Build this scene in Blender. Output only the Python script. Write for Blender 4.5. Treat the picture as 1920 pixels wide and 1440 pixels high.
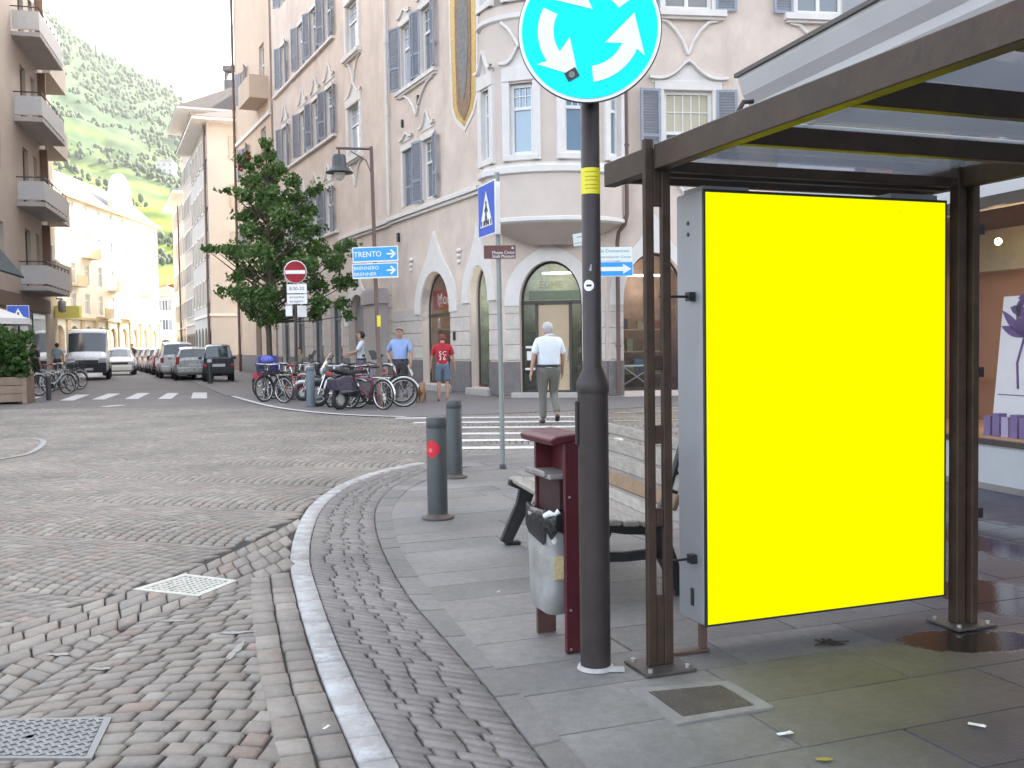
import bpy, bmesh, math, random
from mathutils import Vector as V, Matrix as M
rnd = random.Random(7)
rad = math.radians
for o in list(bpy.data.objects): bpy.data.objects.remove(o)
SC = bpy.context.scene
COL = SC.collection
# ---------------------------------------------------------------- camera
FPX = 1850.0; CH = 1.42; TILT = math.atan(75 / FPX); ROLL = 0.014
_F = V((0, math.cos(TILT), -math.sin(TILT))); _R0 = V((1, 0, 0)); _U0 = V((0, math.sin(TILT), math.cos(TILT)))
_R = _R0 * math.cos(ROLL) - _U0 * math.sin(ROLL); _U = _U0 * math.cos(ROLL) + _R0 * math.sin(ROLL)
cam_d = bpy.data.cameras.new('camera'); cam = bpy.data.objects.new('camera', cam_d); COL.objects.link(cam)
mt = M((_R, _U, -_F)).transposed().to_4x4(); mt.translation = V((0, 0, CH)); cam.matrix_world = mt
cam_d.sensor_width = 36; cam_d.lens = 36 * FPX / 1920; cam_d.clip_start = 0.05; cam_d.clip_end = 6000
SC.camera = cam
# ---------------------------------------------------------------- light
SUN_AZ = math.atan2(0.6, 0.8); SUN_EL = rad(34)
w = bpy.data.worlds.new('World'); SC.world = w; w.use_nodes = True
nt = w.node_tree; bg = nt.nodes['Background']
sky = nt.nodes.new('ShaderNodeTexSky'); sky.sky_type = 'NISHITA'; sky.sun_disc = False
sky.sun_elevation = SUN_EL; sky.sun_rotation = SUN_AZ; sky.dust_density = 4.0; sky.air_density = 1.0; sky.ozone_density = 1.0
hs = nt.nodes.new('ShaderNodeHueSaturation'); hs.inputs['Saturation'].default_value = 0.45
nt.links.new(sky.outputs[0], hs.inputs['Color']); nt.links.new(hs.outputs[0], bg.inputs[0]); bg.inputs[1].default_value = 0.15
sd = bpy.data.lights.new('sun', 'SUN'); sd.energy = 5.0; sd.angle = rad(0.6); sd.color = (1, 0.95, 0.86)
so = bpy.data.objects.new('sun', sd); COL.objects.link(so)
_sv = V((math.sin(SUN_AZ) * math.cos(SUN_EL), math.cos(SUN_AZ) * math.cos(SUN_EL), math.sin(SUN_EL)))
so.rotation_euler = _sv.to_track_quat('Z', 'Y').to_euler(); so.location = _sv * 60
SC.view_settings.view_transform = 'Standard'; SC.view_settings.look = 'None'; SC.view_settings.gamma = 1
SC.view_settings.exposure = 2.65
SC.cycles.max_bounces = 8; SC.cycles.volume_bounces = 1
# ---------------------------------------------------------------- measuring helpers (photo points on known planes)
def ray(x, y): return _F * FPX + _R * (x - 960) - _U * (y - 720)
def G(x, y, z=0.0):
    d = ray(x, y); p = V((0, 0, CH)) + d * ((z - CH) / d.z); return V((p.x, p.y, z))
def AT(x, y, Y):
    d = ray(x, y); return V((0, 0, CH)) + d * (Y / d.y)
def hdir(px):
    d = ray(px, 645 - ROLL * (px - 960)); d.z = 0; return d.normalized()
# ---------------------------------------------------------------- mesh helpers
def rotz(a): return M.Rotation(a, 4, 'Z')
def frame(P, d, n):
    m = M((V((d[0], d[1], 0)), V((n[0], n[1], 0)), V((0, 0, 1)))).transposed().to_4x4(); m.translation = V((P[0], P[1], P[2] if len(P) > 2 else 0)); return m
class MB:
    def __init__(s, x=None): s.v = []; s.f = []; s.x = x or M.Identity(4); s.sm = []; s.mi = []; s.cur = 0; s.col = None
    def add(s, vs, fs, smooth=False, x=None):
        b = len(s.v); t = s.x if x is None else s.x @ x
        s.v += [t @ V(p) for p in vs]
        for f in fs: s.f.append([b + i for i in f]); s.sm.append(smooth); s.mi.append(s.cur)
        return s
    def box(s, x0, x1, y0, y1, z0, z1, x=None):
        vs = [(a, b, c) for c in (z0, z1) for b in (y0, y1) for a in (x0, x1)]
        return s.add(vs, [(0, 2, 3, 1), (4, 5, 7, 6), (0, 1, 5, 4), (2, 6, 7, 3), (0, 4, 6, 2), (1, 3, 7, 5)], x=x)
    def cbox(s, c, sz, x=None):
        return s.box(c[0] - sz[0] / 2, c[0] + sz[0] / 2, c[1] - sz[1] / 2, c[1] + sz[1] / 2, c[2] - sz[2] / 2, c[2] + sz[2] / 2, x=x)
    def cyl(s, p0, p1, r0, r1=None, n=12, caps=True, x=None, smooth=True):
        r1 = r0 if r1 is None else r1; p0 = V(p0); p1 = V(p1); d = (p1 - p0)
        if d.length < 1e-9: return s
        q = d.to_track_quat('Z', 'Y'); vs = []
        for p, r in ((p0, r0), (p1, r1)):
            for i in range(n):
                a = 2 * math.pi * i / n; vs.append(p + q @ V((r * math.cos(a), r * math.sin(a), 0)))
        s.add(vs, [(i, (i + 1) % n, n + (i + 1) % n, n + i) for i in range(n)], smooth, x)
        if caps:
            s.add(vs[:n], [list(range(n))[::-1]], False, x); s.add(vs[n:], [list(range(n))], False, x)
        return s
    def tube(s, pts, r, n=8, x=None, closed=False):
        pts = [V(p) for p in pts]; m = len(pts); rs = r if isinstance(r, (list, tuple)) else [r] * m
        vs = []; up = None
        for i, p in enumerate(pts):
            if closed: t = (pts[(i + 1) % m] - pts[i - 1])
            else: t = pts[min(i + 1, m - 1)] - pts[max(i - 1, 0)]
            t.normalize()
            if up is None: up = V((0, 0, 1)) if abs(t.z) < 0.9 else V((1, 0, 0))
            a = t.cross(up).normalized(); b = a.cross(t).normalized(); up = b
            for k in range(n):
                an = 2 * math.pi * k / n; vs.append(p + a * (rs[i] * math.cos(an)) + b * (rs[i] * math.sin(an)))
        fs = []
        for i in range(m if closed else m - 1):
            j = (i + 1) % m
            for k in range(n): fs.append((i * n + k, i * n + (k + 1) % n, j * n + (k + 1) % n, j * n + k))
        s.add(vs, fs, True, x)
        if not closed: s.add(vs[:n], [list(range(n))], False, x); s.add(vs[-n:], [list(range(n))[::-1]], False, x)
        return s
    def torus(s, c, R, r, axis='y', n=28, k=8, x=None):
        pts = []
        for i in range(n):
            a = 2 * math.pi * i / n
            p = (R * math.cos(a), 0, R * math.sin(a)) if axis == 'y' else ((0, R * math.cos(a), R * math.sin(a)) if axis == 'x' else (R * math.cos(a), R * math.sin(a), 0))
            pts.append(V(c) + V(p))
        return s.tube(pts, r, k, x, True)
    def lathe(s, prof, n=24, c=(0, 0, 0), x=None, smooth=True, sx=1, sy=1):
        vs = []; m = len(prof)
        for r, z in prof:
            for i in range(n):
                a = 2 * math.pi * i / n; vs.append((c[0] + sx * r * math.cos(a), c[1] + sy * r * math.sin(a), c[2] + z))
        fs = [(j * n + i, j * n + (i + 1) % n, (j + 1) * n + (i + 1) % n, (j + 1) * n + i) for j in range(m - 1) for i in range(n)]
        s.add(vs, fs, smooth, x)
        if prof[0][0] > 1e-6: s.add(vs[:n], [list(range(n))[::-1]], False, x)
        if prof[-1][0] > 1e-6: s.add(vs[-n:], [list(range(n))], False, x)
        return s
    def disc(s, r, z, n=64, x=None):
        return s.add([(r * math.cos(2 * math.pi * k / n), r * math.sin(2 * math.pi * k / n), z) for k in range(n)], [list(range(n))], x=x)
    def ell(s, c, r, n=14, m=9, x=None):
        prof = [(math.cos(-math.pi / 2 + math.pi * j / m), math.sin(-math.pi / 2 + math.pi * j / m)) for j in range(m + 1)]
        vs = []; 
        for pr, pz in prof:
            for i in range(n):
                a = 2 * math.pi * i / n; vs.append((c[0] + r[0] * pr * math.cos(a), c[1] + r[1] * pr * math.sin(a), c[2] + r[2] * pz))
        fs = [(j * n + i, j * n + (i + 1) % n, (j + 1) * n + (i + 1) % n, (j + 1) * n + i) for j in range(m) for i in range(n)]
        return s.add(vs, fs, True, x)
    def prism(s, poly, y0, y1, x=None, plane='xz'):
        n = len(poly)
        if plane == 'xz': vs = [(a, y0, b) for a, b in poly] + [(a, y1, b) for a, b in poly]
        elif plane == 'xy': vs = [(a, b, y0) for a, b in poly] + [(a, b, y1) for a, b in poly]
        else: vs = [(y0, a, b) for a, b in poly] + [(y1, a, b) for a, b in poly]
        fs = [list(range(n))[::-1], list(range(n, 2 * n))] + [(i, (i + 1) % n, n + (i + 1) % n, n + i) for i in range(n)]
        return s.add(vs, fs, x=x)
    def text(s, t, size, x, align='CENTER', ext=0.0015, width=None):
        c = bpy.data.curves.new('t', 'FONT'); c.body = t; c.size = size; c.align_x = align; c.align_y = 'CENTER'; c.extrude = ext; c.resolution_u = 3
        o = bpy.data.objects.new('t', c); COL.objects.link(o); bpy.context.view_layer.update()
        me = bpy.data.meshes.new_from_object(o); sx = 1
        if width and len(me.vertices):
            xs = [v.co.x for v in me.vertices]; sx = width / max(1e-6, max(xs) - min(xs))
        s.add([(v.co.x * sx, v.co.y, v.co.z) for v in me.vertices], [list(p.vertices) for p in me.polygons], x=x)
        bpy.data.objects.remove(o); bpy.data.meshes.remove(me); bpy.data.curves.remove(c); return s
    def build(s, name, mats, parent=None, bevel=0, recalc=True, loc=None, seg=1):
        me = bpy.data.meshes.new(name); me.from_pydata([tuple(p) for p in s.v], [], s.f)
        mats = mats if isinstance(mats, (list, tuple)) else [mats]
        for m_ in mats: me.materials.append(m_)
        me.polygons.foreach_set('use_smooth', s.sm); me.polygons.foreach_set('material_index', s.mi)
        if recalc:
            bm = bmesh.new(); bm.from_mesh(me)
            if bevel: bmesh.ops.remove_doubles(bm, verts=bm.verts, dist=1e-5)
            bmesh.ops.recalc_face_normals(bm, faces=bm.faces); bm.to_mesh(me); bm.free()
        me.update(); o = bpy.data.objects.new(name, me); COL.objects.link(o)
        if bevel:
            b = o.modifiers.new('bevel', 'BEVEL'); b.width = bevel; b.segments = seg; b.limit_method = 'ANGLE'; b.angle_limit = rad(40)
        if parent: o.parent = parent
        if loc is not None: o.location = loc
        return o
def facing(P, to=None, flat=True):
    """local x right, y up, z toward the viewer side: for text and sign faces; 'to' = horizontal outward normal"""
    n = V((to[0], to[1], 0)).normalized(); r = V((0, 0, 1)).cross(n); m = M((r, V((0, 0, 1)), n)).transposed().to_4x4(); m.translation = V(P); return m
def tag(o, label=None, cat=None, group=None, kind=None):
    if label: o['label'] = label
    if cat: o['category'] = cat
    if group: o['group'] = group
    if kind: o['kind'] = kind
    return o
def thing(name, label, cat, loc=(0, 0, 0), rz=0, group=None):
    o = bpy.data.objects.new(name, None); COL.objects.link(o); o.location = loc; o.rotation_euler = (0, 0, rz); o.empty_display_size = .2
    return tag(o, label, cat, group)
KIDS = {}
def copy_tree(o, parent=None):
    c = o.copy(); COL.objects.link(c)
    if parent: c.parent = parent
    for ch in list(o.children): copy_tree(ch, c)
    return c
def place(o, loc, rz, label=None, group=None, sc=None, tilt=0):
    o.location = loc; o.rotation_euler = (tilt, 0, rz)
    if sc: o.scale = (sc, sc, sc)
    return tag(o, label, None, group)
# ---------------------------------------------------------------- materials
MATS = {}
def pm(name, col, rough=.6, metal=0.0, var=.18, scale=6, bump=0.0, bscale=60, spec=.5, emit=None, es=0, coat=0, trans=0, alpha=1, dirt=None, dscale=1.5, streak=None):
    if name in MATS: return MATS[name]
    m = bpy.data.materials.new(name); m.use_nodes = True; n = m.node_tree; L = n.links; b = n.nodes['Principled BSDF']
    b.inputs['Roughness'].default_value = rough; b.inputs['Metallic'].default_value = metal; b.inputs['Specular IOR Level'].default_value = spec
    b.inputs['Coat Weight'].default_value = coat; b.inputs['Transmission Weight'].default_value = trans; b.inputs['Alpha'].default_value = alpha
    c4 = (*col, 1)
    if var > 0:
        tc = n.nodes.new('ShaderNodeTexCoord'); nz = n.nodes.new('ShaderNodeTexNoise'); nz.inputs['Scale'].default_value = scale; nz.inputs['Detail'].default_value = 6; nz.inputs['Roughness'].default_value = .62
        mr = n.nodes.new('ShaderNodeMapRange'); mr.inputs[1].default_value = .3; mr.inputs[2].default_value = .7; mr.inputs[3].default_value = 1 - var; mr.inputs[4].default_value = 1 + var
        mx = n.nodes.new('ShaderNodeVectorMath'); mx.operation = 'SCALE'; mx.inputs[0].default_value = col
        L.new(tc.outputs['Object'], nz.inputs['Vector']); L.new(nz.outputs[0], mr.inputs[0]); L.new(mr.outputs[0], mx.inputs['Scale'])
        out = mx.outputs[0]
        if dirt:
            n2 = n.nodes.new('ShaderNodeTexNoise'); n2.inputs['Scale'].default_value = dscale; n2.inputs['Detail'].default_value = 8; n2.inputs['Roughness'].default_value = .7
            mpg = n.nodes.new('ShaderNodeMapping'); mpg.inputs['Scale'].default_value = (1, 1, streak or 1); L.new(tc.outputs['Object'], mpg.inputs[0]); L.new(mpg.outputs[0], n2.inputs['Vector']); r2 = n.nodes.new('ShaderNodeMapRange'); r2.inputs[1].default_value = .5; r2.inputs[2].default_value = .72; r2.inputs[3].default_value = 0; r2.inputs[4].default_value = .75
            L.new(n2.outputs[0], r2.inputs[0]); mc = n.nodes.new('ShaderNodeMix'); mc.data_type = 'RGBA'; L.new(r2.outputs[0], mc.inputs[0]); L.new(out, mc.inputs[6]); mc.inputs[7].default_value = (*dirt, 1); out = mc.outputs[2]
        L.new(out, b.inputs['Base Color'])
        rr = n.nodes.new('ShaderNodeMapRange'); rr.inputs[1].default_value = .3; rr.inputs[2].default_value = .7; rr.inputs[3].default_value = max(.02, rough - .08); rr.inputs[4].default_value = min(1, rough + .08)
        L.new(nz.outputs[0], rr.inputs[0]); L.new(rr.outputs[0], b.inputs['Roughness'])
        if bump:
            n3 = n.nodes.new('ShaderNodeTexNoise'); n3.inputs['Scale'].default_value = bscale; n3.inputs['Detail'].default_value = 5
            L.new(tc.outputs['Object'], n3.inputs['Vector']); bp = n.nodes.new('ShaderNodeBump'); bp.inputs['Strength'].default_value = bump; bp.inputs['Distance'].default_value = .01
            L.new(n3.outputs[0], bp.inputs['Height']); L.new(bp.outputs[0], b.inputs['Normal'])
    else: b.inputs['Base Color'].default_value = c4
    if emit: b.inputs['Emission Color'].default_value = (*emit, 1); b.inputs['Emission Strength'].default_value = es
    MATS[name] = m; return m
def nodes(m): return m.node_tree.nodes, m.node_tree.links, m.node_tree.nodes['Principled BSDF']
def clear_glass(name, tint=(.8, .86, .86), refl=.5, rough=.02, body=None, bodyf=0):
    m = bpy.data.materials.new(name); m.use_nodes = True; n = m.node_tree; n.nodes.clear(); L = n.links
    o = n.nodes.new('ShaderNodeOutputMaterial'); t = n.nodes.new('ShaderNodeBsdfTransparent'); t.inputs[0].default_value = (*tint, 1)
    g = n.nodes.new('ShaderNodeBsdfGlossy'); g.inputs['Roughness'].default_value = rough; g.inputs[0].default_value = (.95, .97, 1, 1)
    fr = n.nodes.new('ShaderNodeLayerWeight'); fr.inputs[0].default_value = .5; pw_ = n.nodes.new('ShaderNodeMath'); pw_.operation = 'POWER'; pw_.inputs[1].default_value = 5; L.new(fr.outputs['Facing'], pw_.inputs[0]); mu = n.nodes.new('ShaderNodeMath'); mu.operation = 'MULTIPLY_ADD'; mu.inputs[1].default_value = .9; mu.inputs[2].default_value = refl * .08; mu.use_clamp = True
    L.new(pw_.outputs[0], mu.inputs[0]); mx = n.nodes.new('ShaderNodeMixShader'); L.new(mu.outputs[0], mx.inputs[0])
    src = t.outputs[0]
    if body:
        d = n.nodes.new('ShaderNodeBsdfTranslucent'); d.inputs[0].default_value = (*body, 1); d2 = n.nodes.new('ShaderNodeBsdfDiffuse'); d2.inputs[0].default_value = (*body, 1)
        m3 = n.nodes.new('ShaderNodeMixShader'); m3.inputs[0].default_value = .4; L.new(d.outputs[0], m3.inputs[1]); L.new(d2.outputs[0], m3.inputs[2])
        m2 = n.nodes.new('ShaderNodeMixShader'); m2.inputs[0].default_value = bodyf; L.new(t.outputs[0], m2.inputs[1]); L.new(m3.outputs[0], m2.inputs[2]); src = m2.outputs[0]
    L.new(src, mx.inputs[1]); L.new(g.outputs[0], mx.inputs[2]); L.new(mx.outputs[0], o.inputs[0]); return m
def attr_mat(name, rough=.7, spec=.4, bump=.25, bscale=55, var=.15):
    """per-stone colour from the mesh attribute 'tint' (each stone's own colour)"""
    m = pm(name, (.3, .3, .3), rough, var=0, spec=spec); n, L, b = nodes(m)
    a = n.new('ShaderNodeAttribute'); a.attribute_name = 'tint'; tc = n.new('ShaderNodeTexCoord'); nz = n.new('ShaderNodeTexNoise'); nz.inputs['Scale'].default_value = 18; nz.inputs['Detail'].default_value = 7; nz.inputs['Roughness'].default_value = .7
    L.new(tc.outputs['Object'], nz.inputs['Vector']); mr = n.new('ShaderNodeMapRange'); mr.inputs[1].default_value = .3; mr.inputs[2].default_value = .7; mr.inputs[3].default_value = 1 - var; mr.inputs[4].default_value = 1 + var
    n2 = n.new('ShaderNodeTexNoise'); n2.inputs['Scale'].default_value = .7; n2.inputs['Detail'].default_value = 5; L.new(tc.outputs['Object'], n2.inputs['Vector'])
    m2 = n.new('ShaderNodeMapRange'); m2.inputs[1].default_value = .3; m2.inputs[2].default_value = .7; m2.inputs[3].default_value = .72; m2.inputs[4].default_value = 1.2; L.new(n2.outputs[0], m2.inputs[0])
    mm = n.new('ShaderNodeMath'); mm.operation = 'MULTIPLY'
    sc = n.new('ShaderNodeVectorMath'); sc.operation = 'SCALE'; L.new(nz.outputs[0], mr.inputs[0]); L.new(mr.outputs[0], mm.inputs[0]); L.new(m2.outputs[0], mm.inputs[1]); L.new(a.outputs['Color'], sc.inputs[0]); L.new(mm.outputs[0], sc.inputs['Scale']); L.new(sc.outputs[0], b.inputs['Base Color'])
    n3 = n.new('ShaderNodeTexNoise'); n3.inputs['Scale'].default_value = bscale; n3.inputs['Detail'].default_value = 4; L.new(tc.outputs['Object'], n3.inputs['Vector']); bp = n.new('ShaderNodeBump'); bp.inputs['Strength'].default_value = bump; bp.inputs['Distance'].default_value = .01; L.new(n3.outputs[0], bp.inputs['Height']); L.new(bp.outputs[0], b.inputs['Normal'])
    return m
stucco = pm('pink_stucco', (.64, .545, .475), .85, var=.12, scale=1.1, bump=.45, bscale=16, spec=.15, dirt=(.50, .42, .36), dscale=1.2, streak=.22)
cream = pm('cream_stucco', (.58, .46, .36), .85, var=.08, scale=.8, bump=.2, bscale=18, spec=.2)
trim = pm('white_stucco_trim', (.70, .67, .64), .75, var=.06, scale=3, bump=.1, spec=.25)
stone = pm('grey_pink_rusticated_stone', (.56, .51, .46), .8, var=.12, scale=5, bump=.25, bscale=30, spec=.25)
plinth_m = pm('dark_stone_plinth', (.17, .155, .15), .7, var=.2, scale=5, bump=.2)
shut = pm('blue_grey_shutter_paint', (.27, .30, .355), .6, var=.1)
whitep = pm('white_window_paint', (.72, .73, .73), .5, var=.04)
pane = pm('window_glass', (.10, .12, .14), .04, var=0, spec=.9, coat=.6)
pane_pale = pm('curtained_window_glass', (.36, .42, .47), .06, var=.1, scale=2, spec=.9, coat=.6)
rust = pm('brown_downpipe_paint', (.12, .075, .06), .55, var=.15)
brown = pm('brown_painted_steel', (.052, .033, .023), .5, metal=0, var=.28, scale=9, bump=.1, bscale=90, spec=.3, dirt=(.085, .052, .034), dscale=6)
greyp = pm('grey_painted_metal', (.050, .058, .060), .5, var=.2, scale=8, bump=.06, dirt=(.06, .05, .045), dscale=4)
galv = pm('galvanised_steel', (.40, .41, .40), .45, metal=.55, var=.2, scale=7, dirt=(.24, .23, .21), dscale=5)
darkred = pm('dark_red_painted_steel', (.080, .012, .018), .42, var=.15, scale=10, spec=.5)
blackm = pm('black_cast_iron', (.018, .018, .02), .5, var=.2, scale=12, bump=.1)
rubber = pm('black_rubber', (.015, .015, .016), .75, var=.15)
chrome = pm('chrome', (.6, .6, .6), .15, metal=1, var=0)
white_sign = pm('white_sign_sheet', (.82, .82, .82), .4, var=.02)
blue_sign = pm('blue_sign_sheet', (.035, .10, .50), .4, var=.04)
sky_sign = pm('sky_blue_sign_sheet', (.03, .32, .80), .4, var=.04)
red_sign = pm('red_sign_sheet', (.55, .012, .03), .4, var=.04)
black_sign = pm('black_lettering', (.02, .02, .02), .5, var=0)
yellowst = pm('yellow_sticker', (.75, .66, .02), .5, var=.05)
HAZE_D = 0.00008
# ================================================================ GROUND
dS = hdir(270); eS = V((dS.y, -dS.x, 0)); angS = math.atan2(eS.y, eS.x)
gm = pm('joint_sand', (.022, .019, .017), .95, var=.25, scale=30, bump=.3)
mb = MB(); mb.add([(-1500, -300, -.03), (1500, -300, -.03), (1500, 2500, -.03), (-1500, 2500, -.03)], [(0, 1, 2, 3)])
tag(mb.build('ground', gm), kind='structure')
def lerp_poly(pts, n):
    pts = [V(p) for p in pts]; d = [0]
    for a, b in zip(pts, pts[1:]): d.append(d[-1] + (b - a).length)
    out = []
    for i in range(n + 1):
        t = d[-1] * i / n; k = 0
        while k < len(d) - 2 and d[k + 1] < t: k += 1
        f = (t - d[k]) / max(1e-9, d[k + 1] - d[k])
        p0 = pts[max(k - 1, 0)]; p1 = pts[k]; p2 = pts[k + 1]; p3 = pts[min(k + 2, len(pts) - 1)]
        m1 = (p2 - p0) * .5 if k > 0 else (p2 - p1); m2 = (p3 - p1) * .5 if k + 2 < len(pts) else (p2 - p1)
        L = (p2 - p1).length
        if k > 0: m1 = m1.normalized() * L
        if k + 2 < len(pts): m2 = m2.normalized() * L
        f2 = f * f; f3 = f2 * f
        out.append(p1 * (2 * f3 - 3 * f2 + 1) + m1 * (f3 - 2 * f2 + f) + p2 * (-2 * f3 + 3 * f2) + m2 * (f3 - f2))
    return out
def poly_at(pts, f):
    x = f * (len(pts) - 1); i = min(int(x), len(pts) - 2); return pts[i].lerp(pts[i + 1], x - i)
def ext(p, q, k): return V(p) + (V(p) - V(q)) * k
Wp = [G(*p) for p in [(712, 1440), (678, 1370), (640, 1290), (602, 1195), (575, 1110), (562, 1050), (572, 990), (598, 945), (650, 908), (715, 884), (790, 868)]]
Wp = [ext(Wp[0], Wp[1], 9)] + Wp
Wc = lerp_poly(Wp, 160)
So = [G(*p) for p in [(1030, 1440), (972, 1366), (916, 1292), (849, 1213), (783, 1140), (741, 1078), (708, 1005), (706, 950), (735, 915), (775, 893), (815, 876)]]
So = [ext(So[0], So[1], 9)] + So
Si = [G(*p) for p in [(1100, 1438), (1035, 1362), (977, 1298), (911, 1232), (821, 1125), (764, 1050), (738, 987), (738, 950), (765, 918), (800, 899), (840, 882)]]
Si = [ext(Si[0], Si[1], 9)] + Si
Soc = lerp_poly(So, 160); Sic = lerp_poly(Si, 160)
PAVE = [V((p.x, p.y, 0)) for p in Wc] + [G(*p) for p in [(870, 851), (1000, 843), (1160, 839), (1300, 836)]] + [V((9, 14.2, 0)), V((9, -2, 0)), V((Wc[0].x, -2, 0))]
def inpoly(x, y, P):
    c = False; j = len(P) - 1
    for i in range(len(P)):
        a = P[i]; b = P[j]
        if (a.y > y) != (b.y > y) and x < (b.x - a.x) * (y - a.y) / (b.y - a.y) + a.x: c = not c
        j = i
    return c
class Stones:
    def __init__(s): s.v = []; s.f = []; s.c = []
    def quad(s, q, col, gap=.006, cham=.012, dz=0, h=.03, jit=.004):
        c = (q[0] + q[1] + q[2] + q[3]) / 4; b = len(s.v); tz = [dz + rnd.uniform(-.0015, .0015) for _ in range(4)]
        def ins(p, d):
            v = c - p; l = v.length; return p + v * min(.8, d * 1.3 / max(l, .01))
        jq = [p + V((rnd.uniform(-jit, jit), rnd.uniform(-jit, jit), 0)) for p in q]
        for d, z in ((gap * .6, -h), (gap, -.008), (gap + cham, 0)):
            for k, p in enumerate(jq):
                r = ins(p, d); s.v.append((r.x, r.y, dz + z if z < 0 else tz[k]))
        for l in (0, 4):
            for k in range(4): s.f.append((b + l + k, b + l + (k + 1) % 4, b + l + 4 + (k + 1) % 4, b + l + 4 + k)); s.c.append(col)
        s.f.append((b + 8, b + 9, b + 10, b + 11)); s.c.append(col)
    def build(s, name, m, smooth=True):
        me = bpy.data.meshes.new(name); me.from_pydata(s.v, [], s.f); me.materials.append(m)
        at = me.attributes.new('tint', 'FLOAT_COLOR', 'FACE'); at.data.foreach_set('color', [x for c in s.c for x in (*c, 1)])
        me.polygons.foreach_set('use_smooth', [smooth] * len(s.f)); me.update()
        o = bpy.data.objects.new(name, me); COL.objects.link(o); return tag(o, kind='structure')
def cob_col():
    r = rnd.random(); k = rnd.uniform(.96, 1.24)
    if r < .035: c = (.172, .135, .115)
    elif r < .40: c = (.160, .142, .127)
    elif r < .85: c = (.152, .141, .130)
    else: c = (.188, .175, .160)
    return (c[0] * k * 1.03, c[1] * k, c[2] * k * .94)
# gutter band lines
L1 = [G(*p) for p in [(-700, 1385), (0, 1180), (350, 1072), (586, 958), (700, 880), (800, 830)]]
L2 = [G(*p) for p in [(-700, 1475), (0, 1251), (359, 1133), (560, 1057)]]
L2b = [L2[-1], G(640, 990), G(715, 912), G(800, 846)]
def yon(L, x):
    for a, b in zip(L, L[1:]):
        lo, hi = (a, b) if a.x < b.x else (b, a)
        if lo.x <= x <= hi.x and hi.x > lo.x: return lo.y + (hi.y - lo.y) * (x - lo.x) / (hi.x - lo.x)
    return None
def yl1(x): return G(690, 888).y if x > G(690, 888).x else yon(L1, x) if yon(L1, x) is not None else L1[0].y
L2full = L2 + L2b[1:]
def yl2(x): return yon(L2full, x) if yon(L2full, x) is not None else (L2full[0].y if x < L2full[0].x else L2full[-1].y + (x - L2full[-1].x) * 4)
def ondist(x, y): return min((Wc[i].x - x) ** 2 + (Wc[i].y - y) ** 2 for i in range(0, len(Wc), 2)) ** .5
def inview(x, y, m=1.5): return y > .8 and x > -.545 * y - m and x < .56 * y + m
mb = MB(); mb.add([(-16, .5, -.0135), (9, .5, -.0135), (13, 23.95, -.0135), (-16, 23.95, -.0135)], [(0, 1, 2, 3)]); tag(mb.build('joint_mortar', pm('joint_mortar', (.024, .021, .019), .95, var=.3, scale=30, bump=.3)), kind='structure')
cob = Stones()
def arcs(ang, Wd, h, kk, org, zone, ymax, nst, gp_):
    ca, sa = math.cos(ang), math.sin(ang)
    U = V((ca, sa, 0)); Vv = V((-sa, ca, 0))
    for col in range(-14, 15):
        for j in range(-130, 260):
            off = rnd.uniform(-.35, .35); n = nst
            us = [0]; 
            for _ in range(n): us.append(us[-1] + rnd.uniform(.72, 1.28))
            us = [-.5 + u / us[-1] for u in us]
            for a, b in zip(us, us[1:]):
                um = (a + b) / 2 * Wd; v0 = j * h
                c = org + U * (col * Wd + um) + Vv * (v0 - kk * um * um)
                if c.y > ymax or not inview(c.x, c.y) : continue
                if not zone(c.x, c.y): continue
                q = []
                for uu, vv in ((a, 0), (b, 0), (b, 1), (a, 1)):
                    u = uu * Wd; q.append(org + U * (col * Wd + u) + Vv * (v0 + vv * h - kk * u * u))
                cob.quad(q, cob_col(), gap=gp_, cham=.008, jit=.005)
def zoneN(x, y): return y > yl1(x) - .065 and not inpoly(x, y, PAVE) and (y > 10 or ondist(x, y) > .06)
def zoneF(x, y): return y < yl2(x) + .05 and not inpoly(x, y, PAVE) and ondist(x, y) > .275
dB1 = (L1[2] - L1[1]).normalized(); angB = math.atan2(dB1.y, dB1.x)
arcs(rad(72), 1.45, .096, .34, V((-2.4, 7.9, 0)), zoneN, 24.0, 14, .0062)
arcs(rad(-4), 1.8, .108, .32, V((-1.2, 3.3, 0)), zoneF, 7.5, 15, .0068)
# straight rows along the white line
for r in range(2):
    o0 = .068 + r * .125; i = 0; P = Wc
    acc = 0; pts = []
    for i in range(len(P) - 1):
        t = (P[i + 1] - P[i]); nrm = V((-t.y, t.x, 0)).normalized(); pts.append((P[i] + nrm * o0, P[i] + nrm * (o0 + .125)))
    st = 0; step = .14; last = 0
    for i in range(1, len(pts)):
        acc += (pts[i][0] - pts[i - 1][0]).length
        if acc > step * rnd.uniform(.85, 1.2):
            q = [pts[last][0], pts[i][0], pts[i][1], pts[last][1]]; c = (q[0] + q[2]) / 2
            if c.y < yl2(c.x) and inview(c.x, c.y): cob.quad(q, cob_col(), gap=.007, cham=.008, dz=.0045)
            acc = 0; last = i
# gutter band rows
def band_rows(n):
    A = lerp_poly([p for p in L1[:5]], 260); B = lerp_poly(L2 + L2b[1:3], 260)
    for r in range(n):
        f0 = r / n; f1 = (r + 1) / n; i = 0
        while i < 258:
            tg = rnd.uniform(.13, .21); j = i + 1
            while j < 259 and (A[j] - A[i]).length < tg: j += 1
            q = [B[i].lerp(A[i], f0), B[j].lerp(A[j], f0), B[j].lerp(A[j], f1), B[i].lerp(A[i], f1)]; c = (q[0] + q[2]) / 2
            if inview(c.x, c.y) and not inpoly(c.x, c.y, PAVE) and ondist(c.x, c.y) > .07:
                k = cob_col(); cob.quad(q, tuple(x * .98 for x in k), gap=.005, cham=.007, dz=.0045)
            i = j
band_rows(4)
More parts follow.
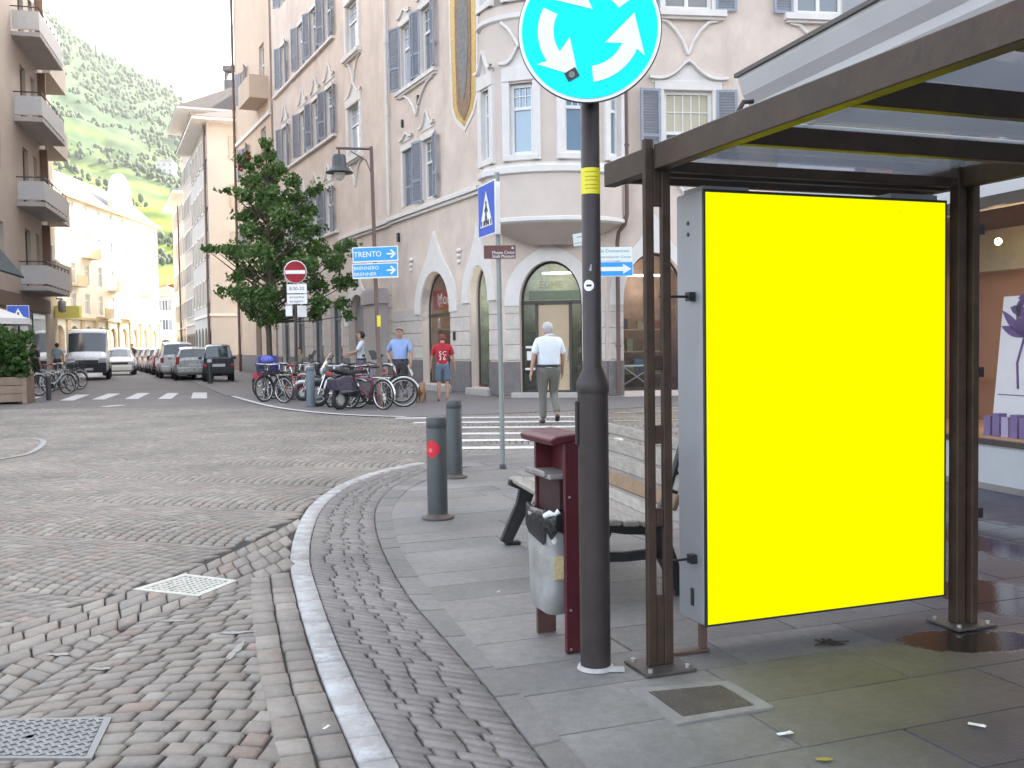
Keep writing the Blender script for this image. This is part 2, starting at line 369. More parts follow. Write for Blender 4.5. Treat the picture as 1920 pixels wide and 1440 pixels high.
# strip of small setts inside the white line
for i in range(0, 158):
    w0, w1 = Wc[i], Wc[i + 1]; s0, s1 = Soc[i], Soc[i + 1]
    sub = 2 if (w1 - w0).length > .12 else 1
    for k in range(sub):
        a0 = w0.lerp(w1, k / sub); a1 = w0.lerp(w1, (k + 1) / sub); b0 = s0.lerp(s1, k / sub); b1 = s0.lerp(s1, (k + 1) / sub)
        d = (b0 - a0); L = d.length
        if L < .2: continue
        f0 = .085 / L; n = max(2, int((L - .1) / .13)); fs = [f0 + (1 - f0) * (m + (rnd.uniform(-.25, .25) if 0 < m < n else 0)) / n for m in range(n + 1)]
        for m in range(n):
            q = [a0.lerp(b0, fs[m]), a0.lerp(b0, fs[m + 1]), a1.lerp(b1, fs[m + 1]), a1.lerp(b1, fs[m])]
            kx = rnd.uniform(.85, 1.15); cob.quad(q, (.152 * kx, .140 * kx, .130 * kx), gap=.003, cham=.005, dz=-.002)
cob.build('cobblestones', attr_mat('porphyry_cobble', .62, .45, .35, 60, .16))
# white painted edging stones
wl = Stones(); acc = 0; last = 0
for i in range(1, len(Wc)):
    acc += (Wc[i] - Wc[i - 1]).length
    if acc > .22 or i == len(Wc) - 1:
        def off(k, o):
            t = (Wc[min(k + 1, 160)] - Wc[max(k - 1, 0)]).normalized(); return Wc[k] + V((-t.y, t.x, 0)) * o
        hw = .064
        wl.quad([off(last, -hw), off(i, -hw), off(i, hw), off(last, hw)], (.3, .29, .28), gap=.0025, cham=.006, dz=.005, jit=.001); last = i; acc = 0
wlm = attr_mat('worn_white_edging', .7, .35, .3, 50, .08); n, L, b = nodes(wlm)
tc = n.new('ShaderNodeTexCoord'); nz = n.new('ShaderNodeTexNoise'); nz.inputs['Scale'].default_value = 6; nz.inputs['Detail'].default_value = 9; nz.inputs['Roughness'].default_value = .75; L.new(tc.outputs['Object'], nz.inputs['Vector'])
mr = n.new('ShaderNodeMapRange'); mr.inputs[1].default_value = .45; mr.inputs[2].default_value = .62; L.new(nz.outputs[0], mr.inputs[0])
mx = n.new('ShaderNodeMix'); mx.data_type = 'RGBA'; src = b.inputs['Base Color'].links[0].from_socket; L.new(mr.outputs[0], mx.inputs[0]); L.new(src, mx.inputs[6]); mx.inputs[7].default_value = (.39, .405, .405, 1); L.new(mx.outputs[2], b.inputs['Base Color'])
wl.build('white_edge_line', wlm)
# border slabs
bs = Stones(); last = 0; acc = 0; tgt = .34
for i in range(1, 161):
    acc += (Soc[i] - Soc[i - 1]).length
    if acc > tgt:
        k = rnd.uniform(.85, 1.12); nI = lambda p: min(range(161), key=lambda q_: (Sic[q_] - p).length); bs.quad([Soc[last], Soc[i], Sic[nI(Soc[i])], Sic[nI(Soc[last])]], (.158 * k, .152 * k, .144 * k), gap=.003, cham=.005, dz=.0, jit=.001); last = i; acc = 0; tgt = rnd.uniform(.28, .5)
# slab pavement rows along eS
org = G(1117, 1255)
def hit(v):
    """u on the border curve for the row line at v"""
    best = None
    for i in range(160):
        a = Sic[i] - org; b_ = Sic[i + 1] - org; va = a.dot(dS); vb = b_.dot(dS)
        if (va - v) * (vb - v) <= 0 and abs(vb - va) > 1e-9:
            f = (v - va) / (vb - va); u = a.dot(eS) * (1 - f) + b_.dot(eS) * f - .02
            best = u if best is None else min(best, u)
    return best
v = -4.2
while v < 11.5:
    h = rnd.choice((.27, .33, .33, .42)) if v > .6 else rnd.choice((.36, .42, .48)); u0a = hit(v); u0b = hit(v + h)
    if u0a is None and u0b is None: u0a = u0b = -.6 + max(0, v - 6.5) * .9 if v > 5 else -1.6
    elif u0a is None: u0a = u0b
    elif u0b is None: u0b = u0a + .5
    first = True; ua, ub = u0a, u0b
    while max(ua, ub) < 8.5:
        ln = rnd.uniform(.55, 1.35); na = (max(ua, ub) + ln) if first else ua + ln; nb = na
        q = [org + eS * ua + dS * v, org + eS * na + dS * v, org + eS * nb + dS * (v + h), org + eS * ub + dS * (v + h)]
        k = rnd.uniform(.86, 1.12); wv = rnd.uniform(-.006, .006); cc = (q[0] + q[2]) / 2
        if -.6 < cc.y < 16 and cc.x < 7 and inpoly(cc.x, cc.y, PAVE):
            bs.quad([V((p.x, p.y, 0)) for p in q], ((.180 + wv * .7) * k, .174 * k, (.165 - wv * .7) * k), gap=.003, cham=.003, dz=-.004, jit=.001)
        ua, ub, first = na, nb, False
    v += h
sm_ = attr_mat('grey_paving_slab', .5, .4, .12, 70, .17); n, L, b = nodes(sm_)
# damp slabs by the shop; shelter-roof shade is painted into the same dark mask
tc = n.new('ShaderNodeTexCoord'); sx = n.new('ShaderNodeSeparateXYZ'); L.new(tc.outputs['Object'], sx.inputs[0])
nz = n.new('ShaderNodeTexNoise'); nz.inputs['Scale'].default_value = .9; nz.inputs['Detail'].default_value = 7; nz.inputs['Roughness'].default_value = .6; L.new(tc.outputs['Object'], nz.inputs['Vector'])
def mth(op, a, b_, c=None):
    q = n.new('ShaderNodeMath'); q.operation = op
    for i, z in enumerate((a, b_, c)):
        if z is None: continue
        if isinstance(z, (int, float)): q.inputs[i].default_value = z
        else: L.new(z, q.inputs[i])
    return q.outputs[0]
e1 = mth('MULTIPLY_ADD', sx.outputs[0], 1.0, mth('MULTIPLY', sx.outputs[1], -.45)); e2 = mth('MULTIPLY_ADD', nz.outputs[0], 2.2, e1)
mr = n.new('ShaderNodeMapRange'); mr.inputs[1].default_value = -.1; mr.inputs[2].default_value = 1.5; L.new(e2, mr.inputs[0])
src = b.inputs['Base Color'].links[0].from_socket; mx = n.new('ShaderNodeMix'); mx.data_type = 'RGBA'; dk = n.new('ShaderNodeVectorMath'); dk.operation = 'MULTIPLY'; dk.inputs[1].default_value = (.255, .258, .39); L.new(src, dk.inputs[0])  # extra blue in the darkening offsets the panel's yellow light on the slabs
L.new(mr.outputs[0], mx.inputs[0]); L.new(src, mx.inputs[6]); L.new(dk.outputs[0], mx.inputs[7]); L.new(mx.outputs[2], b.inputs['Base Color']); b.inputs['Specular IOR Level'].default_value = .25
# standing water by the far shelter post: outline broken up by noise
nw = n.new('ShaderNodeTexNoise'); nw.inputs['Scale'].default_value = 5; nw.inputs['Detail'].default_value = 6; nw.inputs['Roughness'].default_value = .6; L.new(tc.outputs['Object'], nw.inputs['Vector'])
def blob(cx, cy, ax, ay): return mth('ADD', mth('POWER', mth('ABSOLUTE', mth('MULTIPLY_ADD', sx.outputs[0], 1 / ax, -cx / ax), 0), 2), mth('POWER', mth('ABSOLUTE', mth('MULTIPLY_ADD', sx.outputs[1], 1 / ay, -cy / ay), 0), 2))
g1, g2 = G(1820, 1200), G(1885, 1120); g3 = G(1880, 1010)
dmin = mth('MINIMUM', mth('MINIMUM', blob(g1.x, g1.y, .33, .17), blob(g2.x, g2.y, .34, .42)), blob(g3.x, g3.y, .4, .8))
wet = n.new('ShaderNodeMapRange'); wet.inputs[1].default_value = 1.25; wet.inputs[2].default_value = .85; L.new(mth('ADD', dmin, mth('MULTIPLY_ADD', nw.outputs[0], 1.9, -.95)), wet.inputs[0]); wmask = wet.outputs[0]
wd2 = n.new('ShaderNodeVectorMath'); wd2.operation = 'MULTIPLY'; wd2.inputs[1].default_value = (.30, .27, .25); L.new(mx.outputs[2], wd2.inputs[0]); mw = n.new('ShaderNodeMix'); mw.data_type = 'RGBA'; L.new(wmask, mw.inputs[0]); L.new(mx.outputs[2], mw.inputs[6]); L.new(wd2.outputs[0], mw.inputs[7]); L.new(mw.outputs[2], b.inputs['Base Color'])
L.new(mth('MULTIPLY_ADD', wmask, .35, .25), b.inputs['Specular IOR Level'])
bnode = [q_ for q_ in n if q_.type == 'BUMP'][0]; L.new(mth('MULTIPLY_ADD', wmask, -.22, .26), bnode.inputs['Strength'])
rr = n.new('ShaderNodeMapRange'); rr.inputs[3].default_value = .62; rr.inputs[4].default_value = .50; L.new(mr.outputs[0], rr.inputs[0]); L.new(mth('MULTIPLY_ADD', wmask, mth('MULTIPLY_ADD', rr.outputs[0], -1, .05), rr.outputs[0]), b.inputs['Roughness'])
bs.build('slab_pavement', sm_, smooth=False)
# far carriageway sheet
rm = pm('far_porphyry_road', (.21, .185, .175), .75, var=.1, scale=.5, spec=.35); n, L, b = nodes(rm)
tc = n.new('ShaderNodeTexCoord'); bk = n.new('ShaderNodeTexBrick'); bk.inputs['Scale'].default_value = 1; bk.inputs['Brick Width'].default_value = .16; bk.inputs['Row Height'].default_value = .13; bk.inputs['Mortar Size'].default_value = .012; bk.inputs['Color1'].default_value = (.165, .142, .132, 1); bk.inputs['Color2'].default_value = (.14, .126, .12, 1); bk.inputs['Mortar'].default_value = (.08, .07, .065, 1)
nz = n.new('ShaderNodeTexNoise'); nz.inputs['Scale'].default_value = .8; L.new(tc.outputs['Object'], nz.inputs['Vector']); ad = n.new('ShaderNodeVectorMath'); ad.operation = 'MULTIPLY_ADD'; ad.inputs[1].default_value = (.5, .5, 0); L.new(nz.outputs[1], ad.inputs[0]); L.new(tc.outputs['Object'], ad.inputs[2]); L.new(ad.outputs[0], bk.inputs['Vector']); L.new(bk.outputs[0], b.inputs['Base Color'])
mb = MB(); mb.add([(-80, 23.9, -.004), (40, 23.9, -.004), (40, 170, -.004), (-80, 170, -.004)], [(0, 1, 2, 3)]); tag(mb.build('road', rm), kind='structure')
# pavement in front of the corner building and along the street
fp = [G(*p) for p in [(420, 741), (440, 745), (480, 756), (520, 765), (580, 773), (640, 778), (700, 781), (760, 783)]]
pv = pm('far_pavement_stone', (.15, .138, .134), .7, var=.12, scale=2, spec=.35, bump=.2, bscale=20)
mb = MB(); pts = [(-22, 60, 0), (-13.0, 40.5, 0), (-10.6, 34.5, 0)] + [(p.x, p.y, 0) for p in fp] + [(2.2, 21.0, 0), (3.0, 21.6, 0), (12, 22.6, 0), (12, 30, 0), (0, 30, 0), (-17, 62, 0)]
k = len(pts); mb.add([(p[0], p[1], .012) for p in pts] + [(p[0], p[1], -.03) for p in pts], [list(range(k))] + [(i, (i + 1) % k, k + (i + 1) % k, k + i) for i in range(k)]); tag(mb.build('pavement', pv), kind='structure')
mb = MB(); mb.add([(-40, 20, .012), (-14.2, 24.0, .012), (-13.6, 26.4, .012), (-14.8, 31.6, .012), (-17.6, 38, .012), (-24, 60, .012), (-50, 60, .012)], [range(7)]); tag(mb.build('pavement', pv), kind='structure')
# painted markings
paint = pm('white_road_paint', (.52, .52, .51), .7, var=.12, scale=12, dirt=(.34, .32, .31), dscale=9)
def ribbon(pts, wd, z, name='road_marking', m=paint, th=.004):
    mb = MB(); n = len(pts); L_ = []; R_ = []
    for i in range(n):
        t = (pts[min(i + 1, n - 1)] - pts[max(i - 1, 0)]).normalized(); nn = V((-t.y, t.x, 0)); L_.append(pts[i] + nn * wd / 2); R_.append(pts[i] - nn * wd / 2)
    mb.add([(p.x, p.y, z) for p in L_ + R_], [(i, i + 1, n + i + 1, n + i) for i in range(n - 1)]); return tag(mb.build(name, m), kind='structure')
ribbon(lerp_poly([G(437, 744)] + fp[2:], 60), .14, .018)
zb = [[(112, 751), (143, 740), (168, 740), (138, 751)], [(172, 749), (203, 738), (226, 738), (196, 749)], [(234, 748), (258, 737), (281, 737), (258, 748)], [(296, 748), (314, 737), (335, 737), (321, 748)], [(358, 747), (362, 736), (388, 736), (388, 747)]]
mb = MB()
for q in zb: ps = [G(*p) for p in q]; mb.add([(p.x, p.y, .002) for p in ps], [(0, 1, 2, 3)])
zs = [(742, 1105, 782, 787), (775, 1120, 790, 796), (812, 1135, 799, 806), (838, 1150, 810, 818), (850, 1168, 822, 831), (862, 1085, 836, 845)]
for xa, xb, ya, yb in zs:
    a = G(xa, (ya + yb) / 2); c = G(xb, (ya + yb) / 2 - (xb - xa) * .008); wd = .32
    q = [(a.x, a.y - wd / 2), (c.x, c.y - wd / 2), (c.x, c.y + wd / 2), (a.x, a.y + wd / 2)]
    # paint follows the cobble relief: laid as tiles just above the stones
    nseg = 24
    for s_ in range(nseg):
        f0, f1 = s_ / nseg, (s_ + .985) / nseg
        mb.add([(a.x + (c.x - a.x) * f, a.y + (c.y - a.y) * f + dy, .006) for f, dy in ((f0, -wd / 2), (f1, -wd / 2), (f1, wd / 2), (f0, wd / 2))], [(0, 1, 2, 3)])
tag(mb.build('zebra_crossing', paint), kind='structure')
dab0 = pm('faded_road_paint', (.27, .265, .26), .8, var=.25, scale=8)
ribbon(lerp_poly([G(-20, 865), G(50, 852), G(82, 828), G(60, 822)], 20), .08, .008, m=dab0)
ribbon(lerp_poly([G(0, 757), G(40, 753), G(75, 745)], 10), .2, .018)
ribbon([G(195, 763), G(230, 760)], .3, .009)
yl = pm('worn_yellow_paint', (.45, .38, .20), .7, var=.2)
for p in ([(1150, 775), (1290, 770)], [(1150, 790), (1290, 787)]): ribbon([G(*q) for q in p], .12, .008, m=yl)
# chalky paint dabs on the cobbles
dab = pm('pale_paint_splash', (.25, .245, .225), .8, var=.3, scale=30)
def blot(c, rx, ry, z, m, name='paint_splash', ang=0, n=26, jag=.35, kind='structure'):
    mb = MB(); ps = []
    for i in range(n):
        a = 2 * math.pi * i / n; k = 1 + rnd.uniform(-jag, jag); x, y = rx * k * math.cos(a), ry * k * math.sin(a)
        ps.append((c.x + x * math.cos(ang) - y * math.sin(ang), c.y + x * math.sin(ang) + y * math.cos(ang), z))
    mb.add(ps, [list(range(n))]); return tag(mb.build(name, m), kind=kind)
blot(G(440, 1187), .10, .022, .0045, dab, ang=.1); blot(G(441, 1222), .018, .14, .0045, dab); blot(G(325, 1165), .06, .02, .0045, dab); blot(G(110, 1228), .05, .02, .0045, dab); blot(G(190, 1255), .05, .018, .0045, dab); blot(G(610, 1340), .015, .02, .004, dab)
# puddle at the foot of the far shelter post

# ================================================================ HILL
hm = pm('terraced_hillside', (.1, .15, .05), .95, var=.0, spec=.1); n, L, b = nodes(hm)
tc = n.new('ShaderNodeTexCoord'); sx = n.new('ShaderNodeSeparateXYZ'); L.new(tc.outputs['Object'], sx.inputs[0])
nz = n.new('ShaderNodeTexNoise'); nz.inputs['Scale'].default_value = .008; nz.inputs['Detail'].default_value = 6; L.new(tc.outputs['Object'], nz.inputs['Vector'])
nf = n.new('ShaderNodeTexNoise'); nf.inputs['Scale'].default_value = .07; nf.inputs['Detail'].default_value = 8; nf.inputs['Roughness'].default_value = .7; L.new(tc.outputs['Object'], nf.inputs['Vector'])
zz = mth('MULTIPLY_ADD', nz.outputs[0], 55, sx.outputs[2]); wv = mth('SINE', mth('MULTIPLY', zz, .42), 0); wv2 = mth('MULTIPLY_ADD', wv, .5, .5)
vine = n.new('ShaderNodeMix'); vine.data_type = 'RGBA'; vine.inputs[6].default_value = (.03, .055, .006, 1); vine.inputs[7].default_value = (.15, .195, .008, 1); L.new(mth('MULTIPLY_ADD', nf.outputs[0], .7, mth('MULTIPLY_ADD', wv2, .85, -.30)), vine.inputs[0])
wood = n.new('ShaderNodeMix'); wood.data_type = 'RGBA'; wood.inputs[6].default_value = (.011, .028, .012, 1); wood.inputs[7].default_value = (.04, .068, .022, 1); mrf = n.new('ShaderNodeMapRange'); mrf.inputs[1].default_value = .35; mrf.inputs[2].default_value = .65; L.new(nf.outputs[0], mrf.inputs[0]); L.new(mrf.outputs[0], wood.inputs[0])
msk = n.new('ShaderNodeMapRange'); msk.inputs[1].default_value = 120; msk.inputs[2].default_value = 190; L.new(mth('MULTIPLY_ADD', nz.outputs[0], 190, mth('ADD', sx.outputs[2], -60)), msk.inputs[0])
hx = n.new('ShaderNodeMix'); hx.data_type = 'RGBA'; L.new(msk.outputs[0], hx.inputs[0]); L.new(vine.outputs[2], hx.inputs[6]); L.new(wood.outputs[2], hx.inputs[7]); L.new(hx.outputs[2], b.inputs['Base Color'])
ridge = [(-400, -260), (-100, -110), (0, -55), (95, 12), (160, 62), (200, 96), (260, 124), (320, 160), (365, 195), (420, 240), (480, 290), (600, 380), (760, 470)]
def ridge_y(x):
    for (a, ya), (b_, yb) in zip(ridge, ridge[1:]):
        if a <= x <= b_: return ya + (yb - ya) * (x - a) / (b_ - a)
    return ridge[-1][1]
NX, NT = 150, 90; hv = []
from mathutils import noise as mn
for j in range(NT + 1):
    t = j / NT; Y = 300 + 800 * t
    for i in range(NX + 1):
        px = -390 + 1140 * i / NX; r = AT(px, ridge_y(px), 1100); z = (r.z) * (t ** 1.25); p = AT(px, 600, Y)
        nn = mn.fractal(V((p.x * .012, Y * .012, 0)), 1, 2, 5); z += nn * 14 * math.sin(math.pi * min(1, t * 1.02)) + mn.noise(V((p.x * .12, Y * .12, 3))) * 3.5 * t
        hv.append((p.x, Y, z - .4))
for i in range(NX + 1): p = hv[NT * (NX + 1) + i]; hv.append((p[0], 1500, -5))
mb = MB(); mb.add(hv, [(j * (NX + 1) + i, j * (NX + 1) + i + 1, (j + 1) * (NX + 1) + i + 1, (j + 1) * (NX + 1) + i) for j in range(NT + 1) for i in range(NX)], True); tag(mb.build('hill', hm, recalc=False), kind='structure')
fol_far = pm('far_tree_foliage', (.030, .052, .011), .9, var=.45, scale=.05)
mb = MB()
for k in range(5200):
    i = rnd.randrange(52, 110); j = rnd.randrange(18, NT - 1); p = hv[j * (NX + 1) + i]
    nn = mn.noise(V((p[0] * .014, p[1] * .014, 9)))
    if nn + (j / NT - .45) * 1.2 < .05: continue
    r = rnd.uniform(.8, 2.2); x0 = p[0] + rnd.uniform(-8, 8)
    ps = []; ni, mi_ = 5, 3
    mb.ell((x0, p[1] + rnd.uniform(-6, 6), p[2] + r * .7), (r * rnd.uniform(.8, 1.2), r, r * rnd.uniform(.9, 1.7)), ni, mi_)
tag(mb.build('hillside_wood', fol_far, recalc=False), 'trees growing in clumps on the green hillside', 'trees', kind='stuff')
# ================================================================ BUILDINGS
def wall(mb, fr, s0, s1, z0, z1, holes, depth=.2, y=0.0):
    S = sorted({s0, s1, *[h[0] for h in holes], *[h[1] for h in holes]}); Z = sorted({z0, z1, *[h[2] for h in holes], *[h[3] for h in holes]})
    S = [s for s in S if s0 <= s <= s1]; Z = [z for z in Z if z0 <= z <= z1]
    for a, b_ in zip(S, S[1:]):
        for c, d in zip(Z, Z[1:]):
            cx, cz = (a + b_) / 2, (c + d) / 2
            if any(h[0] < cx < h[1] and h[2] < cz < h[3] for h in holes): continue
            mb.add([(a, y, c), (b_, y, c), (b_, y, d), (a, y, d)], [(0, 1, 2, 3)], x=fr)
    for h in holes:
        a, b_, c, d = h[:4]; dp = depth; arch = len(h) > 4 and h[4]
        if not arch:
            mb.add([(a, y, c), (b_, y, c), (b_, y, d), (a, y, d), (a, y - dp, c), (b_, y - dp, c), (b_, y - dp, d), (a, y - dp, d)], [(0, 1, 5, 4), (1, 2, 6, 5), (2, 3, 7, 6), (3, 0, 4, 7)], x=fr)
        else:
            sp = h[4]; N = 18; arc = [((a + b_) / 2 - (b_ - a) / 2 * math.cos(math.pi * k / N), sp + (d - sp) * math.sin(math.pi * k / N)) for k in range(N + 1)]
            for k in range(N):
                p, q = arc[k], arc[k + 1]; cor = (a, d) if k < N // 2 else (b_, d)
                mb.add([(p[0], y, p[1]), (q[0], y, q[1]), (cor[0], y, cor[1])], [(0, 1, 2)], x=fr)
                mb.add([(p[0], y, p[1]), (q[0], y, q[1]), (q[0], y - dp, q[1]), (p[0], y - dp, p[1])], [(0, 1, 2, 3)], True, x=fr)
            mb.add([(a, y, c), (b_, y, c), (b_, y - dp, c), (a, y - dp, c)], [(0, 1, 2, 3)], x=fr)
            for e in (a, b_): mb.add([(e, y, c), (e, y, sp), (e, y - dp, sp), (e, y - dp, c)], [(0, 1, 2, 3)], x=fr)
def win_part(par, fr, a, b_, c, d, y=-.14, transom=.62, bars=3, pm_=None, mull=False, fw=.07, name='window', fm=None):
    mb = MB()
    for q in ((a, a + fw, c, d), (b_ - fw, b_, c, d), (a + fw, b_ - fw, d - fw, d), (a + fw, b_ - fw, c, c + fw)): mb.box(q[0], q[1], y, y + .06, q[2], q[3], x=fr)
    zt = c + (d - c) * transom
    if transom: mb.box(a + fw, b_ - fw, y, y + .05, zt - .04, zt + .04, x=fr)
    if mull: mb.box((a + b_) / 2 - .045, (a + b_) / 2 + .045, y, y + .05, c + fw, zt - .04 if transom else d - fw, x=fr)
    if bars:
        for k in range(1, bars): s = a + fw + (b_ - a - 2 * fw) * k / bars; mb.box(s - .012, s + .012, y + .01, y + .035, zt + .04, d - fw, x=fr)
        zm = (zt + d) / 2; mb.box(a + fw, b_ - fw, y + .012, y + .033, zm - .012, zm + .012, x=fr)
    o = mb.build(name, fm or whitep, par)
    g = MB(); g.add([(a + .02, y + .004, c + .02), (b_ - .02, y + .004, c + .02), (b_ - .02, y + .004, d - .02), (a + .02, y + .004, d - .02)], [(0, 1, 2, 3)], x=fr); g.build('pane', pm_ or pane, o, recalc=False)
    return o
def shutter(par, fr, s, z0, z1, wd=.6, sd=1, ang=0.0, y=.03, m=None):
    """hinged at s, opens to the side sd; ang = degrees away from lying flat on the wall"""
    t = fr @ M.Translation((s, y, 0)) @ rotz(rad(ang) * sd)
    mb = MB(); W = wd; x0, x1 = (0, W) if sd > 0 else (-W, 0); f = .07
    mb.box(x0, x0 + f, 0, .045, z0, z1, x=t); mb.box(x1 - f, x1, 0, .045, z0, z1, x=t)
    for zz_ in (z0, z0 + (z1 - z0) * .34, z1 - f): mb.box(x0 + f, x1 - f, 0, .043, zz_, zz_ + f, x=t)
    k = int((z1 - z0) / .075)
    for i in range(k):
        z = z0 + f + (z1 - z0 - 2 * f) * (i + .5) / k
        mb.add([(x0 + f, .034, z + .026), (x1 - f, .034, z + .026), (x1 - f, .008, z - .026), (x0 + f, .008, z - .026)], [(0, 1, 2, 3)], x=t)
    return mb.build('shutter', m or shut, par, recalc=False)
def sill(par, fr, a, b_, z, proj=.14, h=.12, m=None, brackets=False):
    mb = MB(); mb.box(a, b_, -.02, proj, z - h, z, x=fr); mb.box(a + .05, b_ - .05, -.02, proj * .6, z - h - .07, z - h, x=fr)
    if brackets:
        cx = (a + b_) / 2; w_ = (b_ - a)
        for sg in (-1, 1):
            pts = [(cx + sg * w_ * .42, z - h - .07), (cx + sg * w_ * .28, z - h - .12), (cx + sg * w_ * .16, z - h - .35), (cx + sg * w_ * .07, z - h - .62), (cx, z - h - .95)]
            for p, q in zip(pts, pts[1:]): mb.cyl((p[0], .03, p[1]), (q[0], .03, q[1]), .05, n=6, x=fr)
    return mb.build('window_sill', m or trim, par)
def ogee(par, fr, a, b_, z, h=.55, proj=.10, m=None, name='pediment'):
    mb = MB(); cx = (a + b_) / 2; hw = (b_ - a) / 2; n = 9; top = []; 
    for k in range(-n, n + 1):
        u = k / n; zz_ = z + h * (math.exp(-((u / .42) ** 2)) * .75 + .25 * max(0, 1 - abs(u) / .25) + .12 * abs(u) ** 3); top.append((cx + hw * u, zz_))
    for p, q in zip(top, top[1:]):
        mb.add([(p[0], .02, p[1]), (q[0], .02, q[1]), (q[0], .02, q[1] + .09), (p[0], .02, p[1] + .09), (p[0], proj, p[1] + .02), (q[0], proj, q[1] + .02), (q[0], proj, q[1] + .09), (p[0], proj, p[1] + .09)], [(4, 5, 6, 7), (0, 1, 5, 4), (3, 2, 6, 7)], x=fr)
    mb.prism([(a + .08, z - .02)] + [(p[0] * .94 + cx * .06, p[1]) for p in top] + [(b_ - .08, z - .02)], -.03, .03, x=fr)
    return mb.build(name, m or trim, par)
def arch_hood(par, fr, a, b_, spring, top, wd=.42, y=.05, ogh=.95):
    """white stucco hood round an arched opening, with an ogee tip"""
    mb = MB(); N = 24; cx = (a + b_) / 2; hw = (b_ - a) / 2; inn = []; out = []
    for k in range(N + 1):
        an = math.pi * k / N; c_, s_ = -math.cos(an), math.sin(an); inn.append((cx + hw * c_, spring + (top - spring) * s_))
        tip = ogh * math.exp(-((an - math.pi / 2) / .30) ** 2) * .8 + ogh * .2 * max(0, 1 - abs(an - math.pi / 2) / .12)
        out.append((cx + (hw + wd) * c_ * (1 + .0), spring + (top - spring + wd * .7) * s_ + tip))
    inn = [(a, spring - .1)] + inn + [(b_, spring - .1)]; out = [(a - wd, spring - .1)] + out + [(b_ + wd, spring - .1)]
    for (p, q), (r, s_) in zip(zip(inn, inn[1:]), zip(out, out[1:])):
        mb.add([(p[0], y, p[1]), (q[0], y, q[1]), (s_[0], y, s_[1]), (r[0], y, r[1]), (p[0], -.01, p[1]), (q[0], -.01, q[1]), (s_[0], -.01, s_[1]), (r[0], -.01, r[1])], [(0, 1, 2, 3), (3, 2, 6, 7), (0, 1, 5, 4)], x=fr)
    return mb.build('arch_hood', trim, par)
def rusticate(mb, fr, s0, s1, z0, z1, holes, rows, y=.03, gap=.025):
    """raised ashlar courses between the openings"""
    hh = (z1 - z0) / rows
    for r in range(rows):
        a, b_ = z0 + r * hh + gap / 2, z0 + (r + 1) * hh - gap / 2; spans = [(s0, s1)]
        for h in holes:
            if h[2] < b_ and h[3] > a:
                ns = []
                for p, q in spans:
                    if h[0] > p: ns.append((p, min(q, h[0])))
                    if h[1] < q: ns.append((max(p, h[1]), q))
                spans = [x_ for x_ in ns if x_[1] - x_[0] > .05]
        for p, q in spans: mb.box(p, q, -.02, y, a, b_, x=fr)
# --- corner building
dA = hdir(60); nA = V((-dA.y, dA.x, 0)); P1 = V((-.21, 26.14, 0))
dK = V((math.cos(rad(-12)), math.sin(rad(-12)), 0)); nK = V((dK.y, -dK.x, 0)); P2 = V((2.49, 25.56, 0))
dC = V((math.cos(rad(8)), math.sin(rad(8)), 0)); nC = V((dC.y, -dC.x, 0))
fB, fK, fC = frame(P1, dA, nA), frame(P1, dK, nK), frame(P2, dC, nC); fA = fB @ M.Translation((0, -.1, 0))
cb = thing('corner_building', 'pink stucco corner building with blue-grey shutters, rounded bay and arched shop fronts', 'building', P1)
CBI = M.Translation(-P1)
fB, fK, fC, fA = CBI @ fB, CBI @ fK, CBI @ fC, CBI @ fA
Ktot = (P2 - P1).length; HT = 23.6; SE = 27.0
hB = [(3.62, 6.02, .22, 3.68, 2.5), (.85, 2.15, .22, 3.62, 2.7)]
for f0 in (0, 3.9):
    if f0 < 4: pass
hBw = []
for zb_, zt_ in ((5.98, 7.8), (9.88, 11.85), (13.8, 15.7), (17.7, 19.6)):
    for a, b_ in ((4.75, 5.65), (6.55, 7.5)): hBw.append((a, b_, zb_, zt_))
hA = [(12.05, 14.4, .15, 3.4, 2.3)]
for zb_, zt_ in ((10.1, 12.05), (14.0, 15.95), (17.9, 19.85)):
    for a, b_ in ((12.4, 13.9),): hA.append((a, b_, zb_ - 1.45, zt_ - 1.45))
    for a in (15.9, 18.1, 20.3): hA.append((a, a + 1.15, zb_, zt_))
    hA.append((23.8, 24.85, zb_, zt_))
for a in (16.3, 18.4, 20.5, 23.8): hA.append((a, a + 1.15, 6.15, 8.0))
shopA = [(15.3, 17.0, .3, 3.3), (18.2, 20.0, .3, 3.3), (21.4, 23.2, .3, 3.3), (24.4, 26.0, .3, 3.3)]
hA += shopA
hK = [(.45, 2.1, .1, 3.58, 2.52)]
hC = [(.42, 2.12, .15, 3.75, 2.5), (2.75, 4.4, .15, 3.75, 2.5), (5.2, 6.9, .15, 3.75, 2.5)]
hCw = []
for zb_, zt_ in ((6.12, 7.92), (10.0, 11.9), (13.9, 15.8), (17.8, 19.7)):
    for a in (1.55, 5.15, 8.8): hCw.append((a, a + 1.3, zb_, zt_))
mb = MB(); wall(mb, fB, 0, 8.9, 0, HT, hB + hBw, .32); wall(mb, fA, 8.9, SE, 0, HT, hA, .28)
mb.add([(8.9, 0, 0), (8.9, 0, HT), (8.9, -.1, HT), (8.9, -.1, 0)], [(0, 1, 2, 3)], x=fB)
wall(mb, fK, 0, Ktot, 0, HT, hK, .32); wall(mb, fC, 0, 24, 0, HT, hC + hCw, .3)
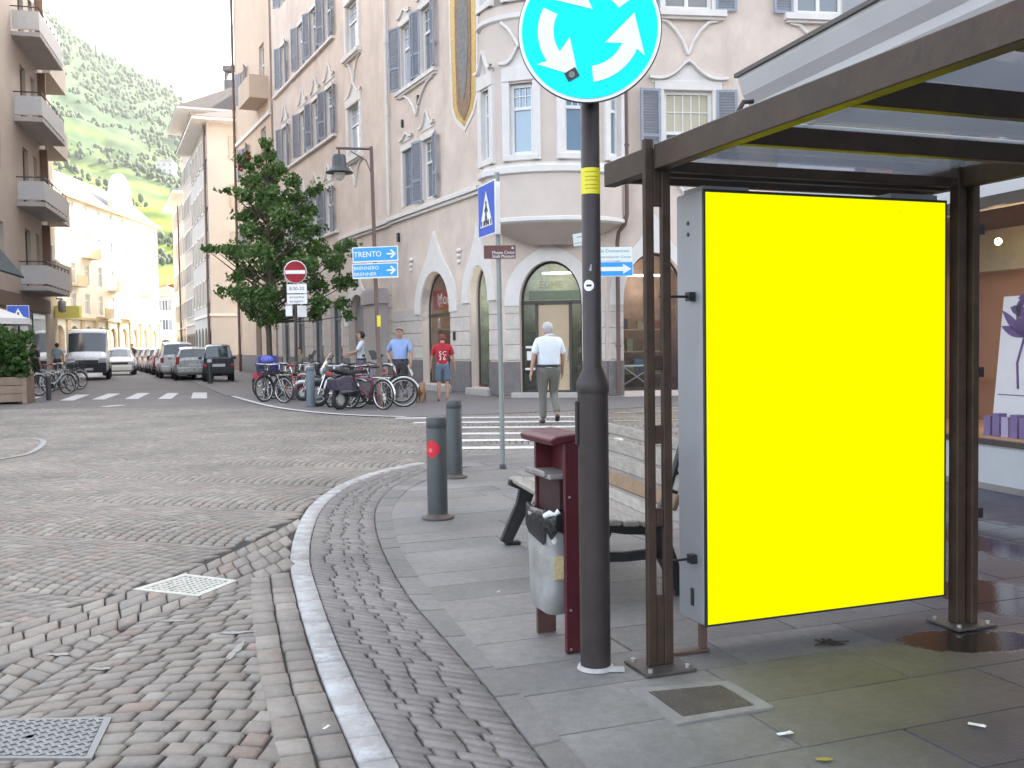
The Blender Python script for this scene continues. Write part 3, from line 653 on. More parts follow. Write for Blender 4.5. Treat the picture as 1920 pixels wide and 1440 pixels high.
# closing walls and roof deck behind the fronts
A_end = P1 + dA * SE; C_end = P2 + dC * 24; A_in = A_end - nA * 13; C_in = C_end - nC * 13 + dC * 0
ring = [p - P1 for p in (A_end, A_in, V((C_in.x, C_in.y + 6, 0)), C_end)]
for p, q in zip(ring, ring[1:]): mb.add([(p.x, p.y, 0), (q.x, q.y, 0), (q.x, q.y, HT), (p.x, p.y, HT)], [(0, 1, 2, 3)])
mb.build('wall', stucco, cb, recalc=False)
mb = MB(); pl = [V((0, 0, 0)), P2 - P1] + [C_end - P1, ring[2], ring[1], ring[0]]; cen = sum(pl, V()) / 6
mb.add([(p.x + (p.x - cen.x) * .05, p.y + (p.y - cen.y) * .05, HT) for p in pl] + [(p.x * .6 + cen.x * .4, p.y * .6 + cen.y * .4, HT + 3.4) for p in pl], [(0, 1, 2, 3, 4, 5), (6, 7, 8, 9, 10, 11)] + [(i, (i + 1) % 6, 6 + (i + 1) % 6, 6 + i) for i in range(6)])
mb.build('roof', pm('brown_roof_tile', (.16, .10, .08), .85, var=.25, scale=4), cb)
# rusticated ground floor, plinth, bands
mb = MB(); rusticate(mb, fB, .06, 8.85, .98, 2.62, hB, 4); rusticate(mb, fK, .06, Ktot - .05, .98, 2.62, hK, 4); rusticate(mb, fC, .06, 24, .98, 2.62, hC, 4); rusticate(mb, fA, 9.0, SE, .98, 3.6, hA, 6)
mb.build('rustication', stone, cb, bevel=.008)
for fr, a, b_, hh in ((fB, 0, 8.9, hB), (fK, 0, Ktot, hK), (fC, 0, 24, hC), (fA, 8.9, SE, hA)): 
    cuts = [a] + [x_ for h in sorted(hh) if h[2] < .9 for x_ in h[:2]] + [b_]
    for p_, q_ in zip(cuts[::2], cuts[1::2]):
        if q_ - p_ > .05: mb = MB(); mb.box(p_, q_, -.02, .06, .05, .95, x=fr); mb.build('plinth', plinth_m, cb, bevel=.01)
mb = MB()
for fr, a, b_ in ((fB, 1.3, 8.93), (fA, 8.96, 15.2)):
    mb.box(a, b_, -.02, .16, 5.66, 5.80, x=fr); mb.box(a, b_, -.02, .09, 5.56, 5.66, x=fr)
for zz_ in (10.03, 13.93): mb.box(15.6, 26.5, -.02, .15, zz_ - .12, zz_, x=fA)
mb.box(15.6, 26.5, -.02, .13, 6.03, 6.14, x=fA)
mb.build('string_course', trim, cb, bevel=.01)
mb = MB(); mb.box(9.6, 11.4, -.02, .35, .0, 2.9, x=fA); mb.box(9.5, 11.5, -.02, .42, 2.9, 3.35, x=fA); mb.box(9.55, 11.45, -.02, .38, 3.35, 3.45, x=fA); mb.build('pilaster', pm('smooth_grey_render', (.46, .42, .405), .8, var=.08, scale=2, bump=.1), cb, bevel=.015)
arch_hood(cb, fB, 3.62, 6.02, 2.5, 3.68, .55, .06, .85); arch_hood(cb, fB, .85, 2.15, 2.7, 3.62, .5, .07, .8); arch_hood(cb, fA, 12.05, 14.4, 2.3, 3.4, .5, .06, .8)
arch_hood(cb, fK, .45, 2.1, 2.52, 3.58, .40, .05, .15)
for h in hC: arch_hood(cb, fC, h[0], h[1], 2.5, 3.75, .36, .05, .75)
# small stucco ornaments between the arches
mb = MB()
for s_, z_ in ((2.9, 4.15), (6.9, 4.2)):
    for k in range(3): mb.ell((s_, .02, z_ - k * .16), (.2 - .05 * k, .05, .07), 10, 6, x=fB)
mb.build('ornament', trim, cb)
mb = MB(); mb.box(7.95, 8.1, .01, .08, 4.9, 5.2, x=fB); mb.box(3.2, 3.32, .01, .07, 1.55, 1.8, x=fB); mb.box(7.4, 7.5, .01, .07, 8.6, 8.85, x=fB); mb.box(5.9, 6.0, .01, .07, 9.0, 9.3, x=fB); mb.build('wall_fitting', black_sign, cb)
# windows, shutters, sills, pediments
for a, b_, c, d in hBw:
    win_part(cb, fB, a, b_, c, d, transom=.62, bars=3, pm_=pane_pale if a > 6 else pane)
    mb = MB(); mb.box(a - .16, a, -.02, .05, c, d, x=fB); mb.box(b_, b_ + .16, -.02, .05, c, d, x=fB); mb.box(a - .16, b_ + .16, -.02, .06, d, d + .2, x=fB); mb.build('window_surround', trim, cb, bevel=.01)
    if c < 13:
        lo = c < 7
        if lo and a > 6: shutter(cb, fB, a + .02, c, d, .47, 1, 0, -.10); shutter(cb, fB, b_ - .02, c, d, .47, -1, 0, -.10)
        else: shutter(cb, fB, a - .02, c - .05, d + .05, .55, -1, 12); shutter(cb, fB, b_ + .02, c - .05, d + .05, .55, 1, 24 if a > 6 else 14)
    else: shutter(cb, fB, a - .02, c, d, .55, -1, 8); shutter(cb, fB, b_ + .02, c, d, .55, 1, 8)
for c in (9.88, 13.8, 17.7): sill(cb, fB, 4.35, 8.0, c - .08, brackets=c < 11)
for z_ in (8.12, 12.1): ogee(cb, fB, 4.6, 5.9, z_, .5); ogee(cb, fB, 6.5, 7.7, z_, .18)
for a, b_, c, d, *r in hA:
    if r or d < 4: continue
    win_part(cb, fA, a, b_, c, d, transom=.64, bars=2, pm_=pane_pale if 12 < a < 14 else pane)
    if 12 < a < 14:
        mb = MB(); mb.box(a - .2, a, -.02, .08, c, d, x=fA); mb.box(b_, b_ + .2, -.02, .08, c, d, x=fA); mb.box(a - .2, b_ + .2, -.02, .1, d, d + .35, x=fA); mb.build('window_surround', trim, cb, bevel=.02)
        sill(cb, fA, a - .3, b_ + .3, c, .2, .16, brackets=True)
        if c < 10: ogee(cb, fA, a - .3, b_ + .3, d + .3, .5)
    else:
        mb = MB(); mb.box(a - .1, b_ + .1, -.02, .05, d, d + .16, x=fA); mb.build('window_surround', trim, cb)
        shutter(cb, fA, a - .01, c, d, .5, -1, 18); shutter(cb, fA, b_ + .01, c, d, .5, 1, 24)
        if c < 12: ogee(cb, fA, a - .25, b_ + .25, d + .3, .6)
for a, b_, c, d in hCw:
    cur = pm('drawn_cream_curtain', (.50, .46, .34), .9, var=.06, scale=3)
    o = win_part(cb, fC, a, b_, c, d, transom=.40, bars=5, mull=True, fw=.09)
    mb = MB(); mb.box(a + .1, b_ - .1, -.135, -.131, c + (d - c) * .40, d - .06, x=fC); mb.build('curtain', cur, cb)
    mb = MB(); mb.box(a - .12, a, -.02, .05, c, d, x=fC); mb.box(b_, b_ + .12, -.02, .05, c, d, x=fC); mb.box(a - .25, b_ + .25, -.02, .06, d, d + .24, x=fC); mb.build('window_surround', trim, cb, bevel=.01)
    shutter(cb, fC, a - .1, c - .05, d + .02, .55, -1, 6); shutter(cb, fC, b_ + .1, c - .05, d + .02, .55, 1, 6)
    sill(cb, fC, a - .35, b_ + .35, c - .05, .2, .16, brackets=True); ogee(cb, fC, a - .4, b_ + .4, d + .2, .5, .14)
# downpipes
def downpipe(par, fr, s, z0, z1, r=.055, m=rust, y=.13):
    mb = MB(); mb.cyl((s, y, z0), (s, y, z1), r, n=10, x=fr); z = z0 + 1.0
    while z < z1: mb.cyl((s, y, z), (s, y, z + .05), r * 1.35, n=10, x=fr); z += 2.4
    return mb.build('downpipe', m, par)
downpipe(cb, fB, 8.72, 5.85, HT, .06, trim)
o = MB(); o.cyl((.25, .14, .1), (.25, .14, 4.0), .055, n=10, x=fC); o.tube([(.25, .14, 4.0), (.27, .2, 4.25), (.42, .3, 4.45), (.46, .32, 4.7)], .055, 8, x=fC); o.cyl((.46, .32, 4.7), (.46, .32, HT), .055, n=10, x=fC)
for z_ in (1.3, 3.4, 6.4, 9): o.cyl((.25 if z_ < 4 else .46, .14 if z_ < 4 else .32, z_), (.25 if z_ < 4 else .46, .14 if z_ < 4 else .32, z_ + .06), .075, n=10, x=fC)
o.build('downpipe', rust, cb)
# rounded corner bay
bayP = []; cB = V((1.15, 25.95, 0)) - P1; NB = 26
def bay_pt(a, r=1.0): return V((cB.x + 1.85 * r * math.cos(a), cB.y - .22 + 1.25 * r * math.sin(a), 0))
A0, A1 = rad(176), rad(352)
def bay_strip(mb, z0, z1, r0=1.0, r1=None, n=NB, a0=A0, a1=A1, sm=True):
    r1 = r0 if r1 is None else r1; vs = []
    for k in range(n + 1):
        a = a0 + (a1 - a0) * k / n; p = bay_pt(a, r0); q = bay_pt(a, r1); vs += [(p.x, p.y, z0), (q.x, q.y, z1)]
    mb.add(vs, [(2 * k, 2 * k + 2, 2 * k + 3, 2 * k + 1) for k in range(n)], sm)
baym = pm('bay_stucco', (.60, .52, .465), .85, var=.08, scale=1, bump=.2, bscale=18, spec=.2)
wins = [(rad(199), .20), (rad(243), .19), (rad(287), .19), (rad(327), .17)]
mb = MB(); bay_strip(mb, 4.55, 5.62)
for zb_, zt_ in ((6.1, 7.85), (10.0, 11.9), (13.9, 15.8)):
    edges = [A0]
    for c_, hw in wins: edges += [c_ - hw, c_ + hw]
    edges.append(A1)
    for i in range(0, len(edges), 2): bay_strip(mb, zb_, zt_, a0=edges[i], a1=edges[i + 1], n=6)
    bay_strip(mb, zt_, zb_ + 3.9 if zb_ < 13 else 19); bay_strip(mb, zb_ - .2, zb_)
mb.build('bay_wall', baym, cb, recalc=False)
mb = MB(); bay_strip(mb, 3.95, 4.2, .30, .66); bay_strip(mb, 4.2, 4.42, .66, .97); mb.build('bay_corbel', baym, cb, recalc=False)
mb = MB()
for z0, z1, r0, r1 in ((4.42, 4.47, .97, 1.03), (4.47, 4.55, 1.03, 1.03), (4.55, 4.57, 1.03, 1.0), (5.62, 5.66, 1.0, 1.06), (5.66, 5.80, 1.06, 1.06), (5.80, 5.86, 1.06, 1.0), (5.86, 5.9, 1.0, 1.0), (9.4, 9.45, 1, 1.05), (9.45, 9.55, 1.05, 1.05), (9.55, 9.58, 1.05, 1.0)): bay_strip(mb, z0, z1, r0, r1)
mb.build('bay_moulding', trim, cb, recalc=False)
for zb_, zt_ in ((6.1, 7.85), (10.0, 11.9)):
    for c_, hw in wins:
        p, q = bay_pt(c_ - hw), bay_pt(c_ + hw); d = (q - p); wd = d.length; d.normalize(); nn = V((d.y, -d.x, 0)); fw_ = frame(p, d, nn)
        win_part(cb, fw_, 0.02, wd - .02, zb_, zt_, y=-.16, transom=.66, bars=3, fw=.09, pm_=pm('painted_sky_glass', (.16, .26, .36), .05, var=0, spec=.9, coat=.6) if c_ > 4 else pane)  # the sky's reflection is put into these panes as a blue colour
        mb = MB(); mb.box(-.17, .03, -.16, .05, zb_ - .15, zt_ + .05, x=fw_); mb.box(wd - .03, wd + .17, -.16, .05, zb_ - .15, zt_ + .05, x=fw_); mb.box(-.17, wd + .17, -.16, .07, zt_ + .05, zt_ + .38, x=fw_); mb.box(-.12, wd + .12, -.16, .08, zb_ - .15, zb_, x=fw_); mb.build('window_surround', trim, cb, bevel=.012)
        ogee(cb, fw_, -.22, wd + .22, zt_ + .4, .5, .13)
    for c_ in (rad(199),): pass
mb = MB(); c_ = wins[1][0]; p = bay_pt(c_ - .0, 1.02); d = V((math.cos(c_ + math.pi / 2), math.sin(c_ + math.pi / 2), 0)); fw_ = frame(p, d, V((d.y, -d.x, 0)))
for sg in (-1, 1):
    pts = [(sg * .5, 9.38), (sg * .3, 9.2), (sg * .15, 8.98), (0, 8.72)]
    for a, b_ in zip(pts, pts[1:]): mb.cyl((a[0], .02, a[1]), (b_[0], .02, b_[1]), .045, n=6, x=fw_)
mb.build('ornament', trim, cb)
# painted niche figure between the windows: gold ground with a robed figure
gold = pm('gold_mosaic', (.50, .33, .075), .45, metal=.2, var=.35, scale=14); robe = pm('grey_robe_paint', (.20, .20, .19), .8, var=.3, scale=9); ochre = pm('ochre_mantle_paint', (.26, .17, .11), .8, var=.35, scale=8)
def almond(mb, fr, cx, zb_, zt_, hw, y0, y1, n=14, low=.75):
    L_ = []; 
    for k in range(n + 1):
        t = k / n; w_ = hw * (min(1, (t / .13) ** .5) if t < .13 else 1) * (1 if t < .8 else max(.0, math.cos((t - .8) / .2 * math.pi / 2)) ** .7); w_ *= low + (1 - low) * min(1, t / .5); L_.append((w_, zb_ + (zt_ - zb_) * t))
    poly = [(cx - a, z) for a, z in L_] + [(cx + a, z) for a, z in reversed(L_)]
    mb.prism(poly, y0, y1, x=fr)
mb = MB(); almond(mb, fB, 2.32, 7.45, 12.7, 1.02, -.01, .025, low=.85); mb.build('mural_border', trim, cb)
mb = MB(); almond(mb, fB, 2.32, 7.6, 12.55, .90, .0, .035, low=.85); mb.build('mural_ground', gold, cb)
mb = MB(); almond(mb, fB, 2.30, 7.75, 11.9, .56, .03, .05, low=.85); mb.ell((2.36, .05, 12.15), (.2, .03, .26), x=fB); mb.build('mural_mantle', ochre, cb)
mb = MB(); almond(mb, fB, 2.30, 8.3, 11.3, .40, .045, .06, low=.35); mb.build('mural_robe', robe, cb)
# shop interiors behind the arches
shopglass = clear_glass('shop_window_glass', (.72, .76, .76), .9)
dframe = pm('dark_bronze_frame', (.045, .035, .03), .4, var=.1)
lampm = pm('lit_fluorescent_tube', (1, 1, 1), .5, var=0, emit=(1, .97, .9), es=3)
warm = pm('lit_spot_lamp', (1, .9, .7), .5, var=0, emit=(1, .72, .38), es=9)
def room(par, fr, a, b_, z0, z1, dep, wm, fm, y=-.3, lamps=(), pw=9):
    mb = MB(); a -= .25; b_ += .25; z1 += .05
    mb.add([(a, y, z0), (b_, y, z0), (b_, y, z1), (a, y, z1), (a, y - dep, z0), (b_, y - dep, z0), (b_, y - dep, z1), (a, y - dep, z1)], [(4, 5, 6, 7), (0, 4, 7, 3), (1, 5, 6, 2), (3, 2, 6, 7)], x=fr); mb.cur = 1
    mb.add([(a, y, z0), (b_, y, z0), (b_, y - dep, z0), (a, y - dep, z0)], [(0, 1, 2, 3)], x=fr)
    o = mb.build('shop_interior', [wm, fm], par, recalc=False)
    if lamps:
        m2 = MB()
        for l in lamps: m2.box(l[0], l[1], l[2], l[2] + .08, l[3], l[3] + .045, x=fr)
        m2.build('lamp', lampm, o)
        l0 = lamps[0]; ld = bpy.data.lights.new('shop_lamp', 'POINT'); ld.energy = pw; ld.color = (1, .93, .8); ld.shadow_soft_size = .15; lo = bpy.data.objects.new('shop_lamp', ld); COL.objects.link(lo); lo.parent = par; lo.matrix_local = M.Translation(fr @ V(((l0[0] + l0[1]) / 2, l0[2] + .04, l0[3] - .12)))
    return o
wd_ = pm('brown_shop_wall', (.24, .15, .11), .7, var=.3, scale=3); gd = pm('dim_green_shop_wall', (.22, .26, .20), .7, var=.4, scale=3); fl = pm('shop_floor', (.2, .19, .18), .5, var=.1)
def arch_frame(par, fr, h, y=-.26, bar=None, fw=.06, verts=(), m=None, gm_=None):
    a, b_, c, d, sp = h; mb = MB(); N = 16; pts = [(a + fw / 2, y, c)] + [((a + b_) / 2 - ((b_ - a) / 2 - fw / 2) * math.cos(math.pi * k / N), y, sp + (d - sp - fw / 2) * math.sin(math.pi * k / N)) for k in range(N + 1)] + [(b_ - fw / 2, y, c)]
    mb.tube(pts, fw / 2 * 1.2, 6, x=fr); mb.box(a, b_, y - .03, y + .03, c, c + fw * 1.4, x=fr)
    if bar: mb.box(a, b_, y - .035, y + .035, bar - .05, bar + .05, x=fr)
    for v_ in verts: mb.box(v_ - .04, v_ + .04, y - .035, y + .035, c, bar or sp, x=fr)
    o = mb.build('shop_front', m or dframe, par)
    g = MB(); gp = [(p[0], y, p[2]) for p in pts]; g.add(gp, [list(range(len(gp)))], x=fr); g.build('pane', gm_ or shopglass, o, recalc=False); return o
arch_frame(cb, fB, hB[0], bar=2.35); arch_frame(cb, fB, hB[1]); arch_frame(cb, fK, hK[0], bar=2.5, verts=(.86, 1.76))
for h in hC: arch_frame(cb, fC, h, bar=None)
room(cb, fB, 3.62, 6.02, .22, 3.7, 1.6, wd_, fl, lamps=[(4.2, 4.9, -1.2, 2.9)]); room(cb, fB, .85, 2.15, .22, 3.7, 1.8, gd, fl, pw=3.5, lamps=[(1.0, 2.1, -.8, 3.15), (1.0, 2.1, -1.1, 2.75), (1.0, 2.1, -1.5, 2.3), (1.2, 2.1, -1.9, 1.95)])
room(cb, fK, .45, 2.1, .1, 3.6, 1.2, pw=2.0, wm= pm('olive_shop_wall', (.26, .27, .15), .7, var=.35, scale=2), fm=fl, lamps=[(.9, 1.7, -1.0, 3.3)]); 
for h in hC: room(cb, fC, h[0], h[1], .15, 3.8, 1.5, wd_ if h[0] < 2 else pm('yellow_lit_shop_wall', (.5, .42, .26), .7, var=.2), fl, lamps=[(h[0] + .3, h[1] - .3, -1.1, 3.2)])
# shop goods, door leaf, signs
mb = MB(); mb.box(.88, 1.74, -.30, -.25, .12, 2.44, x=fK); mb.build('door', pm('beige_door_panel', (.47, .37, .24), .6, var=.08, scale=2), cb, bevel=.01)
mb = MB(); mb.box(1.64, 1.68, -.25, -.20, .95, 1.3, x=fK); mb.build('door_handle', chrome, cb)
mb = MB(); mb.box(.55, .78, -.25, -.235, 1.3, 1.36, x=fK); mb.box(.58, .76, -.25, -.235, .98, 1.22, x=fK); mb.box(.53, .80, -.25, -.235, .72, .78, x=fK); mb.build('door_notice', white_sign, cb)
mb = MB(); mb.box(.55, 2.0, -.8, -.78, 2.6, 2.84, x=fK); mb.build('green_sign_board', pm('green_sign', (.07, .16, .03), .5, var=.2), cb)
mb = MB(); mb.text('EGHE', .26, fK @ M.Translation((1.2, -.5, 2.98)) @ M((V((1, 0, 0)), V((0, 0, 1)), V((0, 1, 0)))).transposed().to_4x4(), width=.6); mb.build('shop_lettering', pm('ochre_lettering', (.28, .2, .07), .6, var=0), cb)
rs = pm('red_shop_sign', (.42, .03, .04), .5, var=.1)
mb = MB(); mb.box(3.9, 5.75, -.33, -.30, 2.55, 3.12, x=fB); mb.build('shop_sign', rs, cb)
tB = fB @ M.Translation((4.7, -.57, 2.98)) @ M((V((-1, 0, 0)), V((0, 0, 1)), V((0, 1, 0)))).transposed().to_4x4()
mb = MB(); mb.text('Mode', .5, fB @ M.Translation((4.75, -.295, 2.84)) @ M((V((-1, 0, 0)), V((0, 0, 1)), V((0, 1, 0)))).transposed().to_4x4(), width=1.3); mb.build('shop_lettering', white_sign, cb)
r2 = random.Random(3); cols = [(.5, .42, .2), (.35, .08, .06), (.5, .48, .45), (.1, .2, .3), (.3, .32, .2), (.08, .08, .09)]
gm_ = [pm('shop_goods_%s' % nm, c, .6, var=.2, scale=10) for nm, c in zip(('yellow', 'red', 'white', 'blue', 'green', 'black'), cols)]
for fr, a, b_, n_ in ((fB, 3.8, 5.8, 16), (fB, .95, 2.1, 14), (fC, .6, 2.0, 10), (fC, 2.9, 4.3, 10), (fK, .5, .8, 4), (fK, 1.8, 2.05, 4)):
    mb = MB()
    for z_ in (.55, 1.15, 1.75): mb.box(a, b_, -1.5, -1.15, z_, z_ + .03, x=fr)
    for k in range(n_):
        s_ = r2.uniform(a, b_ - .2); z_ = r2.choice((.58, 1.18, 1.78)); mb.cur = r2.randrange(6); mb.box(s_, s_ + r2.uniform(.1, .3), -1.45, -1.15, z_, z_ + r2.uniform(.12, .4), x=fr)
    mb.build('shop_goods', gm_, cb)
# café table seen through the right arch
mb = MB(); mb.box(.5, 1.5, -1.0, -.5, .78, .81, x=fC)
for p, q in (((.55, -.95, .22), (1.4, -.55, .78)), ((1.4, -.95, .22), (.55, -.55, .78))): mb.cyl(p, q, .018, n=6, x=fC)
mb.box(1.25, 1.45, -.8, -.6, .81, 1.05, x=fC); mb.build('shop_goods', white_sign, cb)
# street level shop windows of the long front
for a, b_, c, d in shopA:
    win_part(cb, fA, a, b_, c, d, y=-.2, transom=.75, bars=0, fw=.09, name='shop_window', fm=pm('green_grey_shop_frame', (.10, .15, .15), .5, var=.1))
mb = MB(); mb.box(12.15, 14.3, -.27, -.22, .15, 3.3, x=fA); mb.build('door', pm('grey_door_recess', (.28, .27, .28), .7, var=.15, scale=1), cb)
# steps
mb = MB(); mb.box(.25, Ktot - .3, 0, .3, 0, .14, x=fK); mb.box(.75, 2.25, 0, .16, 0, .2, x=fB); mb.box(3.5, 6.1, 0, .16, 0, .2, x=fB); mb.build('step', pm('pale_step_stone', (.42, .40, .37), .8, var=.1), cb, bevel=.015)
mb = MB(); mb.box(2.32, 2.5, .04, .07, 1.5, 2.2, x=fK); mb.build('intercom_plate', greyp, cb)
# --- house behind, at the left end of the long front
fH = frame(V((0, 0, 0)), dA, nA)
ch = thing('townhouse', 'cream townhouse with a narrow balcony, joined to the left end of the pink building', 'building', P1 + dA * SE)
mb = MB(); hl = 9.3; holes = []
for zb_ in (6.2, 10.6, 14.9): holes += [(1.3, 2.5, zb_ - .2, zb_ + 2.3), (6.0, 7.3, zb_ + .4, zb_ + 2.2)]
wall(mb, fH, 0, hl, 0, HT, holes + [(3.5, 5, .1, 3.2, 2.2)], .35)
for q in (((0, 0), (0, -13)), ((0, -13), (hl, -13)), ((hl, -13), (hl, 0))): mb.add([(q[0][0], q[0][1], 0), (q[1][0], q[1][1], 0), (q[1][0], q[1][1], HT), (q[0][0], q[0][1], HT)], [(0, 1, 2, 3)], x=fH)
mb.add([(0, 0, HT), (hl, 0, HT), (hl, -13, HT), (0, -13, HT)], [(0, 1, 2, 3)], x=fH); mb.build('wall', cream, ch, recalc=False)
for h in holes: win_part(ch, fH, *h, y=-.2, transom=.6, bars=0)
for h in holes:
    if h[0] > 5: shutter(ch, fH, h[0], h[2], h[3], .6, -1, 20); shutter(ch, fH, h[1], h[2], h[3], .6, 1, 20)
for zb_ in (10.3, 14.6): mb = MB(); mb.box(.5, 3.4, 0, .95, zb_ - .5, zb_ - .25, x=fH); mb.box(.5, 3.4, .88, .95, zb_ - .25, zb_ + .65, x=fH); mb.box(.5, .57, 0, .88, zb_ - .25, zb_ + .65, x=fH); mb.build('balcony', cream, ch, bevel=.02)
mb = MB(); 
for k in range(160): mb.ell((rnd.uniform(.7, 3.2), 1.0 + rnd.gauss(0, .1), 11.0 + rnd.gauss(.1, .16)), (.09, .09, .07), 5, 4, x=fH)
mb.build('flower_box', pm('red_geranium', (.16, .05, .04), .8, var=.5, scale=5), ch)
downpipe(ch, fH, hl - .1, 0, HT, .08); mb = MB(); mb.box(0, hl, -.02, .12, 13.2, 13.4, x=fH); mb.box(0, hl, -.02, .12, 9.0, 9.15, x=fH); mb.build('string_course', trim, ch)
mb = MB(); mb.box(0, hl, -.02, .05, .05, 1.0, x=fH); mb.build('plinth', plinth_m, ch); mb = MB(); mb.box(3.5, 5, -.3, -.25, .1, 3.2, x=fH); mb.build('door', rust, ch)
# --- generic far houses
rooft = pm('brown_roof_tiles', (.065, .052, .047), .9, var=.3, scale=3)
def solve_len(P, d, px):
    lo, hi = .1, 400
    for _ in range(50):
        m_ = (lo + hi) / 2; q = P + d * m_ - V((0, 0, CH)); x = 960 + FPX * q.dot(_R) / q.dot(_F)
        if x > px: lo = m_
        else: hi = m_
    return lo
def house(name, label, P, d, n_, L_, Dp, H_, wm, floors, cols, rm_=None, eave=.9, sidecols=2, roofh=3.0, wtrim=None, gf=3.6, wcol=None, side=True, pl_=True):
    t = thing(name, label, 'building', P); fr = frame((0, 0, 0), d, n_); z0 = gf
    fh = (H_ - gf) / floors; mb = MB(); mb.box(0, L_, -Dp, 0, 0, H_, x=fr); mb.build('wall', wm, t)
    r = MB(); e = eave
    r.box(-e, L_ + e, -Dp - e, e, H_, H_ + .18, x=fr); r.build('eave', trim, t)
    r = MB(); r.add([(-e - .05, e + .05, H_ + .18), (L_ + e, e + .05, H_ + .18), (L_ + e, -Dp - e, H_ + .18), (-e - .05, -Dp - e, H_ + .18), (Dp * .35, -Dp * .5, H_ + roofh), (L_ - Dp * .35, -Dp * .5, H_ + roofh)], [(0, 1, 5, 4), (1, 2, 5), (2, 3, 4, 5), (3, 0, 4)], x=fr); r.build('roof', rm_ or rooft, t)
    w0 = None
    for f_ in range(floors):
        for c in range(cols):
            if w0 is None:
                m_ = MB(); ww, wh = .95, fh * .5; m_.box(-ww / 2 - .18, ww / 2 + .18, -.02, .07, -.12, 0); m_.box(-ww / 2 - .16, ww / 2 + .16, -.02, .08, wh, wh + .16); m_.box(-ww / 2, -ww / 2 + .08, 0, .04, 0, wh); m_.box(ww / 2 - .08, ww / 2, 0, .04, 0, wh); m_.box(-.04, .04, 0, .04, 0, wh)
                m_.cur = 1; m_.box(-ww / 2 + .08, ww / 2 - .08, -.02, .015, 0, wh); m_.cur = 2; m_.box(-ww / 2 - .5, -ww / 2 - .01, 0, .09, 0, wh); m_.box(ww / 2 + .01, ww / 2 + .5, 0, .09, 0, wh)
                w0 = m_.build('window', [trim, pane, wcol or shut], t); o = w0
            else: o = w0.copy(); COL.objects.link(o); o.parent = t
            o.matrix_local = fr @ M.Translation((L_ * (c + .5) / cols, 0, gf + fh * f_ + fh * .25))
        if side:
            for c in range(sidecols):
                o = w0.copy(); COL.objects.link(o); o.parent = t; o.matrix_local = fr @ rotz(math.pi / 2) @ M.Translation((-Dp * (c + .5) / max(2, sidecols + 1), 0, gf + fh * f_ + fh * .25))
    mb = MB(); mb.box(-.03, L_ + .03, -.5, .1, gf - .1, gf + .08, x=fr); mb.box(-.1, .0, -Dp, .05, gf - .1, gf + .08, x=fr); mb.build('string_course', trim, t)
    if pl_:
        mb = MB(); mb.box(-.06, L_, -Dp, .06, 0, .95, x=fr); mb.build('plinth', plinth_m, t)
    ds = MB()
    for c in range(cols): x0 = L_ * (c + .5) / cols; ds.prism([(x0 - .7, .1), (x0 + .7, .1), (x0 + .7, gf * .6)] + [(x0 + .7 * math.cos(a * math.pi / 8), gf * .6 + .65 * math.sin(a * math.pi / 8)) for a in range(1, 8)] + [(x0 - .7, gf * .6)], .0, .03, x=fr)
    ds.build('doorway', pm('dark_doorway', (.06, .055, .05), .6, var=.2), t)
    return t, fr
dR = hdir(180); nR = V((-dR.y, dR.x, 0)); R1P = AT(399, 690, 64); R1P.z = 0
peach = pm('peach_render', (.47, .42, .38), .85, var=.08, scale=.6); palec = pm('pale_cream_render', (.50, .475, .445), .85, var=.07, scale=.6)
palewin = pm('pale_shutter_paint', (.40, .37, .33), .6, var=.1); L1_ = solve_len(R1P, dR, 368); t, fr = house('townhouse', 'pale peach townhouse with a brown hipped roof, set back just left of the cream townhouse', R1P, dR, nR, L1_, 14, 15.9, palec, 4, 5, eave=1.0, wcol=palewin)
downpipe(t, fr, .4, 0, 15.8, .09)
R0P = AT(369, 690, 88); R0P.z = 0; t, fr = house('townhouse', 'tall beige townhouse with a high tiled roof and chimney behind the peach one', R0P, dR, nR, solve_len(R0P, dR, 352), 20, 22.3, peach, 6, 6, eave=1.2, roofh=6.5, wcol=palewin)
mb = MB(); c_ = AT(433, 150, 96) - R0P; cx, cy, cz = c_; mb.box(cx - .55, cx + .55, cy - .5, cy + .5, cz - 3, cz - .1)
for a in (-.5, .3): mb.box(cx + a, cx + a + .2, cy - .5, cy + .5, cz - .1, cz + .75)
mb.box(cx - .65, cx + .65, cy - .6, cy + .6, cz + .75, cz + 1.25); mb.build('chimney', plinth_m, t)
R2P = R1P + dR * (L1_ + .5); R2P = AT(351, 690, 104); R2P.z = 0; t, fr = house('townhouse', 'lower grey-pink townhouse with a dark overhanging eave at the far right end of the street', R2P, dR, nR, solve_len(R2P, dR, 331), 12, 17.6, stone, 4, 5, eave=1.1, wcol=palewin); downpipe(t, fr, 5, 0, 17, .09)
# --- sunlit cream palazzo on the bend
Q0 = AT(100, 690, 96); Q1 = AT(301, 690, 128); Q0.z = Q1.z = 0; dQ = (Q1 - Q0).normalized(); nQ = V((dQ.y, -dQ.x, 0)); LQ = (Q1 - Q0).length
pal = thing('palazzo', 'sunlit cream palazzo with curved gable, slate roof and yellow arcade where the street bends', 'building', Q0); fQ = frame((0, 0, 0), dQ, nQ)
pcream = pm('sunlit_cream_render', (.68, .63, .53), .85, var=.06, scale=.5); ptrim = pm('ochre_trim', (.52, .42, .25), .8, var=.1); slate = pm('slate_roof', (.07, .07, .08), .6, var=.2)
HQ = 17.2; holes = []
for f_ in range(4):
    for c in range(9): s_ = LQ * (c + .5) / 9; holes.append((s_ - .62, s_ + .62, 5.2 + f_ * 3.1, 7.3 + f_ * 3.1))
for c in range(9): s_ = LQ * (c + .5) / 9; holes.append((s_ - 1.1, s_ + 1.1, .1, 3.9, 2.9))
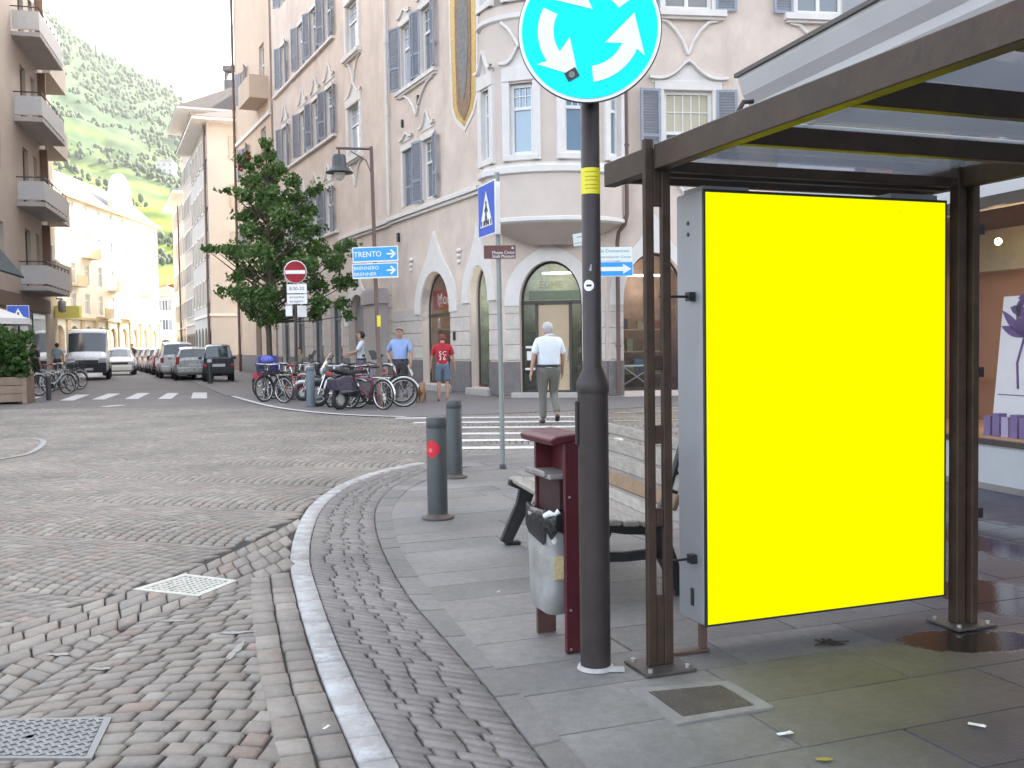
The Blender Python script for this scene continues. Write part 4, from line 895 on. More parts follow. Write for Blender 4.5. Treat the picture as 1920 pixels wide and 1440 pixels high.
mb = MB(); wall(mb, fQ, 0, LQ, 0, HQ, holes, .35); mb.add([(0, 0, 0), (0, -14, 0), (0, -14, HQ), (0, 0, HQ)], [(0, 1, 2, 3)], x=fQ); mb.add([(LQ, 0, 0), (LQ, -14, 0), (LQ, -14, HQ), (LQ, 0, HQ)], [(0, 1, 2, 3)], x=fQ); mb.add([(0, -14, 0), (LQ, -14, 0), (LQ, -14, HQ), (0, -14, HQ)], [(0, 1, 2, 3)], x=fQ)
gx = LQ * .62; mb.prism([(gx - 3.2, HQ)] + [(gx + 3.2 * math.cos(math.pi * (1 - k / 12)), HQ + 1.2 + 3.4 * math.sin(math.pi * k / 12)) for k in range(13)] + [(gx + 3.2, HQ)], -.5, .1, x=fQ)
mb.build('wall', pcream, pal, recalc=False)
mb = MB(); mb.box(-.3, LQ + .3, -.3, .6, HQ - .35, HQ, x=fQ); mb.box(-.2, LQ + .2, -.02, .35, 4.55, 4.8, x=fQ)
for c in range(10): s_ = LQ * c / 9; mb.box(max(0, s_ - .35), min(LQ, s_ + .35), -.02, .22, .02, 4.5, x=fQ)
mb.build('string_course', ptrim, pal)
mb = MB(); mb.add([(-.2, .1, HQ), (LQ + .2, .1, HQ), (LQ, -4, HQ + 3.6), (0, -4, HQ + 3.6), (LQ, -14, HQ + 3.8), (0, -14, HQ + 3.8), (LQ + .2, -14, HQ), (-.2, -14, HQ)], [(0, 1, 2, 3), (3, 2, 4, 5), (1, 6, 4, 2), (0, 3, 5, 7)], x=fQ); mb.build('roof', slate, pal)
mb = MB(); mb.prism([(gx + .9 * math.cos(a * math.pi / 8), HQ + 2.0 + 1.1 * math.sin(a * math.pi / 8)) for a in range(16)], .1, .14, x=fQ); mb.build('gable_window', pane, pal)
w0 = None
for h in holes:
    if len(h) > 4: continue
    if w0 is None: w0 = win_part(pal, M.Identity(4), -.62, .62, 0, 2.1, y=-.16, transom=.7, bars=0, mull=True, pm_=pm('glare_washed_pane', (.42, .38, .30), .4, var=.1)); o = w0  # pane colour kept pale to paint in the glare that washes out the windows
    else: o = copy_tree(w0, pal)
    o.matrix_local = fQ @ M.Translation(((h[0] + h[1]) / 2, 0, h[2]))
mb = MB()
for h in holes:
    if len(h) > 4: mb.box(h[0], h[1], -.6, -.3, .1, 3.9, x=fQ)
mb.build('arcade_recess', pm('ochre_shop_recess', (.30, .2, .1), .7, var=.4, scale=.5), pal)
for f_, c in ((1, 1), (1, 4), (2, 2), (0, 3), (0, 5), (1, 7)): mb = MB(); s_ = LQ * (c + .5) / 9; z_ = 5.0 + f_ * 3.1; mb.box(s_ - 1.3, s_ + 1.3, 0, 1.0, z_ - .2, z_, x=fQ); mb.box(s_ - 1.3, s_ + 1.3, .93, 1.0, z_, z_ + .95, x=fQ); mb.build('balcony', ptrim, pal)
# gap-filler houses beyond the bend
P_ = AT(326, 690, 150); P_.z = 0; house('townhouse', 'small white house with a low red roof closing the end of the street', P_, V((-1, .1, 0)).normalized(), V((-.1, -1, 0)).normalized(), 4.5, 8, 9.5, palec, 2, 2, rm_=pm('red_roof_tiles', (.35, .14, .08), .9, var=.2), eave=.5, roofh=2, side=False)
P_ = AT(292, 320, 700); house('farmhouse', 'tiny pale farmhouse standing on the vineyard slope', P_ - V((0, 0, 3)), V((1, 0, 0)), V((0, -1, 0)), 12, 9, 9, palec, 2, 3, eave=.4, roofh=3, side=False, gf=1, pl_=False)
# --- left apartment building with balconies
dE = hdir(470); nE = V((dE.y, -dE.x, 0)); EP = V((-18.55, 37.4, 0)); ap = thing('apartment_building', 'beige apartment block with stacked concrete balconies at the left edge', 'building', EP); fE = frame((0, 0, 0), dE, nE)
ebeige = pm('beige_render', (.43, .36, .30), .85, var=.1, scale=.6); concrete = pm('pale_concrete', (.42, .385, .355), .85, var=.12, scale=2); rail = pm('white_balcony_panel', (.50, .49, .48), .6, var=.06)
holes = []; bz = (3.7, 6.87, 10.05, 13.22)
for z_ in bz: holes += [(1.3, 2.3, z_ + .25, z_ + 2.5), (3.2, 4.0, z_ + .25, z_ + 2.5), (-3.4, -2.2, z_ + .9, z_ + 2.3)]
mb = MB(); wall(mb, fE, -12, 5.8, 0, 19, holes, .3); mb.add([(5.8, 0, 0), (5.8, -10, 0), (5.8, -10, 19), (5.8, 0, 19)], [(0, 1, 2, 3)], x=fE); mb.add([(-12, 0, 0), (-12, -10, 0), (-12, -10, 19), (-12, 0, 19)], [(0, 1, 2, 3)], x=fE); mb.add([(-12, 0, 19), (5.8, 0, 19), (5.8, -10, 19), (-12, -10, 19)], [(0, 1, 2, 3)], x=fE); mb.build('wall', ebeige, ap, recalc=False)
for h in holes: win_part(ap, fE, *h, y=-.2, transom=0, bars=0, fm=pm('brown_window_frame', (.14, .085, .055), .5, var=.1) if 1 < h[0] < 3 else whitep)
for z_ in bz:
    mb = MB(); mb.box(0, 4.75, 0, 1.0, z_, z_ + .17, x=fE); o = mb.build('balcony', concrete, ap, bevel=.01)
    mb = MB(); mb.box(0, .05, .05, .98, z_ + .25, z_ + .95, x=fE); mb.box(.05, 4.7, .93, .98, z_ + .25, z_ + .95, x=fE); mb.build('balcony_panel', rail, o)
    mb = MB()
    for k in range(7): mb.cyl((.1 + 4.55 * k / 6, .955, z_ + .17), (.1 + 4.55 * k / 6, .955, z_ + 1.08), .018, n=6, x=fE)
    mb.cyl((0, .955, z_ + 1.1), (4.75, .955, z_ + 1.1), .025, n=6, x=fE); mb.cyl((.025, 0, z_ + 1.1), (.025, .955, z_ + 1.1), .025, n=6, x=fE); mb.build('railing', greyp, o)
    mb = MB(); mb.box(4.6, 4.75, 0, .3, z_ + .17, z_ + 3.0, x=fE); mb.build('partition', pm('brown_partition', (.20, .12, .08), .7, var=.1), ap)
mb = MB(); mb.box(-12, 5.3, -.02, .12, 3.0, 3.55, x=fE); mb.build('shop_fascia', pm('brown_fascia', (.13, .085, .06), .6, var=.15), ap)
mb = MB(); mb.box(-11, 1, .0, .05, .2, 2.9, x=fE); mb.box(2.0, 4.4, .0, .05, .2, 2.9, x=fE); mb.build('shop_window', pane, ap)
mb = MB(); mb.add([(-11, .1, 5.2), (-4.6, .1, 5.2), (-4.6, 1.1, 3.9), (-11, 1.1, 3.9), (-11, .1, 5.14), (-4.6, .1, 5.14), (-4.6, 1.08, 3.84), (-11, 1.08, 3.84)], [(0, 1, 2, 3), (4, 5, 6, 7), (0, 3, 7, 4), (1, 2, 6, 5), (3, 2, 6, 7)], x=fE); mb.build('awning', pm('dark_green_awning', (.02, .04, .045), .8, var=.1), ap)
# second apartment building, sunlit
EP2 = EP + dE * 6.3 - nE * .9; ap2 = thing('apartment_building', 'sunlit yellow-beige apartment block with short balconies just beyond the concrete ones', 'building', EP2); ey = pm('yellow_beige_render', (.55, .48, .37), .85, var=.08, scale=.6)
mb = MB(); mb.box(0, 6.4, -10, 0, 0, 16.6, x=fE); mb.build('wall', ey, ap2); mb = MB(); mb.box(-.2, 6.6, -10, .5, 16.6, 16.85, x=fE); mb.build('eave', trim, ap2)
w0 = None
for f_ in range(4):
    for c in range(2):
        if w0 is None: w0 = win_part(ap2, M.Identity(4), -.6, .6, 0, 2.0, y=.0, transom=0, bars=0, mull=True); o = w0
        else: o = copy_tree(w0, ap2)
        o.matrix_local = fE @ M.Translation((1.7 + 3 * c, 0, 4.6 + 3.15 * f_))
    mb = MB(); z_ = 4.2 + 3.15 * f_; mb.box(.6, 4.6, 0, 1.0, z_, z_ + .2, x=fE); mb.box(.6, 4.6, .93, 1.0, z_ + .2, z_ + 1.2, x=fE); mb.box(.6, .67, 0, .93, z_ + .2, z_ + 1.2, x=fE); mb.build('balcony', pm('orange_beige_balcony', (.44, .38, .31), .8, var=.1), ap2)
mb = MB(); mb.box(5.4, 6.3, .05, 1.15, 3.0, 3.6, x=fE); mb.build('sign_box', pm('yellow_sign_box', (.9, .8, .2), .6, var=.05), ap2)
# --- shop building on the right
dD = hdir(452); nD = V((-dD.y, dD.x, 0)); DP = V((4.39, 9.37, 0)); sh = thing('shop_building', 'pale grey shop front with a moulded cornice, at the right behind the bus shelter', 'building', DP); fD = frame((0, 0, 0), dD, nD)
dgrey = pm('pale_grey_render', (.33, .325, .345), .85, var=.05, scale=.8, bump=.12, bscale=22); dwhite = pm('white_fascia', (.45, .45, .455), .7, var=.05, scale=1)
mb = MB(); hw_ = (-6.0, 1.9, .45, 2.62); wall(mb, fD, -14, 3.55, 0, 4.6, [hw_], .12)
mb.add([(3.55, 0, 0), (3.55, -9, 0), (3.55, -9, 4.6), (3.55, 0, 4.6)], [(0, 1, 2, 3)], x=fD); mb.add([(-14, -.4, 4.6), (3.55, -.4, 4.6), (3.55, -9, 4.6), (-14, -9, 4.6)], [(0, 1, 2, 3)], x=fD); mb.build('wall', dwhite, sh, recalc=False)
mb = MB(); prof = [(-.02, 4.02), (.05, 4.02), (.05, 4.18), (.12, 4.26), (.20, 4.40), (.20, 4.50), (.30, 4.62), (.36, 4.80), (.36, 4.86), (-.02, 4.86)]
for e0, e1 in ((-14, 3.9),): mb.prism([(a, z) for a, z in prof], e0, e1, plane='yz', x=fD)
mb.build('cornice', dwhite, sh)
mb = MB(); mb.box(-14, 3.95, -.3, .40, 4.86, 4.91, x=fD); mb.box(2.65, 4.0, -6, -.3, 4.95, 5.02, x=fD); mb.build('roof', pm('dark_sheet_metal', (.07, .065, .06), .5, var=.15), sh)
mb = MB(); mb.box(-14, 2.6, -9, -.32, 4.6, 15.5, x=fD); mb.build('upper_wall', dgrey, sh)
mb = MB(); mb.box(-6.1, 2.0, -.02, .05, 2.62, 2.72, x=fD); mb.box(-6.1, 2.0, -.05, .03, .42, .47, x=fD)
for s_ in (-6.0, -2.2, 1.86): mb.box(s_ - .03, s_ + .03, -.1, .0, .47, 2.62, x=fD)
o = mb.build('shop_front', dframe, sh)
mb = MB(); mb.add([(-6, -.06, .47), (1.9, -.06, .47), (1.9, -.06, 2.62), (-6, -.06, 2.62)], [(0, 1, 2, 3)], x=fD); mb.build('pane', clear_glass('display_window_glass', (.9, .92, .92), .6), o, recalc=False)
mb = MB(); mb.box(-14, 3.56, 0, .02, 0.06, .40, x=fD); mb.build('base_panel', pm('white_base_panel', (.36, .37, .385), .6, var=.05), sh); mb = MB(); mb.box(-14, 3.56, 0, .03, 0.0, .06, x=fD); mb.build('skirting', plinth_m, sh)
orw = pm('terracotta_shop_wall', (.27, .14, .085), .7, var=.12, scale=2); oak = pm('pale_oak', (.42, .27, .14), .5, var=.15)
mb = MB(); mb.add([(-6.2, -.12, .42), (2.1, -.12, .42), (2.1, -.12, 2.9), (-6.2, -.12, 2.9), (-6.2, -1.6, .42), (2.1, -1.6, .42), (2.1, -1.6, 2.9), (-6.2, -1.6, 2.9)], [(4, 5, 6, 7), (0, 4, 7, 3), (1, 5, 6, 2), (3, 2, 6, 7)], x=fD); mb.cur = 1; mb.box(-6.2, 2.1, -1.6, -.12, .40, .46, x=fD); o = mb.build('shop_interior', [orw, oak], sh, recalc=False)
mb = MB(); mb.box(-6, 1.8, -1.58, -1.3, 2.15, 2.6, x=fD); mb.build('valance', pm('olive_valance', (.25, .23, .15), .7, var=.15), o)
mb = MB()
for s_, y_, z_ in ((-.6, -.55, 1.62), (-.15, -.8, 2.1), (-1.3, -.55, 2.4), (-2.4, -.7, 2.35), (.6, -.8, 2.4)): mb.ell((s_, y_, z_), (.035, .035, .035), 10, 8, x=fD)
mb.build('spot_lamp', warm, o)
for s_ in (-.4, -2.2):
    ld = bpy.data.lights.new('shop_lamp', 'POINT'); ld.energy = 11; ld.color = (1, .68, .38); ld.shadow_soft_size = .05; lo = bpy.data.objects.new('shop_lamp', ld); COL.objects.link(lo); lo.parent = sh; lo.matrix_local = fD @ M.Translation((s_, -.95, 2.05))
# poster board leaning in the window
pb = thing('poster_board', 'white leaning poster board with purple flowers in the lit shop window', 'poster', DP); fP = fD @ M.Translation((.22, -.5, .47)) @ M.Rotation(rad(6), 4, 'X')
mb = MB(); mb.box(-1.25, .12, -.02, .0, 0, 1.36, x=fP); mb.build('board', pm('white_poster_card', (.62, .60, .62), .6, var=.03), pb)
pur = pm('purple_print', (.10, .05, .17), .6, var=.3, scale=9); lil = pm('lilac_print', (.36, .30, .46), .6, var=.15, scale=7)
mb = MB(); r2 = random.Random(5)
def leafp(mb, cx, cz, a, l, wd, y):
    ps = []
    for k in range(13):
        t_ = k / 12; w_ = wd * math.sin(math.pi * t_); ps.append((cx + math.cos(a) * l * t_ - math.sin(a) * w_, y, cz + math.sin(a) * l * t_ + math.cos(a) * w_))
    for k in range(11, 0, -1):
        t_ = k / 12; w_ = -wd * math.sin(math.pi * t_); ps.append((cx + math.cos(a) * l * t_ - math.sin(a) * w_, y, cz + math.sin(a) * l * t_ + math.cos(a) * w_))
    mb.add(ps, [list(range(len(ps)))], x=fP)
for k in range(9): leafp(mb, -.2, .95, rad(20 + k * 20), .34 + .1 * math.sin(k * 2), .045, .0025)
for k in range(7): leafp(mb, .02 - .05 * k, 1.25 + .02 * k, rad(200 + 31 * k), .16, .04, .003)
mb.tube([(-.2, .003, .95), (-.14, .003, .7), (-.18, .003, .45)], .012, 5, x=fP); mb.tube([(-.2, .003, .95), (-.28, .003, .7), (-.33, .003, .42)], .012, 5, x=fP)
mb.build('flower_print', pur, pb, recalc=False); mb = MB(); mb.box(-1.2, .08, .0, .004, .38, .39, x=fP); mb.build('rule_line', pur, pb)
for k in range(6):
    mb = MB(); mb.box(-.10 - k * .115, -.01 - k * .115, .0, .09, .0, .19 + .03 * (k % 2), x=fD @ M.Translation((.26, -.42, .462))); tag(mb.build('product_box', pm('purple_product_box', (.16, .11, .26), .5, var=.2) if k != 2 else lil, None), 'purple product box standing in front of the leaning poster board', 'box', 'purple boxes in front of the poster board').location = DP
# ================================================================ STREET FURNITURE
# --- bus shelter
LP = V((.63, 4.26, 0)); fS = frame(LP, eS, dS); W_ = 1.69
bsx = thing('bus_shelter', 'brown steel bus shelter with translucent roof panels over the wet pavement', 'bus shelter', LP); rs_ = M.Translation(-LP) @ fS
for u, nm in ((0, 0), (W_, 1)):
    mb = MB(); zt = 2.285
    if nm == 0:
        mb.box(u - .062, u - .019, -.014, .014, .012, zt, x=rs_); mb.box(u + .019, u + .062, -.014, .014, .012, zt - .03, x=rs_)
        for a, b_ in ((.012, .32), (.62, .70), (.98, 1.06), (1.30, 1.36), (2.0, zt - .04)): mb.box(u - .019, u + .019, -.012, .012, a, b_, x=rs_)
    else:
        mb.box(u - .055, u + .0, -.03, .03, .012, zt, x=rs_); mb.box(u + .008, u + .05, -.06, .05, .012, zt, x=rs_); mb.box(u - .0, u + .008, -.02, .02, .012, zt, x=rs_)
    p = mb.build('post', brown, bsx, bevel=.004)
    mb = MB(); mb.box(u - .12, u + .12, -.11, .11, .0, .012, x=rs_); o = mb.build('base_plate', pm('worn_steel_plate', (.10, .085, .075), .5, metal=.4, var=.25, scale=12), p, bevel=.002)
    mb = MB(); 
    for a in (-.09, .09):
        for c in (-.08, .08): mb.cyl((u + a, c, .012), (u + a, c, .026), .012, n=6, x=rs_)
    mb.build('bolt', galv, o)
for u in (0, W_):
    mb = MB(); mb.box(u - .03, u + .03, -6.2, .45, 2.15, 2.258, x=rs_) if u else (mb.box(u - .03, u + .03, -6.2, -.031, 2.15, 2.258, x=rs_), mb.box(u - .03, u + .03, .031, .45, 2.15, 2.258, x=rs_)); mb.build('roof_beam', brown, bsx, bevel=.004)
for v_, hh in ((.12, .05), (-.0, .045), (-.60, .075), (-1.225, .09), (-1.85, .09), (-2.5, .09), (-3.6, .09), (-4.8, .09)):
    mb = MB(); mb.box(.031, W_ - .031, v_ - .022, v_ + .022, 2.15, 2.15 + hh, x=rs_); mb.build('cross_beam', brown, bsx, bevel=.003)
mb = MB(); mb.box(.0, W_, .30, .33, 2.15, 2.2, x=rs_); mb.build('cross_beam', brown, bsx)
roofg = clear_glass('translucent_roof_panel', (.70, .73, .77), .6, .06, body=(.42, .43, .46), bodyf=.38)
vs_ = [.40, -.59, -1.215, -1.84, -2.49, -3.59, -4.79, -6.1]
for a, b_ in zip(vs_, vs_[1:]):
    mb = MB(); mb.box(.04, W_ - .04, b_ + .02, a - .02, 2.242, 2.25, x=rs_); mb.build('roof_panel', roofg, bsx)
mb = MB()
for s_ in (.1, .5, .9): pass
for z_ in (.55, 1.25, 1.95): mb.box(W_ + .05, W_ + .12, -.02, .012, z_ - .025, z_ + .025, x=rs_); mb.cyl((W_ + .085, -.02, z_), (W_ + .085, -.03, z_), .008, n=8, x=rs_)
mb.build('glazing_clamp', blackm, bsx)
mb = MB(); mb.box(.08, .16, -.04, -.01, 2.262, 2.30, x=rs_); mb.tube([(.0, -.62, 2.26), (.02, -.63, 2.30), (.06, -.63, 2.305)], .01, 6, x=rs_); mb.build('roof_bracket', blackm, bsx)
# --- advertising light box between the posts
u0, u1, zb_, zt_ = .232, 1.588, .150, 2.085
lb = thing('advertising_light_box', 'grey metal advertising box with a plain bright yellow panel inside the bus shelter', 'advertising panel', LP + eS * .9)
rl = M.Translation(-(LP + eS * .9)) @ fS
housing = pm('grey_box_aluminium', (.31, .32, .335), .42, metal=.25, var=.06, scale=3)
mb = MB(); mb.box(u0, u1, .012, .235, zb_, zt_, x=rl); mb.build('housing', housing, lb, bevel=.006)
mb = MB(); t = .012
for q in ((u0, u1, zt_ - t, zt_), (u0, u1, zb_, zb_ + .008), (u0, u0 + .008, zb_ + .008, zt_ - t), (u1 - .008, u1, zb_ + .008, zt_ - t)): mb.box(q[0], q[1], -.004, .0115, q[2], q[3], x=rl)
mb.build('frame', blackm, lb)
mb = MB(); mb.box(u0 + .008, u1 - .008, .0, .010, zb_ + .008, zt_ - t, x=rl); mb.build('yellow_panel', pm('backlit_yellow_panel', (.03, .03, 0), .6, var=0, spec=0, emit=(1, 1, 0), es=.162), lb)
mb = MB(); mb.box(u0 + .02, u0 + .26, .04, .20, zt_, zt_ + .022, x=rl); mb.box(u1 - .3, u1 - .02, .04, .2, zt_, zt_ + .03, x=rl); mb.build('top_cap', housing, lb)
mb = MB()
for z_ in (.44, 1.62):
    mb.cyl((.06, .09, z_), (u0 - .02, .09, z_), .006, n=8, x=rl); mb.box(u0 - .03, u0, .07, .11, z_ - .02, z_ + .02, x=rl)
for z_ in (1.62, .62, .25): mb.cyl((u1, .09, z_), (W_ - .05, .09, z_), .006, n=8, x=rl)
mb.build('bracket', blackm, lb)
mb = MB()
for y_, z_ in ((.13, 1.95), (.13, 1.90)): mb.cyl((u0 - .003, y_, z_), (u0 + .002, y_, z_), .010, n=10, x=rl)
mb.box(u0 - .003, u0 + .002, .10, .125, .22, .30, x=rl); mb.build('lock', blackm, lb)
mb = MB(); mb.box(.07, u0 + .09, .11, .16, .0, .012, x=rl); mb.box(u0 + .05, u0 + .08, .12, .15, .012, zb_, x=rl); mb.build('foot_bar', rust, lb)
# --- lamp post with roundabout sign
PP = G(1117, 1252); po = thing('signpost', 'dark brown steel post carrying the big cyan roundabout sign in the foreground', 'signpost', PP)
dpost = pm('dark_brown_post_paint', (.038, .030, .029), .45, var=.2, scale=10, bump=.05, spec=.35, dirt=(.045, .034, .03), dscale=7)
mb = MB(); mb.lathe([(.0665, 0), (.0665, 1.235), (.0665, 1.26), (.045, 1.31), (.0405, 1.32), (.0405, 2.75), (0, 2.755)], 32); mb.build('post', dpost, po)
mb = MB(); mb.lathe([(.069, 1.205), (.071, 1.215), (.071, 1.245), (.066, 1.26)], 32); mb.build('collar', dpost, po)
mb = MB(); mb.box(-.078, -.0655, -.02, .02, .98, 1.17); mb.build('service_door', dpost, po, bevel=.003)
mb = MB(); mb.lathe([(.082, .0), (.075, .014), (.0668, .016)], 24); mb.box(.04, .12, -.06, -.02, 0, .012); mb.build('mortar_collar', pm('pale_mortar', (.40, .39, .37), .9, var=.2, scale=20), po)
def band(mb, r, z0, z1, a0=0, a1=360, n=40):
    vs = []
    for k in range(n + 1): a = rad(a0 + (a1 - a0) * k / n); vs += [(r * math.cos(a), r * math.sin(a), z0), (r * math.cos(a), r * math.sin(a), z1)]
    mb.add(vs, [(2 * k, 2 * k + 2, 2 * k + 3, 2 * k + 1) for k in range(n)], True)
mb = MB(); band(mb, .0412, 2.055, 2.165); o = mb.build('sticker', yellowst, po, recalc=False)
mb = MB(); 
for z_ in (2.075, 2.09, 2.11, 2.125, 2.145): band(mb, .0416, z_, z_ + .004, 230, 310, 14)
mb.build('print', pm('olive_print', (.35, .30, .02), .6, var=0), o, recalc=False)
mb = MB(); 
for k in range(20):
    pass
def wrapped_disc(mb, r, z, a, rad_, n=18):
    vs = [(r * math.cos(rad(a)), r * math.sin(rad(a)), z)]; m = 6
    for j in range(1, m + 1):
        for k in range(n): t_ = 2 * math.pi * k / n; an = rad(a) + rad_ * j / m * math.cos(t_) / r; vs.append((r * math.cos(an), r * math.sin(an), z + rad_ * j / m * math.sin(t_)))
    mb.add(vs, [(0, 1 + k, 1 + (k + 1) % n) for k in range(n)] + [(1 + (j - 1) * n + k, 1 + j * n + k, 1 + j * n + (k + 1) % n, 1 + (j - 1) * n + (k + 1) % n) for j in range(1, m) for k in range(n)], True)
wrapped_disc(mb, .0412, 1.665, 246, .024); mb.cur = 1
for k in range(3): wrapped_disc(mb, .0416, 1.665, 238 + k * 10, .0055, 8)
mb.build('sticker', [white_sign, black_sign], po, recalc=False)
mb = MB(); vs = []
for an, z_ in ((262, 1.755), (300, 1.765), (262, 1.725), (250, 1.73)): vs.append((.0412 * math.cos(rad(an)), .0412 * math.sin(rad(an)), z_))
mb.add(vs, [(0, 1, 2), (0, 2, 3)]); mb.build('sticker', pm('faded_grey_sticker', (.35, .37, .42), .6, var=.2, scale=40), po, recalc=False)
# sign disc: its own plate, turned toward the viewer of the roundabout
sc_ = AT(1105, 57, 4.165) - PP; fs = facing(sc_, (-.12, -1, 0)); R_ = .300
cyan = pm('cyan_sign_sheet', (.012, .88, .86), .6, var=0, spec=.1)
mb = MB()
mb.lathe([(0, -.012), (R_ - .004, -.012), (R_, -.008), (R_, .0), (R_ - .006, .003)], 64, x=fs); plate = mb.build('sign_plate', pm('dark_sign_back', (.10, .07, .08), .5, var=.1), po)
mb = MB(); mb.disc(R_ - .004, .0045, x=fs); mb.build('sign_rim', white_sign, plate, recalc=False)
mb = MB(); mb.disc(R_ - .018, .0075, x=fs); mb.build('sign_face', cyan, plate, recalc=False)
mb = MB(); mm = R_ / 133.0
for th0 in (152, 274, 34):
    pts_o, pts_i = [], []
    for k in range(15): a = rad(th0 + 62 * k / 14); pts_o.append((95 * mm * math.cos(a), 95 * mm * math.sin(a))); pts_i.append((66 * mm * math.cos(a), 66 * mm * math.sin(a)))
    for k in range(14): mb.add([(*pts_o[k], .0095), (*pts_o[k + 1], .0095), (*pts_i[k + 1], .0095), (*pts_i[k], .0095)], [(0, 1, 2, 3)], x=fs)
    def P_l(r, a): return (r * mm * math.cos(rad(th0 + a)), r * mm * math.sin(rad(th0 + a)), .0095)
    mb.add([P_l(113, 59), P_l(38, 46), P_l(66, 62), P_l(95, 62), P_l(87, 104)], [(0, 3, 4), (3, 2, 4), (2, 1, 4)], x=fs)
mb.build('sign_arrows', white_sign, plate, recalc=False)
mb = MB(); q = fs @ M.Translation((-33 * mm, -80 * mm, .0105)) @ rotz(rad(28)); mb.box(-.026, .026, -.02, .02, 0, .001, x=q); mb.cur = 1; mb.lathe([(.008, .0015), (.013, .0015)], 20, x=q); mb.lathe([(0, .0015), (.005, .0015)], 12, x=q); mb.build('sticker', [black_sign, pm('grey_print', (.4, .4, .42), .6, var=0)], plate, recalc=False)
mb = MB(); 
for z_ in (-.15, .15): mb.box(-.06, .06, z_ - .015, z_ + .015, -.075, -.012, x=fs)
mb.build('clamp', galv, plate)
# --- bollards
def bollard(r, h, mat_):
    t = thing('bollard', 'x', 'bollard'); mb = MB(); mb.lathe([(r, .012), (r, h - .10), (r * .985, h - .098), (r * .985, h - .09), (r, h - .088), (r, h - .012), (r - .012, h), (0, h + .002)], 32); mb.build('shaft', mat_, t)
    mb = MB(); mb.lathe([(r + .05, 0), (r + .05, .012), (r + .03, .018), (r + .004, .03), (r, .04)], 24); mb.build('base_flange', pm('rusty_flange', (.085, .065, .055), .7, var=.3, scale=20), t); return t
b0 = bollard(.083, .835, greyp); place(b0, G(821, 971), .3, 'nearest grey steel bollard with a round red sticker on its shaft', 'grey bollards at the pavement edge')
b1 = copy_tree(b0); place(b1, G(853, 895), 1.2, 'grey steel bollard standing just behind the one with the red sticker', 'grey bollards at the pavement edge')
mb = MB(); wrapped_disc(mb, .0838, .575, -116.5, .070, 28); mb.cur = 1; wrapped_disc(mb, .0842, .565, -124, .02, 14)
o = mb.build('sticker', [red_sign, pm('pink_print', (.60, .12, .14), .6, var=.1)], b0, recalc=False)
o.rotation_euler = (0, 0, -.3)
b2 = bollard(.10, .95, pm('blue_grey_bollard_paint', (.10, .125, .15), .5, var=.12)); place(b2, G(583, 764), 0, 'blue-grey bollard in front of the parked bicycles and motorcycle', None)
b3 = bollard(.09, 1.0, pm('dark_bollard_paint', (.04, .045, .045), .5, var=.12)); place(b3, G(394, 720), 0, 'dark bollard with a pale cap beside the parked silver estate car', None); mb = MB(); mb.lathe([(.092, .86), (.092, .98)], 20); mb.build('reflective_band', whitep, b3)
# --- litter bin
bp_ = V((.235, 4.60, 0)); bt = thing('litter_bin', 'dark red framed litter bin with a galvanised bucket and black bag by the signpost', 'litter bin', bp_); fb = M.Translation(-bp_) @ frame(V((.24, 4.47, 0)), eS, dS)
mb = MB(); mb.box(-.012, .075, -.012, .012, 0, 1.0, x=fb); mb.build('side_plate', darkred, bt, bevel=.004)
mb = MB(); mb.box(-.015, .085, .335, .355, .0, 1.0, x=fb); mb.build('side_plate', pm('grimy_red_plate', (.09, .04, .035), .6, var=.3, scale=9), bt, bevel=.004)
mb = MB(); mb.prism([(-.085, .985), (-.070, .955), (.085, .985), (.085, 1.012), (-.05, 1.0)], -.02, .37, x=fb); mb.build('lid', darkred, bt, bevel=.006)
mb = MB(); mb.box(.055, .07, .012, .335, .62, .985, x=fb); mb.box(-.03, .055, .29, .305, .62, .97, x=fb); mb.build('back_panel', darkred, bt)
mb = MB(); mb.box(-.075, .055, .014, .33, .80, .822, x=fb); mb.box(-.09, -.075, .05, .28, .81, .835, x=fb); mb.build('ashtray_shelf', pm('worn_grey_shelf', (.25, .23, .225), .5, metal=.3, var=.2, scale=12), bt, bevel=.004)
mb = MB(); mb.box(-.02, .05, .03, .285, .60, .80, x=fb); mb.build('inner_box', pm('dark_maroon_inner', (.03, .008, .01), .6, var=.1), bt)
mb = MB()
def rrect(cx, cy, hx, hy, r, n=5):
    ps = []
    for q, (sx_, sy_) in enumerate(((1, 1), (-1, 1), (-1, -1), (1, -1))):
        for k in range(n): a = math.pi / 2 * q + math.pi / 2 * k / (n - 1); ps.append((cx + sx_ * (hx - r) + r * math.cos(a), cy + sy_ * (hy - r) + r * math.sin(a)))
    return ps
def loft(mb, rings, x=None, cap=True, smooth=True):
    n = len(rings[0]); vs = [p for r in rings for p in r]
    mb.add(vs, [(j * n + i, j * n + (i + 1) % n, (j + 1) * n + (i + 1) % n, (j + 1) * n + i) for j in range(len(rings) - 1) for i in range(n)], smooth, x)
    if cap: mb.add(rings[0], [list(range(n))[::-1]], x=x); mb.add(rings[-1], [list(range(n))], x=x)
rg = []
for z_, k in ((.17, .86), (.175, .9), (.30, .97), (.45, 1.0), (.60, 1.0), (.605, 1.03), (.62, 1.03), (.622, .98)): rg.append([(a, b_, z_) for a, b_ in rrect(-.012, .168, .068 * k, .145 * k, .045)])
loft(mb, rg, fb); bk_ = mb.build('bucket', galv, bt)
mb = MB(); q = fb @ M.Translation((-.03, .020, .40)); mb.box(-.03, .02, -.0045, -.001, -.06, .045, x=q); mb.build('label', pm('faded_yellow_label', (.52, .43, .24), .7, var=.25, scale=60), bk_)
mb = MB(); mb.ell((-.05, .026, .52), (.014, .003, .02), 10, 6, x=fb); mb.build('paint_blotch', whitep, bk_)
mb = MB(); rg = []
